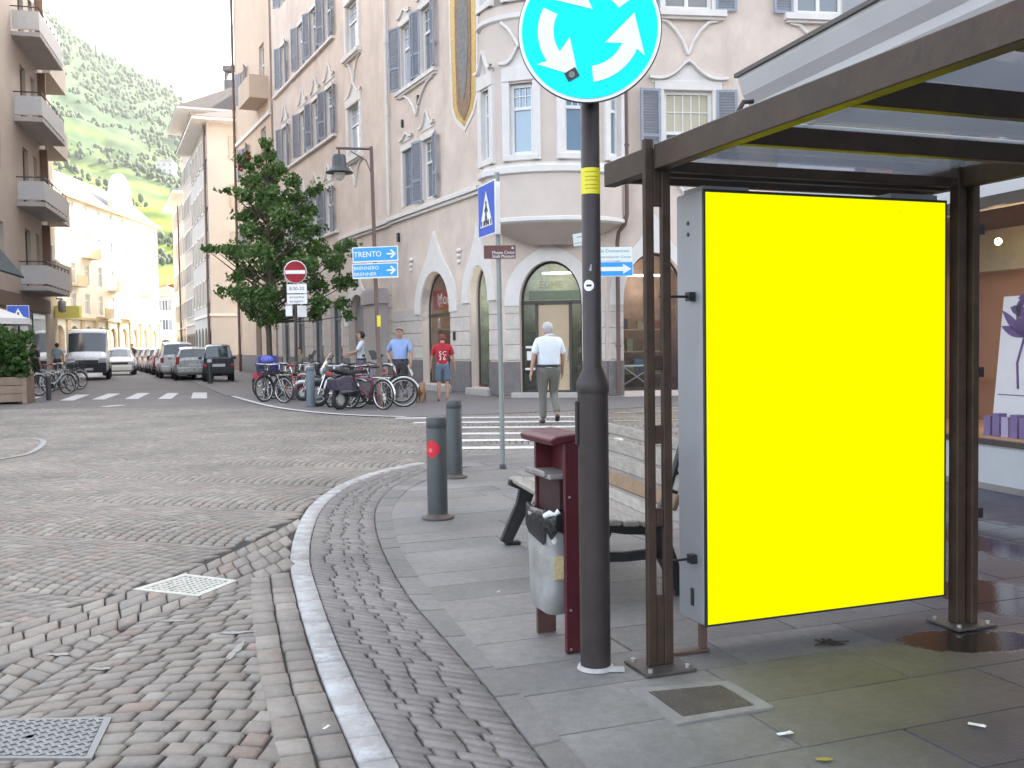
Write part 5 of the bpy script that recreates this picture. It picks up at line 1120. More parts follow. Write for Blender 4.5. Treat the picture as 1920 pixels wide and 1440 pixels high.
for z_, k, d_ in ((.54, 1.05, 1), (.585, 1.07, 1), (.63, 1.06, 1), (.655, 1.0, .4), (.62, .8, 0), (.56, .7, 0)):
    ring_ = []
    for i, (a, b_) in enumerate(rrect(-.012, .168, .070 * k, .147 * k, .045)): ring_.append((a + .006 * math.sin(i * 2.3), b_ + .006 * math.cos(i * 1.7), z_ + d_ * (.022 * math.sin(i * 1.9) - (.05 if z_ < .56 and i % 7 == 3 else 0))))
    rg.append(ring_)
loft(mb, rg, fb, cap=False); bagm = pm('black_bin_bag', (.012, .012, .013), .3, var=.2, scale=25, bump=.5, bscale=35); mb.build('bin_bag', bagm, bt)
mb = MB(); mb.tube([(-.09, .05, .63), (-.07, .03, .645), (-.05, .02, .64), (-.03, .015, .655)], [.012, .016, .01, .014], 7, x=fb); mb.build('crumpled_wrapper', whitep, bt)
mb = MB(); 
for z_ in (.82, .12, .30): mb.cyl((.07, -.016, z_), (.07, -.011, z_), .009, n=8, x=fb); mb.cyl((.01, -.016, z_ - .1), (.01, -.011, z_ - .1), .006, n=8, x=fb)
mb.build('bolt', galv, bt)
# --- bench
bf = V((.42, 5.35, 0)); dL = V((-.234, .972, 0)); eL = V((.972, .234, 0)); be = thing('park_bench', 'weathered wooden slat bench with black cast-iron legs beside the bus shelter', 'bench', bf); fbe = M.Translation(-bf) @ frame(bf, eL, dL)
wood_ = pm('weathered_grey_wood', (.27, .25, .215), .75, var=.35, scale=14, bump=.2, bscale=50, dirt=(.17, .12, .08), dscale=7); n, L, b = nodes(wood_)
for l_ in list(n):
    if l_.type == 'TEX_COORD': mp = n.new('ShaderNodeMapping'); mp.inputs['Rotation'].default_value = (0, 0, math.atan2(-dL.x, dL.y) * -1); mp.inputs['Scale'].default_value = (4, .35, 4); tcn = l_
for lk in list(L):
    if lk.from_node == tcn: s_ = lk.to_socket; L.remove(lk); L.new(mp.outputs[0], s_)
L.new(tcn.outputs['Object'], mp.inputs[0])
LB = 1.75
slats = [(.00, .455, .09, .035, 0), (.105, .445, .09, .035, -3), (.21, .435, .09, .035, -3), (.315, .43, .09, .035, 2), (.405, .455, .085, .035, 38), (.47, .535, .09, .035, 68), (.505, .635, .09, .035, 72), (.535, .735, .09, .035, 74), (.562, .835, .07, .035, 76)]
brw = pm('varnished_brown_wood', (.20, .13, .075), .6, var=.25, scale=12)
for i, (u, z_, w2, t_, an) in enumerate(slats):
    q = fbe @ M.Translation((u, 0, z_)) @ M.Rotation(rad(-an), 4, 'Y'); mb = MB(); mb.box(-w2 / 2, w2 / 2, -.08, LB, -t_ / 2, t_ / 2, x=q); mb.build('slat', brw if i == 5 else wood_, be, bevel=.008)
for y_ in (.0, LB - .12):
    mb = MB()
    def flat(pts, ws, y0=y_, th=.045):
        L_, R2 = [], []
        for k, p in enumerate(pts):
            a = V(pts[max(k - 1, 0)]); b_ = V(pts[min(k + 1, len(pts) - 1)]); d = (b_ - a).normalized(); nn = V((-d.y, d.x)); w3 = ws[k] if isinstance(ws, (list, tuple)) else ws; L_.append(V(p) + nn * w3 / 2); R2.append(V(p) - nn * w3 / 2)
        for k in range(len(pts) - 1): mb.prism([tuple(L_[k]), tuple(L_[k + 1]), tuple(R2[k + 1]), tuple(R2[k])], y0, y0 + th, x=fbe)
    flat([(-.07, .445), (.0, .425), (.1, .415), (.2, .40), (.31, .395), (.38, .42), (.43, .47), (.475, .56), (.53, .75), (.565, .88)], [.04, .06, .07, .075, .085, .085, .08, .065, .055, .04])
    flat([(.07, .41), (.03, .28), (-.05, .12), (-.10, .015)], [.12, .10, .09, .08]); flat([(.37, .40), (.43, .26), (.49, .12), (.54, .015)], [.13, .11, .09, .07]); flat([(.03, .245), (.2, .235), (.43, .245)], [.055, .05, .055])
    flat([(-.10, .012), (.01, .012)], .024, th=.07); flat([(.49, .012), (.61, .012)], .024, th=.07)
    mb.build('leg', blackm, be, bevel=.005)
# --- pedestrian crossing sign on its thin pole
cp = G(943, 878); cs = thing('crossing_signpost', 'thin grey pole with the blue pedestrian crossing sign and a small brown sign', 'signpost', cp)
mb = MB(); mb.cyl((0, 0, 0), (-.02, 0, 3.36), .029, n=14); mb.build('pole', pm('grey_green_pole', (.24, .27, .26), .5, metal=.2, var=.12), cs)
mb = MB(); mb.lathe([(.04, 0), (.04, .03), (.03, .05)], 14); mb.build('base_collar', greyp, cs)
yaw = rad(-69)   # board turned well away from the viewer
nB_ = V((-math.cos(rad(20)), -math.sin(rad(20)), 0)); fx = facing(V((-.025, 0, 2.955)) + nB_ * .055, nB_)
ped_blue = blue_sign
def crossing_board(par, f_, s_=.30):
    mb = MB(); mb.box(-s_, s_, -s_, s_, -.012, 0, x=f_); o = mb.build('sign_plate', white_sign, par, bevel=.004)
    mb = MB(); mb.box(-s_ * .95, s_ * .95, -s_ * .95, s_ * .95, 0, .002, x=f_); mb.build('sign_face', ped_blue, o)
    mb = MB(); k = s_ / .3; mb.add([(-.22 * k, -.19 * k, .004), (.22 * k, -.19 * k, .004), (0, .21 * k, .004)], [(0, 1, 2)], x=f_); mb.build('triangle', white_sign, o, recalc=False)
    mb = MB(); mb.ell((.0, .075 * k, .006), (.026 * k, .026 * k, .001), 10, 6, x=f_)
    def ln(p, q, r): 
        p, q = V(p) * k, V(q) * k; d = (q - p).normalized(); nn = V((-d.y, d.x)) * r * k; mb.add([(p.x + nn.x, p.y + nn.y, .006), (q.x + nn.x, q.y + nn.y, .006), (q.x - nn.x, q.y - nn.y, .006), (p.x - nn.x, p.y - nn.y, .006)], [(0, 1, 2, 3)], x=f_)
    for a in (((0, .05), (-.005, -.05), .026), ((-.005, -.05), (.05, -.17), .017), ((-.005, -.05), (-.06, -.17), .017), ((0, .04), (.06, -.03), .012), ((0, .04), (-.055, -.02), .012)): ln(V(a[0]), V(a[1]), a[2])
    for k_ in range(5): ln(V((-.17 + .085 * k_, -.18)), V((-.155 + .078 * k_, -.12)), .018)
    mb.build('walking_figure', black_sign, o, recalc=False); return o
fx = facing(V((-.205, -.03, 2.955)), V((-.93, -.36, 0)).normalized())
# the board is fixed edge-on: its far edge meets the pole
nb = V((-math.cos(rad(19)), -math.sin(rad(19)), 0)); tv = V((math.sin(rad(19)), -math.cos(rad(19)), 0))
cpt = V((-.03, -.0, 2.955)) - V((tv.x, tv.y, 0)) * (-.30) ; fx = facing(V((-.16, -.0, 2.93)), V((-.30, -.954, 0)))
fx = facing(V((-.145, .0, 2.945)), V((-.94, -.34, 0)))
crossing_board(cs, fx)
mb = MB(); mb.box(-.03, .03, -.03, .0, 2.66, 3.25, x=M.Translation((-.02, -.03, 0))); mb.build('sign_edge_channel', white_sign, cs)
bro = pm('brown_sign_sheet', (.13, .045, .04), .45, var=.06)
fx = facing(V((-.0, -.045, 2.46)), V((.05, -1, 0))); mb = MB(); mb.box(-.18, .18, -.075, .075, -.008, 0, x=fx); o = mb.build('sign_plate', bro, cs)
mb = MB(); mb.text('Museo Civico', .05, fx @ M.Translation((.04, -.006, .001)), width=.25, ext=.0005); mb.text('Stadt Museum', .05, fx @ M.Translation((.04, -.048, .001)), width=.25, ext=.0005); mb.lathe([(0, .001), (.014, .001)], 12, x=fx @ M.Translation((.145, .045, 0))); mb.build('lettering', white_sign, o, recalc=False)
# --- one-way sign and street name plates on a pole beyond
op = G(1116, 752); os_ = thing('one_way_signpost', 'thin pole carrying the blue one-way arrow sign under a white street name plate', 'signpost', op); fx = facing(V((.42, -.06, 0)), V((.02, -1, 0)))
mb = MB(); mb.cyl((0, 0, 0), (0, 0, 4.1), .03, n=12); mb.build('pole', brown, os_)
s0 = op.y / FPX
mb = MB(); mb.box(-.44, .53, 3.02, 3.38, -.012, 0, x=M.Translation((0, 0, 0)) @ fx); o = mb.build('one_way_plate', white_sign, os_); mb = MB(); mb.box(-.425, .515, 3.035, 3.365, 0, .003, x=fx); mb.build('sign_face', sky_sign, o)
mb = MB(); mb.box(-.36, .30, 3.15, 3.25, .003, .006, x=fx); mb.add([(.28, 3.08, .006), (.28, 3.32, .006), (.49, 3.20, .006)], [(0, 1, 2)], x=fx); mb.build('arrow', white_sign, o)
mb = MB(); mb.box(-.44, .51, 3.40, 3.73, -.012, 0, x=fx); o = mb.build('street_name_plate', pm('pale_sign_sheet', (.72, .80, .80), .4, var=.02), os_); mb = MB(); mb.text('Via Domenicani', .11, fx @ M.Translation((.06, 3.635, .001)), width=.76, ext=.0008); mb.text('Dominikaner Gasse', .09, fx @ M.Translation((.06, 3.49, .001)), width=.82, ext=.0008); mb.build('lettering', pm('grey_lettering', (.16, .19, .2), .5, var=0), o, recalc=False)
fx2 = facing(V((-.30, -.1, 3.93)), V((-.55, -1, 0))); mb = MB(); mb.box(-.22, .30, -.15, .15, -.01, 0, x=fx2 @ rotz(rad(6))); o = mb.build('finger_plate', pm('pale_green_sign', (.58, .64, .61), .5, var=.03), os_); mb = MB(); mb.box(-.12, .22, .05, .07, 0, .002, x=fx2 @ rotz(rad(6))); mb.box(-.2, .25, -.09, -.075, 0, .002, x=fx2 @ rotz(rad(6))); mb.build('lettering', pm('grey_lettering', (.16, .19, .2), .5, var=0), o)
# --- street lamp with direction boards
lp = G(712, 767); sl = thing('street_lamp', 'slim brown street lamp with a bell lantern and blue TRENTO direction boards', 'street lamp', lp)
top = AT(696, 275, lp.y) - lp; mb = MB(); mb.tube([(0, 0, 0), (0, 0, 1.0), (0, 0, 1.05), (top.x * .5, 0, top.z * .5), (top.x, 0, top.z)], [.075, .075, .05, .045, .04], 12); mb.build('pole', rust, sl)
mb = MB(); mb.cyl((top.x, 0, top.z - .05), (top.x - .78, 0, top.z - .02), .03, n=8); mb.tube([(top.x, 0, top.z - .62), (top.x - .12, 0, top.z - .3), (top.x - .45, 0, top.z - .1)], .014, 6); mb.build('arm', rust, sl)
lx = top.x - .72; mb = MB(); mb.cyl((lx, 0, top.z - .02), (lx, 0, top.z - .16), .02, n=8); mb.lathe([(0.02, -.14), (.13, -.17), (.15, -.22), (.16, -.42), (.20, -.47), (.30, -.55), (.31, -.57), (.18, -.57), (.02, -.56)], 24, c=(lx, 0, top.z)); lt = mb.build('lantern', pm('dark_grey_lantern', (.05, .055, .055), .45, var=.15), sl)
mb = MB(); mb.lathe([(.13, -.57), (.12, -.66), (.06, -.73), (0, -.74)], 18, c=(lx, 0, top.z)); mb.build('glass_bowl', pm('frosted_bowl', (.5, .48, .42), .3, var=.05), lt)
for (za, zb2, lines, lab) in ((463, 490.5, ['TRENTO'], 0), (494, 521, ['BRENNERO', 'BRENNER'], 1)):
    a = AT(660, za, lp.y - .08) - lp; c = AT(747, zb2, lp.y - .08) - lp; fx = facing(V(((a.x + c.x) / 2, -.08, (a.z + c.z) / 2)), V((-.06, -1, 0))) @ rotz(rad(1.2)); hw, hh = (c.x - a.x) / 2, abs(a.z - c.z) / 2
    mb = MB(); mb.box(-hw, hw, -hh, hh, -.012, 0, x=fx); o = mb.build('direction_board', white_sign, sl); mb = MB(); mb.box(-hw + .02, hw - .02, -hh + .03, hh - .02, 0, .003, x=fx); mb.build('board_face', sky_sign, o)
    mb = MB()
    if len(lines) == 1: mb.text(lines[0], .17, fx @ M.Translation((-.17, 0, .004)), width=.62, ext=.001)
    else: mb.text(lines[0], .11, fx @ M.Translation((-.2, .06, .004)), width=.56, ext=.001); mb.text(lines[1], .11, fx @ M.Translation((-.225, -.075, .004)), width=.50, ext=.001)
    mb.build('lettering', white_sign, o, recalc=False); mb = MB(); mb.box(.26, .44, -.016, .016, .003, .006, x=fx)
    for sg in (-1, 1): mb.box(-.13, .018, -.018, .018, .003, .006, x=fx @ M.Translation((.445, 0, .0)) @ rotz(sg * rad(42)))
    mb.build('arrow', white_sign, o)
mb = MB(); mb.cyl((.01, 0, 1.85), (.01, 0, 2.1), .053, n=12); mb.build('sticker', yellowst, sl)
# --- no entry sign
ne = G(556, 742); ns = thing('no_entry_signpost', 'dark pole with a round red no-entry sign and white plates in front of the tree', 'signpost', ne); kz = ne.y / 26.4
cz = (AT(560, 510, ne.y) - ne).z; fx = facing(V((.06, -.06, cz)), V((0.02, -1, 0))); r_ = 21.5 / FPX * ne.y
mb = MB(); mb.cyl((0, 0, 0), (.04, 0, cz + .25), .045, n=12); mb.build('pole', pm('dark_pole', (.05, .04, .04), .5, var=.1), ns)
mb = MB(); mb.lathe([(0, -.01), (r_, -.01), (r_, 0), (0, 0.001)], 40, x=fx); o = mb.build('no_entry_disc', white_sign, ns); mb = MB(); mb.lathe([(0, .003), (r_ * .93, .003)], 40, x=fx); mb.build('sign_face', red_sign, o, recalc=False); mb = MB(); mb.box(-r_ * .86, r_ * .86, -r_ * .17, r_ * .14, .004, .006, x=fx); mb.build('white_bar', white_sign, o)
for (ya, yb_, ls) in ((533, 550, ['8.00-20']), (552, 570, ['eccetto', 'ausgen.'])):
    za_ = (AT(560, ya, ne.y) - ne).z; zb2 = (AT(560, yb_, ne.y) - ne).z; f2 = facing(V((.09, -.06, (za_ + zb2) / 2)), V((.02, -1, 0))); hh = (za_ - zb2) / 2
    mb = MB(); mb.box(-.29, .29, -hh, hh, -.01, 0, x=f2); o = mb.build('sign_plate', white_sign, ns); mb = MB()
    for i, s_ in enumerate(ls): mb.text(s_, .14 if len(ls) == 1 else .1, f2 @ M.Translation((0, (0 if len(ls) == 1 else .06 - .12 * i), .001)), width=.42, ext=.0008)
    mb.build('lettering', black_sign, o, recalc=False)
for k, (xa, ya) in enumerate(((553, 583),)):
    za_ = (AT(xa, ya, ne.y) - ne).z; mb = MB(); f2 = facing(V((-.16, -.02, za_)), V((-.6, -1, 0))); mb.box(-.13, .13, -.15, .15, -.01, 0, x=f2); f2 = facing(V((.22, -.02, za_)), V((.6, -1, 0))); mb.box(-.14, .14, -.18, .15, -.01, 0, x=f2); mb.build('sign_plate', white_sign, ns)
# --- ground covers
def grate(c, ux, uy, hx, hy, label, name='drain_grate'):
    t = thing(name, label, 'drain cover', c, math.atan2(ux.y, ux.x)); return t
q = [G(*p) for p in ((248, 1107), (347, 1078), (446, 1090), (372, 1120))]
c = sum(q, V()) / 4; ux = ((q[2] - q[1]) + (q[3] - q[0])) / 2; ax = math.atan2((q[3] - q[0]).y, (q[3] - q[0]).x); t = thing('drain_grate', 'pale square iron drain grate set in the gutter band of cobbles', 'drain grate', c)
lq = [p - c for p in q]
def bil(u, v_): return (lq[0] * (1 - u) + lq[3] * u) * (1 - v_) + (lq[1] * (1 - u) + lq[2] * u) * v_
mb = MB(); fw = .09
for (a, b_, c0, d0) in ((0, 1, 0, fw), (0, 1, 1 - fw, 1), (0, fw, fw, 1 - fw), (1 - fw, 1, fw, 1 - fw)):
    ps = [bil(a, c0), bil(b_, c0), bil(b_, d0), bil(a, d0)]; mb.add([(p.x, p.y, z_) for z_ in (-.03, .008) for p in ps], [(4, 5, 6, 7), (0, 1, 5, 4), (1, 2, 6, 5), (2, 3, 7, 6), (3, 0, 4, 7)])
mb.build('frame', pm('pale_worn_iron', (.42, .43, .38), .6, metal=.15, var=.2, scale=20), t)
mb = MB(); ng = 9
for k in range(ng + 1):
    a = fw + (1 - 2 * fw) * k / ng; e = .016
    for (A_, B_, C_, D_) in ((a - e, a + e, fw, 1 - fw), (fw, 1 - fw, a - e, a + e)):
        ps = [bil(A_, C_), bil(B_, C_), bil(B_, D_), bil(A_, D_)]; z1_ = .006 if A_ == a - e else .0055; mb.add([(p.x, p.y, z_) for z_ in (-.025, z1_) for p in ps], [(4, 5, 6, 7), (0, 1, 5, 4), (1, 2, 6, 5), (2, 3, 7, 6), (3, 0, 4, 7)])
mb.build('bars', pm('pale_worn_iron', (.4, .4, .4)), t); mb = MB(); ps = [bil(*p) for p in ((.05, .05), (.95, .05), (.95, .95), (.05, .95))]; mb.add([(p.x, p.y, .0005) for p in ps], [(0, 1, 2, 3)]); mb.build('drain_shadow_box', black_sign, t, recalc=False).name = 'drain_shade_sheet'  # flat black sheet painted for the shade down inside the drain
def cover(q, label, name, mat_f, mat_p, h=.008, pattern='tread', fw=.05, hole=True):
    c = sum(q, V()) / 4; lq_ = [p - c for p in q]; t = thing(name, label, 'manhole cover', c)
    def bl(u, v_): return (lq_[0] * (1 - u) + lq_[3] * u) * (1 - v_) + (lq_[1] * (1 - u) + lq_[2] * u) * v_
    mb = MB()
    for (a, b_, c0, d0) in ((0, 1, 0, fw), (0, 1, 1 - fw, 1), (0, fw, fw, 1 - fw), (1 - fw, 1, fw, 1 - fw)):
        ps = [bl(a, c0), bl(b_, c0), bl(b_, d0), bl(a, d0)]; mb.add([(p.x, p.y, z_) for z_ in (-.03, h) for p in ps], [(4, 5, 6, 7), (0, 1, 5, 4), (1, 2, 6, 5), (2, 3, 7, 6), (3, 0, 4, 7)])
    mb.build('frame', mat_f, t); e = fw + .008
    mb = MB(); ps = [bl(e, e), bl(1 - e, e), bl(1 - e, 1 - e), bl(e, 1 - e)]; mb.add([(p.x, p.y, z_) for z_ in (-.03, h - .003) for p in ps], [(4, 5, 6, 7), (0, 1, 5, 4), (1, 2, 6, 5), (2, 3, 7, 6), (3, 0, 4, 7)])
    N = 15
    for i in range(N):
        for j in range(N):
            u = e + (1 - 2 * e) * (i + .5) / N; v_ = e + (1 - 2 * e) * (j + .5) / N
            if pattern == 'tread': p = bl(u, v_); a = rad(45 if (i + j) % 2 else -45) + math.atan2((lq_[3] - lq_[0]).y, (lq_[3] - lq_[0]).x); mb.box(-.016, .016, -.006, .006, h - .003, h + .0015, x=M.Translation((p.x, p.y, 0)) @ rotz(a))
    if pattern == 'rib':
        for i in range(22):
            u = e + (1 - 2 * e) * (i + .2) / 22; u2 = u + (1 - 2 * e) * .5 / 22; ps = [bl(u, e), bl(u2, e), bl(u2, 1 - e), bl(u, 1 - e)]; mb.add([(p.x, p.y, z_) for z_ in (h - .003, h + .001) for p in ps], [(4, 5, 6, 7), (0, 1, 5, 4), (1, 2, 6, 5), (2, 3, 7, 6), (3, 0, 4, 7)])
    mb.build('plate', mat_p, t)
    if hole: mb = MB(); mb.lathe([(0, h + .002), (.014, h + .002)], 14); mb.build('lifting_hole', black_sign, t, recalc=False)
    return t
iron = pm('worn_grey_cast_iron', (.20, .205, .20), .55, metal=.3, var=.2, scale=16)
cover([G(*p) for p in ((-90, 1425), (-70, 1352), (210, 1348), (172, 1426))], 'grey cast-iron cover with raised studs among the cobbles, bottom left', 'manhole_cover', iron, iron)
cover([G(*p) for p in ((1268, 1360), (1180, 1294), (1365, 1278), (1452, 1328))], 'square brown ribbed cover in a pale stone frame on the slab pavement', 'manhole_cover', pm('pale_stone_frame', (.21, .205, .195), .8, var=.2), pm('brown_iron_cover', (.105, .09, .078), .6, metal=.2, var=.25, scale=10), .006, 'rib', .13, False)
# --- small litter
for i, (x, y, a, l, lab) in enumerate(((1472, 1377, .3, .03, 'white paper scrap on the slabs below the ribbed cover'), (1832, 1361, -.6, .03, 'white paper scrap on the dark slabs at the right edge'), (1253, 1201, .2, .012, 'small white scrap beside the shelter post foot plate'), (935, 1111, .5, .010, 'small white scrap on the slabs left of the litter bin'), (612, 1366, 1.1, .018, 'cigarette butt on the cobbles beside the white line'))):
    mb = MB(); mb.box(-l, l, -l * .28, l * .28, .003, .006, x=rotz(a)); mb.box(-l * .5, l * .8, -l * .35, .0, .006, .009, x=rotz(a + .3)); o = mb.build('paper_scrap', whitep, None, loc=G(x, y)); tag(o, lab, 'litter')
blot(G(1545, 1425), .03, .014, .0042, pm('faded_yellow_mark', (.30, .26, .06), .7, var=.2), 'road_marking', jag=.15)
mb = MB(); 
for k in range(14): a = rnd.uniform(0, 6); mb.box(-.03, .03, -.006, .006, .002 + k * .0008, .006 + k * .0008, x=M.Translation((rnd.gauss(0, .03), rnd.gauss(0, .012), 0)) @ rotz(a))
tag(mb.build('dead_leaf', pm('dark_dead_leaf', (.03, .022, .015), .8, var=.2), None, loc=G(1553, 1207)), 'dark scrap of dead leaves on the wet slabs under the yellow panel', 'leaf litter')
# ================================================================ TREE AND PLANTS
def leaf_mat(name, a, b_, sc=1.2):
    m = pm(name, a, .55, var=0, spec=.35); n, L, b = nodes(m); tc = n.new('ShaderNodeTexCoord'); nz = n.new('ShaderNodeTexNoise'); nz.inputs['Scale'].default_value = sc; nz.inputs['Detail'].default_value = 4; L.new(tc.outputs['Object'], nz.inputs[0]); at = n.new('ShaderNodeAttribute'); at.attribute_name = 'tone'
    ad = mth2(n, L, 'MULTIPLY_ADD', at.outputs['Fac'], .7, mth2(n, L, 'MULTIPLY_ADD', nz.outputs[0], 1.0, -.35)); mx = n.new('ShaderNodeMix'); mx.data_type = 'RGBA'; mx.clamp_factor = True; L.new(ad, mx.inputs[0]); mx.inputs[6].default_value = (*a, 1); mx.inputs[7].default_value = (*b_, 1); L.new(mx.outputs[2], b.inputs['Base Color'])
    tr = n.new('ShaderNodeBsdfTranslucent'); L.new(mx.outputs[2], tr.inputs[0]); ms = n.new('ShaderNodeMixShader'); ms.inputs[0].default_value = .35; o = [x for x in n if x.type == 'OUTPUT_MATERIAL'][0]; L.new(b.outputs[0], ms.inputs[1]); L.new(tr.outputs[0], ms.inputs[2]); L.new(ms.outputs[0], o.inputs[0]); return m
def mth2(n, L, op, a, b_, c=None):
    q = n.new('ShaderNodeMath'); q.operation = op
    for i, z in enumerate((a, b_, c)):
        if z is None: continue
        if isinstance(z, (int, float)): q.inputs[i].default_value = z
        else: L.new(z, q.inputs[i])
    return q.outputs[0]
class Leaves:
    def __init__(s): s.v = []; s.f = []; s.t = []
    def leaf(s, p, sz, tone, lobes=True):
        q = V((rnd.gauss(0, 1), rnd.gauss(0, 1), rnd.gauss(.5, .8))).normalized().to_track_quat('Z', 'Y').to_matrix() @ M.Rotation(rnd.uniform(0, 6.28), 3, 'Z')
        b = len(s.v); sh = [(0, -.5, 0), (.42, -.18, .06), (.30, .12, .03), (.0, .58, -.05), (-.30, .12, .03), (-.42, -.18, .06)]
        for a in sh: s.v.append(tuple(V(p) + q @ (V(a) * sz)))
        s.f.append((b, b + 1, b + 2, b + 3)); s.f.append((b, b + 3, b + 4, b + 5)); s.t += [tone, tone]
    def build(s, name, m, par):
        me = bpy.data.meshes.new(name); me.from_pydata(s.v, [], s.f); me.materials.append(m); at = me.attributes.new('tone', 'FLOAT', 'FACE'); at.data.foreach_set('value', s.t); me.update(); o = bpy.data.objects.new(name, me); COL.objects.link(o)
        if par: o.parent = par
        return o
maple = leaf_mat('maple_leaf', (.034, .080, .024), (.17, .29, .075)); bark = pm('tree_bark', (.085, .065, .05), .9, var=.3, scale=9, bump=.4, bscale=25)
TB = G(506, 735); tree = thing('street_tree', 'young dark green maple with an uneven spiky crown behind the no-entry sign', 'tree', TB)
def TP(x, y, dy=0): return AT(x, y, TB.y + dy) - TB
clumps = [(497, 268, 0, .20), (505, 290, .2, .26), (485, 300, -.2, .2), (520, 318, 0, .34), (450, 297, .3, .14), (468, 312, .2, .18), (500, 335, .4, .42), (548, 340, -.3, .30), (470, 340, 0, .34), (428, 357, .2, .13), (445, 358, .1, .16), (460, 368, -.4, .28), (505, 372, -.4, .5), (550, 372, .5, .42), (585, 358, 0, .22), (600, 352, 0, .14), (480, 400, .5, .46), (530, 405, -.7, .5), (575, 395, .3, .36), (455, 405, 0, .22), (468, 432, -.3, .34), (510, 440, .6, .56), (565, 430, -.4, .46), (590, 430, .3, .2), (425, 468, .2, .2), (402, 468, 0, .17), (385, 466, .1, .11), (445, 470, -.5, .42), (490, 475, -.8, .5), (545, 475, .8, .55), (595, 465, 0, .40), (640, 465, .2, .26), (655, 458, 0, .2), (625, 490, -.4, .4), (570, 500, -.9, .5), (515, 510, .5, .5), (465, 510, .4, .46), (445, 520, -.2, .24), (435, 546, 0, .2), (416, 543, .2, .12), (460, 550, -.6, .42), (500, 555, -.5, .5), (548, 548, .6, .42), (595, 535, .5, .42), (640, 530, 0, .34), (660, 528, .3, .22), (600, 570, -.3, .34), (640, 570, .3, .26), (652, 592, 0, .18), (480, 585, .2, .36), (515, 590, -.2, .34), (545, 588, .3, .24), (495, 605, 0, .22), (592, 590, .3, .26), (465, 575, .4, .28)]
tk = MB(); axis = [V((0, 0, 0)), V((.02, 0, 1.2)), V((.0, .02, 2.3)), TP(506, 520), TP(503, 430), TP(502, 340), TP(498, 285)]
tk.tube(axis, [.105, .09, .085, .075, .055, .035, .015], 10)
def axis_pt(z):
    for a, b_ in zip(axis, axis[1:]):
        if a.z <= z <= b_.z: return a.lerp(b_, (z - a.z) / (b_.z - a.z))
    return axis[-1]
lv = Leaves()
for x, y, dy, r in clumps:
    c = TP(x, y, dy * 1.5); s_ = axis_pt(max(2.2, c.z - .35 - .55 * (c - axis_pt(c.z)).length)); md = s_.lerp(c, .55) + V((0, 0, -.06)); tk.tube([s_, md, c], [.035, .022, .008], 6)
    for k in range(int(230 * (r / .35) ** 2)):
        d = V((rnd.gauss(0, 1), rnd.gauss(0, 1), rnd.gauss(0, .75))); d = d.normalized() * (rnd.random() ** .45) * r * .95; lv.leaf(c + d, rnd.uniform(.085, .145), rnd.random())
    for k in range(3):
        e = c + V((rnd.gauss(0, .6), rnd.gauss(0, .6), rnd.gauss(0, .4))) * r; tk.cyl(c, e, .007, .004, 5)
        for m_ in range(10): lv.leaf(e + V((rnd.gauss(0, .09), rnd.gauss(0, .09), rnd.gauss(0, .07))), rnd.uniform(.09, .15), rnd.random())
tk.build('trunk', bark, tree); lv.build('crown', maple, tree)
# hedge in a wooden planter
PL = V((-14.35, 26.5, 0)); pt = thing('planter', 'leafy green hedge growing in a brown wooden planter box at the left edge', 'planter', PL)
pw = pm('planter_wood', (.22, .155, .115), .75, var=.2, scale=5, bump=.15); mb = MB(); q = rotz(.25)
for z0, z1 in ((.06, .27), (.28, .49), (.50, .72)): mb.box(-1.25, 1.25, -.45, .45, z0, z1, x=q)
mb.build('box', pw, pt, bevel=.01); mb = MB(); [mb.box(a - .06, a + .06, -.48, .48, 0, .74, x=q) for a in (-1.24, 0, 1.24)]; mb.build('corner_post', pw, pt, bevel=.01)
lh = Leaves(); hedge = leaf_mat('hedge_leaf', (.016, .042, .008), (.075, .16, .03), 1.6)
for k in range(4200):
    u = rnd.uniform(-1.3, 1.3); z_ = rnd.uniform(.7, 2.15); w2 = .5 * (1 - .25 * (z_ - .7)); top_ = 2.1 + .18 * math.sin(u * 5) - .25 * max(0, u - .7)
    if z_ > top_: continue
    lh.leaf(q @ V((u + rnd.gauss(0, .08), rnd.uniform(-w2, w2) * 1.1, z_)), rnd.uniform(.09, .16), rnd.random())
lh.build('hedge', hedge, pt); mb = MB(); [mb.cyl(q @ V((a, 0, .6)), q @ V((a + .1, 0, 1.9)), .02, n=6) for a in (-.9, -.4, .1, .6, 1.0)]; mb.build('stem', bark, pt)
mb = MB(); mb.cyl((0, 0, 0), (0, 0, .62), .07, n=16); mb.lathe([(.09, .62), (.09, .68), (0, .69)], 16); tag(mb.build('litter_bin', greyp, None, loc=G(56, 752) + V((.35, .4, 0))), 'small dark cylinder bin beside the wooden hedge planter', 'bin')
# parasol
pa = thing('parasol', 'white market parasol above the hedge at the left edge', 'parasol', V((-16.0, 29.2, 0))); mb = MB(); mb.cyl((0, 0, 0), (0, 0, 2.95), .03, n=10); mb.build('pole', wood_, pa)
mb = MB(); n_ = 8; mb.add([(0, 0, 3.0)] + [(1.75 * math.cos(2 * math.pi * k / n_), 1.75 * math.sin(2 * math.pi * k / n_), 2.38) for k in range(n_)] + [(1.76 * math.cos(2 * math.pi * k / n_), 1.76 * math.sin(2 * math.pi * k / n_), 2.20) for k in range(n_)], [(0, 1 + k, 1 + (k + 1) % n_) for k in range(n_)] + [(1 + k, 1 + (k + 1) % n_, 9 + (k + 1) % n_, 9 + k) for k in range(n_)]); mb.build('canopy', pm('white_canvas', (.66, .64, .60), .8, var=.04), pa, recalc=False)
cs2 = thing('crossing_sign', 'blue pedestrian crossing sign on a grey pole above the parasol at the left', 'sign', V((-15.05, 30.2, 0))); mb = MB(); mb.cyl((0, .03, 0), (0, .03, 2.85), .03, n=10); mb.build('pole', greyp, cs2); crossing_board(cs2, facing(V((0, 0, 2.5)), V((.35, -1, 0))), .31)
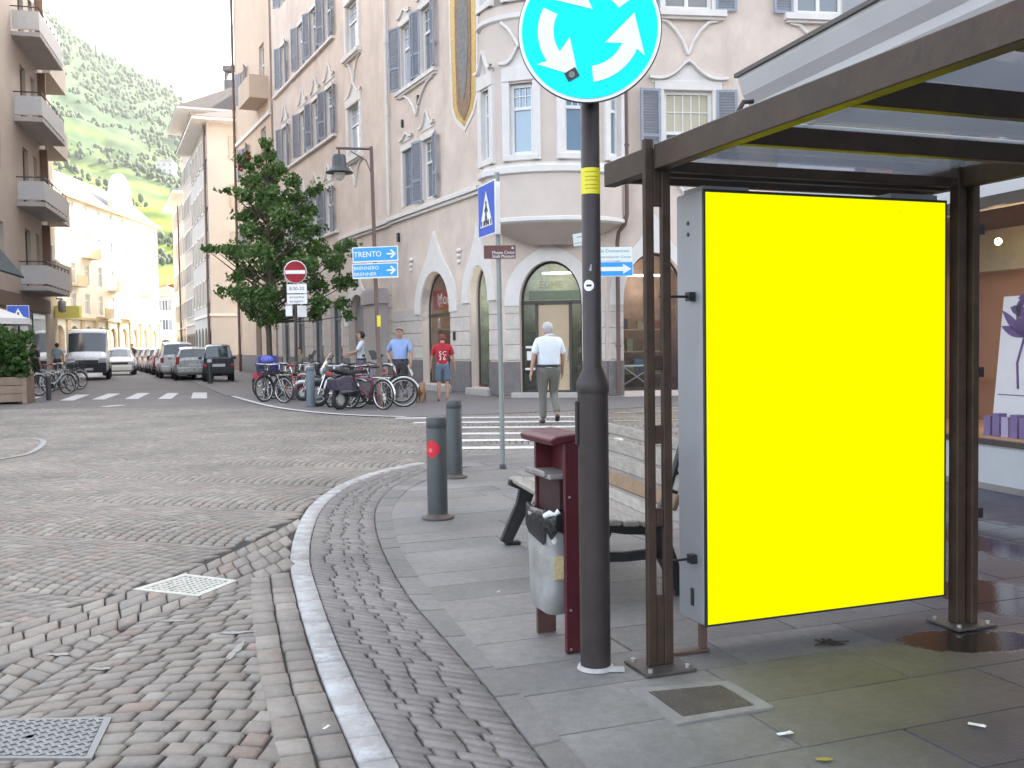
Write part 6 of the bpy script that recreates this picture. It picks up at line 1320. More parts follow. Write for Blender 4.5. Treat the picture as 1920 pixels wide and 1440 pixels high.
# ================================================================ PEOPLE
def skin_mesh(vs, es, rs, root=0, lv_=2):
    me = bpy.data.meshes.new('s'); me.from_pydata([tuple(v) for v in vs], es, []); o = bpy.data.objects.new('s', me); COL.objects.link(o)
    o.modifiers.new('k', 'SKIN'); sv = me.skin_vertices[0].data
    for i, r in enumerate(rs): sv[i].radius = r if isinstance(r, tuple) else (r, r); sv[i].use_root = (i == root)
    sb = o.modifiers.new('b', 'SUBSURF'); sb.levels = sb.render_levels = lv_
    dg = bpy.context.evaluated_depsgraph_get(); ev = o.evaluated_get(dg); m2 = bpy.data.meshes.new_from_object(ev); bpy.data.objects.remove(o); bpy.data.meshes.remove(me); return m2
def skin_obj(name, vs, es, rs, m, par, root=0, lv_=2):
    me = skin_mesh(vs, es, rs, root, lv_); me.materials.clear(); me.materials.append(m); me.polygons.foreach_set('use_smooth', [True] * len(me.polygons)); o = bpy.data.objects.new(name, me); COL.objects.link(o); o.parent = par; return o
skinm = pm('skin', (.40, .235, .165), .55, var=.08, scale=8, spec=.35)
def person(label, loc, rz, shirt, pants, hairc, h=1.75, J=None, shorts=False, hairless=False, group=None, sleeve=.62, shoe=(.03, .025, .022), stout=1.0, cat='person'):
    t = thing('person', label, cat, loc, rz, group); t.scale = (h / 1.75,) * 3; J = J or {}
    jp = {'pel': (0, 0, .96), 'sp': (0, .0, 1.12), 'ch': (0, -.005, 1.30), 'nb': (0, -.02, 1.455), 'nk': (0, .0, 1.52), 'hl': (0, .03, 1.575), 'hm': (0, .015, 1.655), 'ht': (0, .0, 1.72), 'ns': (0, .105, 1.64)}
    for s_, sg in (('l', -1), ('r', 1)):
        jp.update({'sh' + s_: (sg * .195, -.01, 1.42), 'el' + s_: (sg * .245, -.03, 1.15), 'wr' + s_: (sg * .255, .03, .91), 'hp' + s_: (sg * .095, 0, .92), 'kn' + s_: (sg * .105, .02, .50), 'an' + s_: (sg * .11, -.02, .085), 'to' + s_: (sg * .13, .13, .03), 'he' + s_: (sg * .11, -.06, .03)})
    jp.update(J); jp = {k: V(v) for k, v in jp.items()}
    vs, es, rs, ix = [], [], [], {}
    def add(k, p, r, par=None):
        ix[k] = len(vs); vs.append(V(p)); rs.append(r)
        if par: es.append((ix[par], ix[k]))
    w = stout
    add('pel', jp['pel'], (.135 * w, .105 * w)); add('sp', jp['sp'], (.125 * w, .10 * w), 'pel'); add('ch', jp['ch'], (.145, .105), 'sp'); add('nb', jp['nb'], .062, 'ch'); add('nk', jp['nk'], .054, 'nb'); add('hl', jp['hl'], (.072, .078), 'nk'); add('hm', jp['hm'], (.084, .10), 'hl'); add('ht', jp['ht'], (.062, .075), 'hm')
    for s_ in 'lr':
        add('sh' + s_, jp['sh' + s_], .058, 'ch'); add('el' + s_, jp['el' + s_], .042, 'sh' + s_); add('wr' + s_, jp['wr' + s_], .028, 'el' + s_)
        d = (jp['wr' + s_] - jp['el' + s_]).normalized(); side = V((0, 1, 0)) if abs(d.y) < .8 else V((1, 0, 0)); pl_ = jp['wr' + s_] + d * .075; add('pa' + s_, pl_, (.036, .018), 'wr' + s_)
        sd_ = (side - d * side.dot(d)).normalized(); ot = d.cross(sd_)
        for k in range(4):
            o_ = (k - 1.5) * .019; b0_ = pl_ + sd_ * -o_ + d * .02; l_ = (.068, .078, .074, .06)[k]; cu = ot * (.012 if s_ == 'l' else -.012)
            add('f%s%d' % (s_, k), b0_, .0095, 'pa' + s_); add('g%s%d' % (s_, k), b0_ + d * l_ * .55 + cu * .5, .009, 'f%s%d' % (s_, k)); add('h%s%d' % (s_, k), b0_ + d * l_ * .95 + cu * 1.6, .008, 'g%s%d' % (s_, k))
        tb = jp['wr' + s_] + d * .04 + sd_ * .03; add('t' + s_, tb, .012, 'wr' + s_); add('u' + s_, tb + d * .04 + sd_ * .022, .0105, 't' + s_); add('v' + s_, tb + d * .068 + sd_ * .026, .009, 'u' + s_)
        add('hp' + s_, jp['hp' + s_], .088 * w, 'pel'); add('kn' + s_, jp['kn' + s_], .056, 'hp' + s_); add('an' + s_, jp['an' + s_], .038, 'kn' + s_); add('to' + s_, jp['to' + s_], (.038, .026), 'an' + s_)
    body = skin_obj('body', vs, es, rs, skinm, t)
    # face and ears as sub-parts kept small
    hd = (jp['ht'] - jp['hl']).normalized(); fwd = jp['ns'] - jp['hm']; fwd = (fwd - hd * fwd.dot(hd)).normalized(); sdv = fwd.cross(hd)
    def HP(a, b_, c): return jp['hm'] + sdv * a + fwd * b_ + hd * c
    fx_ = M((sdv, fwd, hd)).transposed().to_4x4(); fx_.translation = jp['hm']
    mb = MB(); mb.ell((0, .098, -.015), (.014, .02, .024), 10, 6, x=fx_); mb.ell((-.079, -.01, -.005), (.010, .022, .032), 8, 6, x=fx_); mb.ell((.079, -.01, -.005), (.010, .022, .032), 8, 6, x=fx_); mb.ell((0, .088, -.058), (.026, .008, .007), 10, 5, x=fx_); mb.build('face', skinm, body)
    mb = MB(); mb.ell((-.031, .088, .010), (.011, .006, .006), 8, 5, x=fx_); mb.ell((.031, .088, .010), (.011, .006, .006), 8, 5, x=fx_); mb.box(-.046, -.016, .083, .093, .026, .032, x=fx_); mb.box(.016, .046, .083, .093, .026, .032, x=fx_); mb.build('eyes', black_sign, body)
    hm_ = pm('hair_%02d%02d%02d' % tuple(int(c * 99) for c in hairc), hairc, .7, var=.25, scale=30, bump=.3, bscale=120)
    mb = MB(); prof = [(math.cos(a), math.sin(a)) for a in [rad(-58 + 148 * k / 9) for k in range(10)]]; vs2 = []; n_ = 20
    for r_, z_ in prof:
        for k in range(n_):
            a = 2 * math.pi * k / n_; fr_ = max(0, math.sin(a)); zz2 = max(z_, -.85) if fr_ < .12 else max(z_, -.1) if fr_ < .3 else max(z_, .30 + .25 * fr_); rr_ = math.sqrt(max(0, 1 - min(1, zz2 * zz2))) if zz2 > z_ else r_
            vs2.append((.097 * rr_ * math.cos(a) * (1 + .03 * math.sin(a * 7 + z_ * 9)), -.012 + .113 * rr_ * math.sin(a), .016 + .103 * zz2 + .004 * math.sin(a * 5)))
    mb.add(vs2, [(j * n_ + k, j * n_ + (k + 1) % n_, (j + 1) * n_ + (k + 1) % n_, (j + 1) * n_ + k) for j in range(9) for k in range(n_)], True, x=fx_); mb.build('hair', hm_, t)
    # shirt
    sm2 = pm('cloth_%02d%02d%02d' % tuple(int(c * 99) for c in shirt), shirt, .8, var=.08, scale=7, bump=.35, bscale=14)
    vs, es, rs, ix = [], [], [], {}
    add('pel', jp['pel'] + V((0, 0, -.11)), (.138 * w, .11 * w)); add('wst', jp['pel'] + V((0, 0, .03)), (.160 * w, .13 * w), 'pel'); add('sp', jp['sp'], (.158 * w, .125 * w), 'wst'); add('ch', jp['ch'], (.17, .125), 'sp'); add('nb', jp['nb'] + V((0, 0, .035)), .088, 'ch'); add('cl', jp['nb'].lerp(jp['nk'], .75) + V((0, .0, .01)), .07, 'nb')
    for s_ in 'lr':
        add('sh' + s_, jp['sh' + s_] + V((0, 0, -.012)), .078, 'ch'); add('e' + s_, jp['sh' + s_].lerp(jp['el' + s_], sleeve), .068, 'sh' + s_); add('x' + s_, jp['sh' + s_].lerp(jp['el' + s_], sleeve + .22), .066, 'e' + s_)
    sh_ = skin_obj('shirt', vs, es, rs, sm2, t)
    # trousers
    pm2 = pm('trouser_%02d%02d%02d' % tuple(int(c * 99) for c in pants), pants, .85, var=.12, scale=6, bump=.35, bscale=12)
    vs, es, rs, ix = [], [], [], {}
    add('top', jp['pel'] + V((0, 0, .085)), (.164 * w, .134 * w)); add('pel', jp['pel'] + V((0, 0, -.02)), (.166 * w, .137 * w), 'top')
    for s_ in 'lr':
        add('hp' + s_, jp['hp' + s_] + V((0, 0, -.06)), .102 * w, 'pel'); k_ = jp['kn' + s_]; a_ = jp['an' + s_]
        if shorts: add('kk' + s_, jp['hp' + s_].lerp(k_, .75), .092, 'hp' + s_); add('k' + s_, k_ + V((0, 0, .01)), .088, 'kk' + s_)
        else: add('k' + s_, k_, .076, 'hp' + s_); add('m' + s_, k_.lerp(a_, .6), .066, 'k' + s_); add('a' + s_, a_ + (a_ - k_).normalized() * .01, .064, 'm' + s_)
    skin_obj('trousers', vs, es, rs, pm2, t)
    if not shorts:
        mb = MB(); mb.lathe([(.162 * w, -.0), (.165 * w, .02), (.162 * w, .04)], 24, c=tuple(jp['pel'] + V((0, 0, .02))), sy=.82); mb.build('belt', black_sign, t)
    shm = pm('shoe_%02d%02d' % (int(shoe[0] * 99), int(shoe[1] * 99)), shoe, .5, var=.1)
    for s_ in 'lr':
        vs, es, rs, ix = [], [], [], {}
        add('a', jp['he' + s_] + (jp['an' + s_] - jp['he' + s_]) * .2, .040); add('m', jp['he' + s_].lerp(jp['to' + s_], .55) + V((0, 0, .008)), (.046, .034), 'a'); add('t', jp['to' + s_], (.042, .026), 'm'); skin_obj('shoe', vs, es, rs, shm, t)
    return t, jp, sh_
# man crossing, seen from behind, mid-stride
person('elderly man in white short-sleeved shirt and grey trousers walking away over the zebra crossing', G(1030, 794), rad(8), (.64, .68, .74), (.135, .13, .115), (.42, .41, .40), 1.80, {'hl': (0, .055, 1.565), 'hm': (0, .06, 1.635), 'ht': (0, .065, 1.70), 'ns': (0, .16, 1.62), 'nk': (0, .02, 1.51),
    'knl': (-.10, .06, .50), 'anl': (-.10, .02, .085), 'tol': (-.12, .17, .03), 'hel': (-.10, -.03, .03), 'knr': (.10, .10, .50), 'anr': (.10, -.22, .20), 'tor': (.11, -.15, .05), 'her': (.10, -.27, .16), 'elr': (.26, .02, 1.15), 'wrr': (.26, .10, .91), 'ell': (-.27, -.06, 1.15), 'wrl': (-.315, -.08, .91)}, stout=1.3, shoe=(.03, .028, .026))
# person in red
_, _, rsht = person('person in a red printed T-shirt and denim shorts looking into the arched shop window', G(831, 753), rad(3), (.38, .018, .03), (.10, .14, .20), (.16, .04, .035), 1.70, {'hl': (0, .07, 1.555), 'hm': (0, .09, 1.62), 'ht': (0, .10, 1.685), 'ns': (0, .2, 1.58), 'ell': (-.27, .0, 1.16), 'wrl': (-.30, .04, .92), 'elr': (.27, .0, 1.16), 'wrr': (.31, .04, .93)}, shorts=True, sleeve=.65, shoe=(.10, .06, .04))
mb = MB(); 
for s_, x0, z0 in (('S', -.055, 1.24), ('C', .055, 1.24), ('3', -.055, 1.12), ('6', .05, 1.12)): mb.text(s_, .15, facing(V((x0, -.155, z0)), V((0, -1, 0))), ext=.006)
mb.build('chest_print', white_sign, rsht)
# man in blue shirt holding papers
_, jb, _s = person('grey-haired man in light blue shirt and dark trousers holding white papers, facing the bicycles', G(752, 753), rad(170), (.26, .36, .62), (.06, .05, .055), (.33, .32, .31), 1.86, {'elr': (.33, -.06, 1.17), 'wrr': (.22, .06, 1.0), 'ell': (-.27, .0, 1.14), 'wrl': (-.28, .10, .90)}, stout=1.15)
mb = MB(); q = M.Translation(G(752, 753)) @ rotz(rad(170)) @ M.Translation((-.30, .14, .80)) @ M.Rotation(rad(18), 4, 'Y') @ M.Rotation(rad(-12), 4, 'X'); mb.box(-.006, .006, -.09, .09, -.14, .14, x=M.Identity(4)); o = mb.build('papers', whitep, None); o.matrix_world = q; tag(o, 'white papers in the hand of the man in the blue shirt', 'papers')
# man with white and blue top by the doorway
person('dark-haired man in a white top with arms stretched forward before the arched doorway', V((-4.35, 28.6, 0)), rad(95), (.55, .58, .64), (.07, .11, .20), (.03, .025, .02), 1.83, {'ell': (-.24, .12, 1.20), 'wrl': (-.2, .38, 1.16), 'elr': (.22, .10, 1.18), 'wrr': (.17, .34, 1.12)})
person('person in olive brown clothes standing among the bicycles beside the no-entry pole', V((-6.35, 29.6, 0)), rad(150), (.15, .135, .10), (.09, .085, .07), (.06, .045, .035), 1.40)
person('dark-clothed pedestrian walking beside the hedge at the left kerb', G(68, 728), rad(-30), (.025, .025, .028), (.02, .02, .022), (.05, .035, .025), 1.70, {'knl': (-.10, .12, .50), 'anl': (-.10, .18, .085), 'tol': (-.12, .33, .05), 'hel': (-.1, .13, .03), 'anr': (.11, -.22, .12), 'tor': (.12, -.1, .03), 'her': (.11, -.26, .1)})
person('pedestrian with red-brown top walking on the left pavement behind the dark one', G(84, 718), rad(-15), (.16, .05, .05), (.025, .025, .03), (.08, .05, .03), 1.72, {'knl': (-.10, .1, .50), 'anl': (-.10, .14, .085), 'tol': (-.12, .29, .05), 'hel': (-.1, .09, .03)})
person('person in a pale blue top among the white bicycles left of the van', G(109, 714), rad(20), (.35, .45, .52), (.06, .06, .08), (.05, .04, .03), 1.75)
person('far pedestrian in dark clothes crossing between the white car and the parked row', G(249, 700), rad(160), (.05, .05, .04), (.05, .05, .055), (.05, .04, .03), 1.75)
# ================================================================ DOG
dg_ = thing('dog', 'small ginger-brown dog standing near the person in red, seen from behind', 'dog', G(790, 756), rad(-4)); fur = pm('ginger_fur', (.24, .125, .06), .9, var=.35, scale=12, bump=.5, bscale=60)
V_ = [(0, -.17, .30), (0, .0, .30), (0, .17, .31), (0, .25, .40), (0, .31, .45), (0, .40, .43)]; E_ = [(i, i + 1) for i in range(5)]; R2_ = [(.075, .085), (.08, .09), (.085, .105), .06, .06, .028]
for sg in (-1, 1):
    b = len(V_); V_ += [(sg * .07, .17, .22), (sg * .07, .16, .12), (sg * .07, .18, .02)]; R2_ += [.04, .026, .022]; E_ += [(2, b), (b, b + 1), (b + 1, b + 2)]
    b = len(V_); V_ += [(sg * .075, -.14, .24), (sg * .075, -.22, .13), (sg * .075, -.18, .02)]; R2_ += [.05, .026, .022]; E_ += [(0, b), (b, b + 1), (b + 1, b + 2)]
b = len(V_); V_ += [(0, -.27, .36), (.02, -.33, .46)]; R2_ += [.024, .014]; E_ += [(0, b), (b, b + 1)]
for sg in (-1, 1): b = len(V_); V_ += [(sg * .05, .28, .50)]; R2_ += [.018]; E_ += [(4, b)]
skin_obj('body', [V(p) for p in V_], E_, R2_, fur, dg_, root=1); mb = MB(); mb.ell((0, .43, .435), (.016, .012, .012), 8, 6); mb.build('nose', black_sign, dg_)
# ================================================================ VEHICLES
glassd = pm('dark_car_glass', (.045, .06, .065), .05, var=0, spec=.8, coat=.5); tyre = rubber; alloy = pm('alloy_rim', (.42, .42, .43), .35, metal=.7, var=.1); blacktrim = pm('black_plastic_trim', (.022, .022, .024), .55, var=.1)
tail = pm('red_tail_lamp', (.35, .012, .015), .2, var=0, spec=.8); headl = pm('clear_headlamp', (.55, .57, .6), .12, var=0, spec=.9); plate_m = pm('number_plate', (.6, .6, .6), .5, var=0)
def car(name, label, cat, paint, st, Wd, wheels, wr, loc, rz, group=None, fbh=.28, gl=(), ws=(), plate=True, rearlamp=(.75, .55, .25), headz=.62, bumper=None, noseW=1.0, hl=(.34, .16)):
    """st rows: x, zbottom, zbelt, ztop, half-width scale, roof half-width scale (x=0 rear .. L front)"""
    t = thing(name, label, cat, loc, rz, group); hw = Wd / 2; P_ = MB(); Gm = MB(); rings = []
    for x, zb_, zt_, zr, w2, rw in st:
        a = hw * w2; zm_ = zb_ + (zt_ - zb_) * .55
        half = [(0, zb_), (a * .86, zb_), (a * .97, zb_ + .12), (a, zm_), (a * .985, zt_ - .06), (a * .95, zt_), (hw * rw, zr), (hw * rw * .75, zr + .035), (0, zr + .05)]
        rings.append([V((y, x, z)) for y, z in half])
    for sg in (-1, 1):
        for i in range(len(rings) - 1):
            for k in range(8):
                g_ = (i in gl and k == 5) or (i in ws and k in (6, 7, 5) and True)
                if i in ws and k == 5: g_ = False
                q = [rings[i][k], rings[i + 1][k], rings[i + 1][k + 1], rings[i][k + 1]]; (Gm if g_ else P_).add([(sg * p.x, p.y, p.z) for p in q], [(0, 1, 2, 3)], not g_)
        for e in (0, -1): P_.add([(sg * p.x, p.y, p.z) for p in rings[e]], [list(range(9))])
    bo = P_.build('body', paint, t); me = bo.data; bm = bmesh.new(); bm.from_mesh(me); bmesh.ops.remove_doubles(bm, verts=bm.verts, dist=.002); bmesh.ops.recalc_face_normals(bm, faces=bm.faces); bm.to_mesh(me); bm.free()
    if Gm.v: Gm.build('window_glass', glassd, t)
    for x in wheels:
        for sg in (-1, 1):
            o = MB(); c = V((sg * (hw - .10), x, wr)); o.lathe([(wr * .62, -.095), (wr * .93, -.095), (wr, -.06), (wr, .06), (wr * .93, .095), (wr * .62, .095)], 24, x=M.Translation(c) @ M.Rotation(math.pi / 2, 4, 'Y')); wl_ = o.build('wheel', tyre, t)
            o = MB(); o.lathe([(0, .085), (wr * .2, .09), (wr * .62, .08), (wr * .64, .094)], 20, x=M.Translation(c) @ M.Rotation(sg * math.pi / 2, 4, 'Y'))
            o.build('rim', alloy, wl_)
            o = MB(); o.lathe([(wr * 1.0, .0), (wr * 1.14, .0)], 24, x=M.Translation((sg * (hw * .985 + .004), x, wr)) @ M.Rotation(sg * math.pi / 2, 4, 'Y')); o.build('wheel_arch', blacktrim, t, recalc=False)
    Lx = st[-1][0]; w0_, wL = hw * st[0][4], hw * st[-1][4]
    bm_ = bumper or blacktrim; mb = MB(); mb.box(-w0_ * .98, w0_ * .98, -.07, .05, st[0][1] + .02, st[0][1] + .26); mb.build('rear_bumper', bm_, t, bevel=.03); mb = MB(); mb.box(-wL * .98, wL * .98, Lx - .05, Lx + .08, st[-1][1] + .0, st[-1][1] + fbh); mb.build('front_bumper', bm_, t, bevel=.03)
    for sg in (-1, 1):
        mb = MB(); x0 = sg * (w0_ - .12); mb.box(min(x0, x0 + sg * .15), max(x0, x0 + sg * .15), -.02, .10, rearlamp[0], rearlamp[0] + rearlamp[2]); mb.build('tail_lamp', tail, t, bevel=.015)
        mb = MB(); x0 = sg * (wL - hl[0] - .02); mb.box(min(x0, x0 + sg * hl[0]), max(x0, x0 + sg * hl[0]), Lx - .14, Lx + .025, headz, headz + hl[1]); mb.build('headlight', headl, t, bevel=.02)
    mb = MB(); mb.box(-.26, .26, -.085, -.07, st[0][1] + .30, st[0][1] + .42); mb.box(-.26, .26, Lx + .08, Lx + .095, st[-1][1] + .10, st[-1][1] + .21); mb.build('number_plate', plate_m, t)
    mb = MB(); mb.box(-.5, .5, Lx - .0, Lx + .03, headz - .02, headz + .10); mb.build('grille', blacktrim, t)
    for sg in (-1, 1): 
        zi = [s_ for s_ in st]; mi_ = max(ws) if ws else len(st) // 2; xm = st[min(mi_ + 0, len(st) - 1)][0]; mb = MB(); mb.ell((sg * (hw + .07), xm - .1, st[mi_][2] + .08), (.09, .05, .07), 10, 6); mb.build('wing_mirror', paint, t)
    return t
def cpaint(n_, c, m_=.3): return pm(n_, c, .28, metal=m_, var=.03, coat=.5)
silver = cpaint('silver_car_paint', (.42, .43, .41)); wht = cpaint('white_car_paint', (.66, .67, .67), 0); navy = cpaint('dark_navy_car_paint', (.022, .028, .038)); redp = cpaint('dark_red_car_paint', (.13, .02, .02)); goldp = cpaint('champagne_car_paint', (.36, .33, .27)); greyc = cpaint('grey_car_paint', (.16, .17, .18)); bluec = cpaint('pale_blue_car_paint', (.30, .38, .44))
ESTATE = [(.0, .32, .82, .86, .90, .80), (.06, .26, .88, .98, .96, .74), (.32, .24, .90, 1.36, .98, .66), (.55, .22, .90, 1.43, 1, .66), (1.5, .2, .90, 1.46, 1, .68), (1.6, .2, .90, 1.46, 1, .68), (2.45, .2, .90, 1.43, 1, .67), (2.65, .2, .90, 1.38, 1, .66), (3.25, .2, .88, .93, 1, .78), (3.9, .2, .78, .82, .97, .72), (4.15, .26, .66, .70, .88, .6)]
HATCH = [(.0, .32, .84, .9, .90, .78), (.05, .26, .90, 1.0, .96, .72), (.38, .24, .92, 1.38, .98, .64), (.55, .22, .92, 1.45, 1, .65), (1.3, .2, .92, 1.48, 1, .67), (1.4, .2, .92, 1.48, 1, .67), (2.15, .2, .92, 1.45, 1, .66), (2.3, .2, .92, 1.40, 1, .65), (2.95, .2, .90, .96, 1, .78), (3.5, .2, .80, .84, .97, .72), (3.72, .26, .68, .72, .88, .6)]
MPV = [(.0, .34, .92, 1.0, .93, .84), (.05, .28, .96, 1.1, .97, .8), (.25, .26, .98, 1.60, .99, .72), (.45, .24, .98, 1.68, 1, .72), (1.6, .22, .98, 1.72, 1, .73), (1.7, .22, .98, 1.72, 1, .73), (2.6, .22, .98, 1.66, 1, .72), (2.8, .22, .98, 1.58, 1, .70), (3.55, .22, .96, 1.04, 1, .8), (4.05, .22, .86, .9, .97, .74), (4.25, .28, .72, .76, .9, .62)]
MICRO = [(.0, .34, .86, .92, .94, .86), (.04, .28, .90, 1.0, .98, .82), (.16, .26, .92, 1.46, 1, .74), (.3, .24, .92, 1.52, 1, .74), (.8, .22, .92, 1.54, 1, .75), (.9, .22, .92, 1.54, 1, .75), (1.35, .22, .92, 1.50, 1, .74), (1.5, .22, .92, 1.42, 1, .72), (2.05, .22, .88, .94, 1, .8), (2.4, .24, .76, .8, .96, .72), (2.5, .3, .68, .72, .88, .62)]
VAN = [(.0, .45, 1.25, 2.28, .97, .90), (.05, .40, 1.3, 2.36, 1, .90), (1.8, .36, 1.3, 2.40, 1, .90), (3.4, .36, 1.3, 2.40, 1, .90), (3.6, .36, 1.3, 2.38, 1, .89), (4.05, .34, 1.3, 2.30, 1, .86), (4.15, .34, 1.28, 2.20, 1, .85), (4.78, .34, 1.24, 1.30, .99, .84), (5.35, .34, 1.0, 1.06, .96, .80), (5.52, .36, .86, .9, .88, .7)]
glS = (2, 3, 5, 6); wsS = (1, 7)
def hd(d): return math.atan2(-d.x, d.y)
dPK = hdir(150)
car('van', 'white high-roofed panel van with black bumper driving toward the camera', 'van', wht, VAN, 1.95, (.95, 4.35), .34, G(164, 713) + hdir(250) * 5.55, hd(hdir(250)) + math.pi, gl=(4, 5), ws=(6,), headz=.84, rearlamp=(.9, .5, .4), bumper=blacktrim, hl=(.30, .2), fbh=.46)
car('car', 'small white car driving toward the camera just right of the white van', 'car', wht, HATCH, 1.68, (.62, 3.02), .29, G(222, 704) + hdir(330) * 3.75, hd(hdir(330)) + math.pi, gl=glS, ws=wsS, headz=.62, bumper=wht)
car('car', 'silver estate car seen from behind, second parked car from the right', 'car', silver, ESTATE, 1.72, (.85, 3.3), .31, G(366, 713), hd(hdir(225)), 'cars parked along the right kerb', gl=glS, ws=wsS, bumper=silver, rearlamp=(.72, .5, .34))
car('car', 'dark navy microcar parked nearest to the zebra crossing', 'car', navy, MICRO, 1.28, (.45, 2.0), .27, G(411, 716), hd(hdir(330)), 'cars parked along the right kerb', gl=glS, ws=wsS, rearlamp=(.62, .5, .14))
rows = [('white tall MPV parked just beyond the silver estate', 'car', wht, MPV, (336, 709), 1), ('dark red hatchback parked beyond the white MPV', 'car', redp, HATCH, (318, 703), 0), ('pale silver estate parked beyond the dark red hatchback', 'car', silver, ESTATE, (303, 699.5), 0), ('champagne hatchback in the middle of the parked row', 'car', goldp, HATCH, (291, 697), 0), ('grey estate in the far half of the parked row', 'car', greyc, ESTATE, (280, 694.5), 0), ('pale blue hatchback near the far end of the parked row', 'car', bluec, HATCH, (270, 692), 0), ('small white hatchback at the far end of the parked row', 'car', wht, HATCH, (262, 690), 0)]
base = G(334, 706)
lineP = G(360, 714); lineD = hdir(158)
for lab, cat, pt_, st_, Y, f_ in rows:
    p = G(*Y); car('car', lab, cat, pt_, st_, 1.72, (.8, 3.1), .30, p, hd(lineD), 'cars parked along the right kerb', gl=glS, ws=wsS, bumper=pt_)
# ================================================================ BICYCLES
def bicycle(paint, fend=None, basket=False, seatc=None, tall=1.0, carrier=True, childseat=None):
    t = thing('bicycle', 'x', 'bicycle'); fr_ = pm('bike_frame_%02d%02d%02d' % tuple(int(c * 99) for c in paint), paint, .35, metal=.1, var=.05)
    R_w = .335; a = V((0, -.52, R_w)); b_ = V((0, .55, R_w)); bb = V((0, -.08, .29)); st = V((0, -.24, .78)); hd_ = V((0, .38, .80)); hd2 = V((0, .42, .62))
    for c in (a, b_):
        mb = MB(); mb.torus(c, R_w - .02, .02, 'x', 32, 8); w_ = mb.build('wheel', rubber, t)
        mb = MB(); mb.torus(c, R_w - .045, .010, 'x', 32, 6)
        for k in range(18): an = 2 * math.pi * k / 18; mb.cyl(c + V((.02 * (1 if k % 2 else -1), 0, 0)), c + V((0, (R_w - .045) * math.cos(an), (R_w - .045) * math.sin(an))), .0028, n=4, caps=False)
        mb.cyl(c + V((-.04, 0, 0)), c + V((.04, 0, 0)), .022, n=10); mb.build('rim', chrome, w_)
        mb = MB(); pts = [c + V((0, (R_w + .025) * math.cos(an), (R_w + .025) * math.sin(an))) for an in [rad(-10 + 165 * k / 14) if c is a else rad(20 + 130 * k / 14) for k in range(15)]]
        if c is a: pts = [c + V((0, -(R_w + .025) * math.cos(rad(-15 + 150 * k / 14)), (R_w + .025) * math.sin(rad(-15 + 150 * k / 14)))) for k in range(15)]
        mb.tube(pts, .022, 6); mb.build('mudguard', fend or chrome, t)
    mb = MB()
    for p, q, r in ((bb, st, .016), (bb, hd2, .018), (st + V((0, .03, -.12)), hd_ + V((0, .0, -.06)), .015), (hd_, hd2, .019), (bb, a, .011), (st + V((0, .02, -.1)), a, .010)): mb.cyl(p, q, r, n=8)
    for sg in (-1, 1): mb.tube([hd2 + V((sg * .045, .01, -.02)), V((sg * .045, .50, .45)), b_ + V((sg * .045, 0, 0))], .011, 6)
    mb.build('frame', fr_, t)
    mb = MB(); mb.cyl(st, st + V((0, -.04, .16)), .012, n=8); mb.cyl(hd_, hd_ + V((0, -.03, .16)), .012, n=8); mb.tube([(-.29, .17, .96), (-.26, .28, .985), (-.12, .36, .97), (0, .36, .965), (.12, .36, .97), (.26, .28, .985), (.29, .17, .96)], .012, 7); mb.build('handlebar', chrome, t)
    mb = MB(); [mb.cyl((sg * .29, .17, .96), (sg * .275, .24, .975), .018, n=8) for sg in (-1, 1)]; mb.build('grip', rubber, t)
    mb = MB(); mb.ell((0, -.30, .96), (.09, .08, .035), 12, 8); mb.ell((0, -.19, .965), (.035, .10, .025), 10, 6); mb.build('saddle', pm('saddle_%02d' % int((seatc or (0, 0, 0))[0] * 99), seatc or (.02, .02, .02), .5, var=.1), t)
    mb = MB(); mb.lathe([(.085, -.006), (.09, 0), (.085, .006)], 18, x=M.Translation(bb + V((.05, 0, 0))) @ M.Rotation(math.pi / 2, 4, 'Y')); mb.cyl(bb + V((.07, 0, 0)), bb + V((.07, .12, -.12)), .009, n=6); mb.cyl(bb + V((-.07, 0, 0)), bb + V((-.07, -.12, .12)), .009, n=6); mb.box(.07, .15, .09, .15, .155, .175); mb.box(-.15, -.07, -.23, -.17, .40, .42); mb.build('crank', blackm, t)
    if carrier:
        mb = MB(); [mb.tube([(sg * .06, -.26, .72), (sg * .06, -.72, .72)], .007, 5) for sg in (-1, 0, 1)]; [mb.cyl((sg * .06, -.68, .72), (sg * .05, -.52, .34), .006, n=5) for sg in (-1, 1)]; mb.build('carrier', chrome, t)
    if basket:
        mb = MB(); 
        for k in range(16):
            an = 2 * math.pi * k / 16; mb.cyl((.15 * math.cos(an), .58 + .12 * math.sin(an), .70), (.19 * math.cos(an), .58 + .16 * math.sin(an), .95), .006, n=5)
        for j in range(5): f = j / 4; mb.torus((0, .58, .70 + .25 * f), .14 + .035 * f, .007, 'z', 20, 5)
        mb.build('basket', blackm, t)
    if childseat:
        mb = MB(); mb.box(-.15, .15, -.72, -.42, .76, .82); mb.box(-.15, .15, -.76, -.70, .80, 1.18); mb.box(-.17, -.14, -.72, -.45, .82, .98); mb.box(.14, .17, -.72, -.45, .82, .98); mb.build('child_seat', childseat, t, bevel=.025)
    return t
grp = 'bicycles parked in the cluster before the corner building'
whitemud = pm('white_mudguard', (.6, .6, .58), .4, var=.03); blackmud = pm('black_mudguard', (.02, .02, .022), .4, var=.03); blueseat = pm('blue_child_seat', (.05, .06, .32), .5, var=.1); navyseat = pm('navy_child_seat', (.04, .045, .14), .5, var=.1)
def BP(x, y): return G(x, y)
B1 = bicycle((.05, .055, .06), whitemud); place(B1, BP(712, 765), rad(-78), 'dark city bicycle with white mudguards and big right wheel, rightmost of the cluster', grp)
B2 = bicycle((.20, .03, .06), None, True); place(B2, BP(688, 768), rad(52), 'crimson bicycle with a front basket in front of the lamp pole', grp)
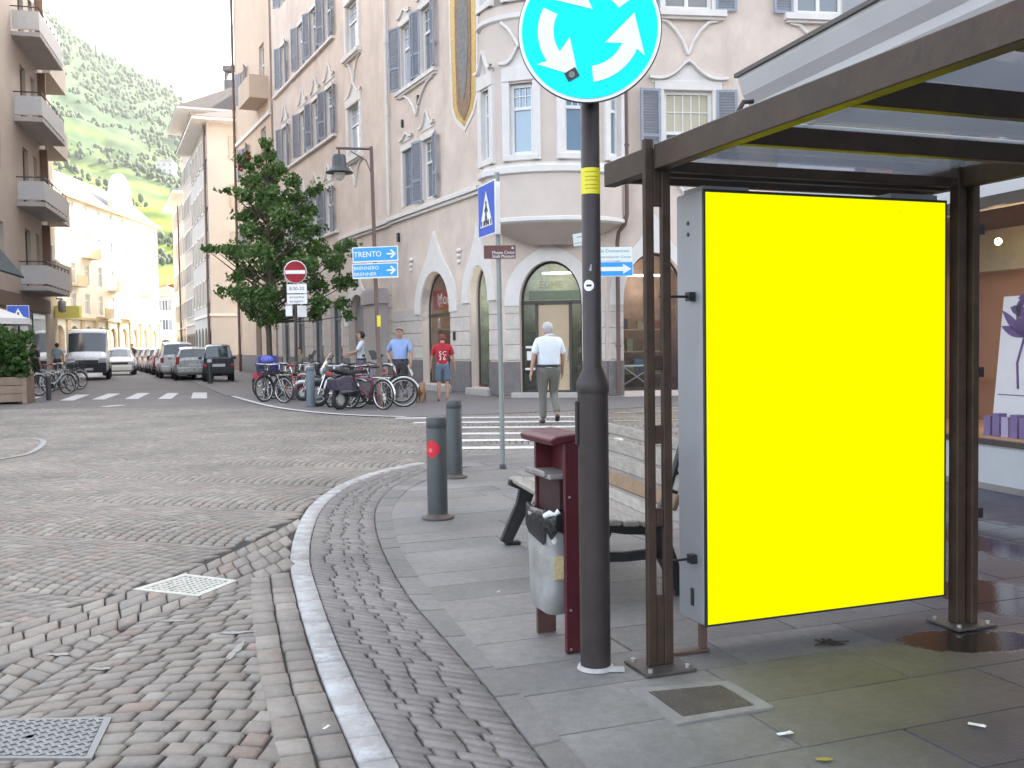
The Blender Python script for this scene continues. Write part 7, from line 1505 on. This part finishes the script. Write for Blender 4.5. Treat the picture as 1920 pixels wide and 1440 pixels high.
B3 = bicycle((.28, .03, .03), blackmud, False, (.25, .03, .03)); place(B3, BP(562, 757), rad(-120), 'red bicycle left of the blue-grey bollard', grp)
B4 = bicycle((.03, .032, .035), blackmud, True); place(B4, BP(524, 752), rad(150), 'black bicycle with basket, second from the left of the cluster', grp)
B5 = bicycle((.04, .05, .05), None, False, None, childseat=blueseat); place(B5, BP(500, 749), rad(-160), 'dark bicycle with a blue child seat at the left end of the cluster', grp)
for src, x, y, rz, lab in ((B1, 640, 762, 165, 'dark bicycle with white mudguards behind the motorcycle'), (B4, 712, 760, 20, 'black bicycle with basket right behind the lamp pole'), (B3, 664, 757, 100, 'red-saddled bicycle behind the scooter leg shield'), (B4, 548, 747, 130, 'black bicycle with basket behind the red one'), (B1, 598, 750, 60, 'dark bicycle with white mudguards behind the bollard'), (B5, 533, 745, -140, 'dark bicycle with a blue child seat behind the black ones'), (B3, 712, 756, -95, 'red-saddled bicycle standing behind the rightmost one')):
    c = copy_tree(src); place(c, BP(x, y), rad(rz), lab, grp)
mb = MB(); mb.ell((0, 0, 0), (.2, .15, .16), 14, 9); mb.cur = 1; mb.ell((.02, -.03, .02), (.19, .14, .13), 14, 9); o = mb.build('bag', [pm('violet_bag', (.06, .04, .13), .6, var=.2), pm('blue_bag', (.10, .12, .45), .5, var=.25)], None, loc=BP(498, 748) + V((0, .2, 1.05))); tag(o, 'blue and violet bag resting on the leftmost bicycle', 'bag')
mb = MB(); mb.box(-.13, .13, -.1, .1, -.08, .1); o = mb.build('pannier', pm('red_pannier', (.42, .02, .05), .5, var=.15), None, bevel=.03, loc=BP(484, 748) + V((0, .1, .62))); tag(o, 'bright red pannier bag at the left end of the bicycle cluster', 'bag')
wb = bicycle((.5, .5, .5), whitemud, True, (.25, .12, .08)); g2 = 'pale bicycles racked at the left kerb'
place(wb, G(100, 741), rad(-25), 'white bicycle with basket, nearest in the rack at the left kerb', g2)
for x, y, rz, lab in ((113, 736, -18, 'white bicycle second in the rack at the left kerb'), (124, 732, -30, 'white bicycle third in the rack at the left kerb'), (135, 727, -15, 'white bicycle farthest in the rack, beside the van')): c = copy_tree(wb); place(c, G(x, y), rad(rz), lab, g2)
# motorcycle and scooter
def motorbike(name, label, col, loc, rz, scooter=False):
    t = thing(name, label, name, loc, rz); pb_ = cpaint('moto_%02d%02d' % (int(col[0] * 99), int(col[2] * 99)), col, .2); R_w = .30 if not scooter else .24; fw_ = .72; rw_ = -.60
    for y in (rw_, fw_):
        mb = MB(); mb.torus((0, y, R_w), R_w - .055, .055, 'x', 28, 10); w_ = mb.build('wheel', rubber, t); mb = MB(); mb.torus((0, y, R_w), R_w - .10, .018, 'x', 28, 6); [mb.cyl((0, y, R_w), (0, y + (R_w - .1) * math.cos(k * 1.2566), R_w + (R_w - .1) * math.sin(k * 1.2566)), .016, n=6) for k in range(5)]; mb.lathe([(.10, -.035), (.10, .035)], 20, x=M.Translation((0, y, R_w)) @ M.Rotation(math.pi / 2, 4, 'Y')); mb.build('rim', alloy, w_)
    mb = MB(); [mb.cyl((sg * .085, fw_, R_w), (sg * .085, fw_ - .24, .92), .024, n=10) for sg in (-1, 1)]; mb.build('fork', chrome, t)
    mb = MB(); mb.tube([(0, fw_ + .30 * math.cos(rad(a)), R_w + (R_w + .03) * math.sin(rad(a))) for a in range(20, 160, 14)], .055, 8); mb.build('mudguard', pb_, t)
    mb = MB(); mb.tube([(-.36, .36, 1.02), (-.2, .46, 1.04), (0, .48, 1.0), (.2, .46, 1.04), (.36, .36, 1.02)], .015, 7); mb.build('handlebar', blackm, t)
    mb = MB()
    if scooter: mb.prism([(.42, .30), (.55, .95), (.49, .98), (.34, .36), (.0, .30), (-.05, .26), (.3, .24)], -.19, .19, plane='yz'); mb.prism([(-.05, .28), (-.12, .62), (-.55, .78), (-.85, .70), (-.80, .45), (-.45, .36)], -.15, .15, plane='yz')
    else: mb.prism([(.50, .70), (.62, .86), (.46, 1.12), (.34, 1.02), (.36, .78)], -.17, .17, plane='yz'); mb.prism([(.32, .78), (.28, .95), (.0, .92), (-.08, .80), (.05, .72)], -.13, .13, plane='yz'); mb.prism([(-.35, .70), (-.85, .86), (-.90, .80), (-.4, .62)], -.11, .11, plane='yz')
    mb.build('fairing', pb_, t, bevel=.05, seg=3)
    mb = MB(); mb.prism([(-.02, .80), (-.1, .84), (-.45, .86), (-.82, .93), (-.84, .88), (-.45, .78)], -.13, .13, plane='yz'); mb.build('saddle', rubber, t, bevel=.03, seg=2)
    mb = MB(); mb.box(-.15, .15, -.28, .30, .28, .62); mb.cyl((.16, -.1, .42), (.16, -.75, .40), .045, n=10); mb.build('engine', pm('engine_casing', (.08, .08, .085), .45, metal=.5, var=.3, scale=10), t, bevel=.04)
    mb = MB(); mb.ell((0, .60, .84), (.09, .05, .085), 14, 8); mb.build('headlight', headl, t); mb = MB(); mb.box(-.07, .07, -.92, -.86, .78, .86); mb.build('tail_lamp', tail, t, bevel=.01)
    mb = MB(); mb.add([(-.14, .50, 1.10), (.14, .50, 1.10), (.11, .36, 1.32), (-.11, .36, 1.32)], [(0, 1, 2, 3)]); mb.build('windscreen', pm('smoked_windscreen', (.12, .13, .14), .1, var=0, spec=.8), t, recalc=False)
    for sg in (-1, 1): mb = MB(); mb.cyl((sg * .25, .42, 1.03), (sg * .30, .40, 1.18), .007, n=5); mb.ell((sg * .31, .395, 1.2), (.06, .02, .035), 10, 6); mb.build('mirror', blackm, t)
    return t
motorbike('motorcycle', 'grey and silver motorcycle with its front wheel by the blue-grey bollard', (.13, .14, .145), BP(652, 761), rad(112))
motorbike('scooter', 'dark purple scooter parked between the motorcycle and the lamp pole', (.05, .04, .07), BP(676, 766), rad(-40), True)
motorbike('scooter', 'white-panelled scooter standing behind the blue-grey bollard', (.52, .53, .52), BP(618, 752), rad(80), True)
for src, x, y, rz, lab in ((B4, 606, 752, 35, 'black bicycle with basket just right of the blue-grey bollard, behind'), (B1, 676, 752, -110, 'dark bicycle with white mudguards at the back, left of the lamp pole'), (B2, 628, 750, 75, 'crimson bicycle with a front basket at the back behind the motorcycle'), (B4, 572, 748, -30, 'black bicycle with basket at the back, behind the no-entry pole'), (B3, 512, 744, 155, 'red-saddled bicycle at the back left, behind the child seat')):
    c = copy_tree(src); place(c, BP(x, y), rad(rz), lab, grp)
# small shop-front lantern and traffic sign at left
mb = MB(); mb.lathe([(.05, 0), (.16, .05), (.17, .45), (.08, .55), (0, .56)], 14); o = mb.build('wall_lantern', pm('milky_lantern_glass', (.55, .53, .48), .4, var=.05), None, loc=EP + dE * 5.4 + nE * .55 + V((0, 0, 3.05))); tag(o, 'milky white lantern on the corner of the concrete-balcony building', 'lantern'); mb = MB(); mb.box(-.03, .03, -.5, .03, .56, .60); mb.build('bracket', greyp, o)
# ================================================================ HAZE
hz = MB(); hz.box(-1400, 1400, -60, 2300, -1.0, 700); hzm = bpy.data.materials.new('haze_air'); hzm.use_nodes = True; n = hzm.node_tree; n.nodes.clear(); o_ = n.nodes.new('ShaderNodeOutputMaterial'); pv_ = n.nodes.new('ShaderNodeVolumePrincipled'); pv_.inputs['Color'].default_value = (.93, .96, 1, 1); pv_.inputs['Density'].default_value = HAZE_D; pv_.inputs['Anisotropy'].default_value = .3; n.links.new(pv_.outputs[0], o_.inputs['Volume'])
tag(hz.build('haze', hzm), kind='stuff')
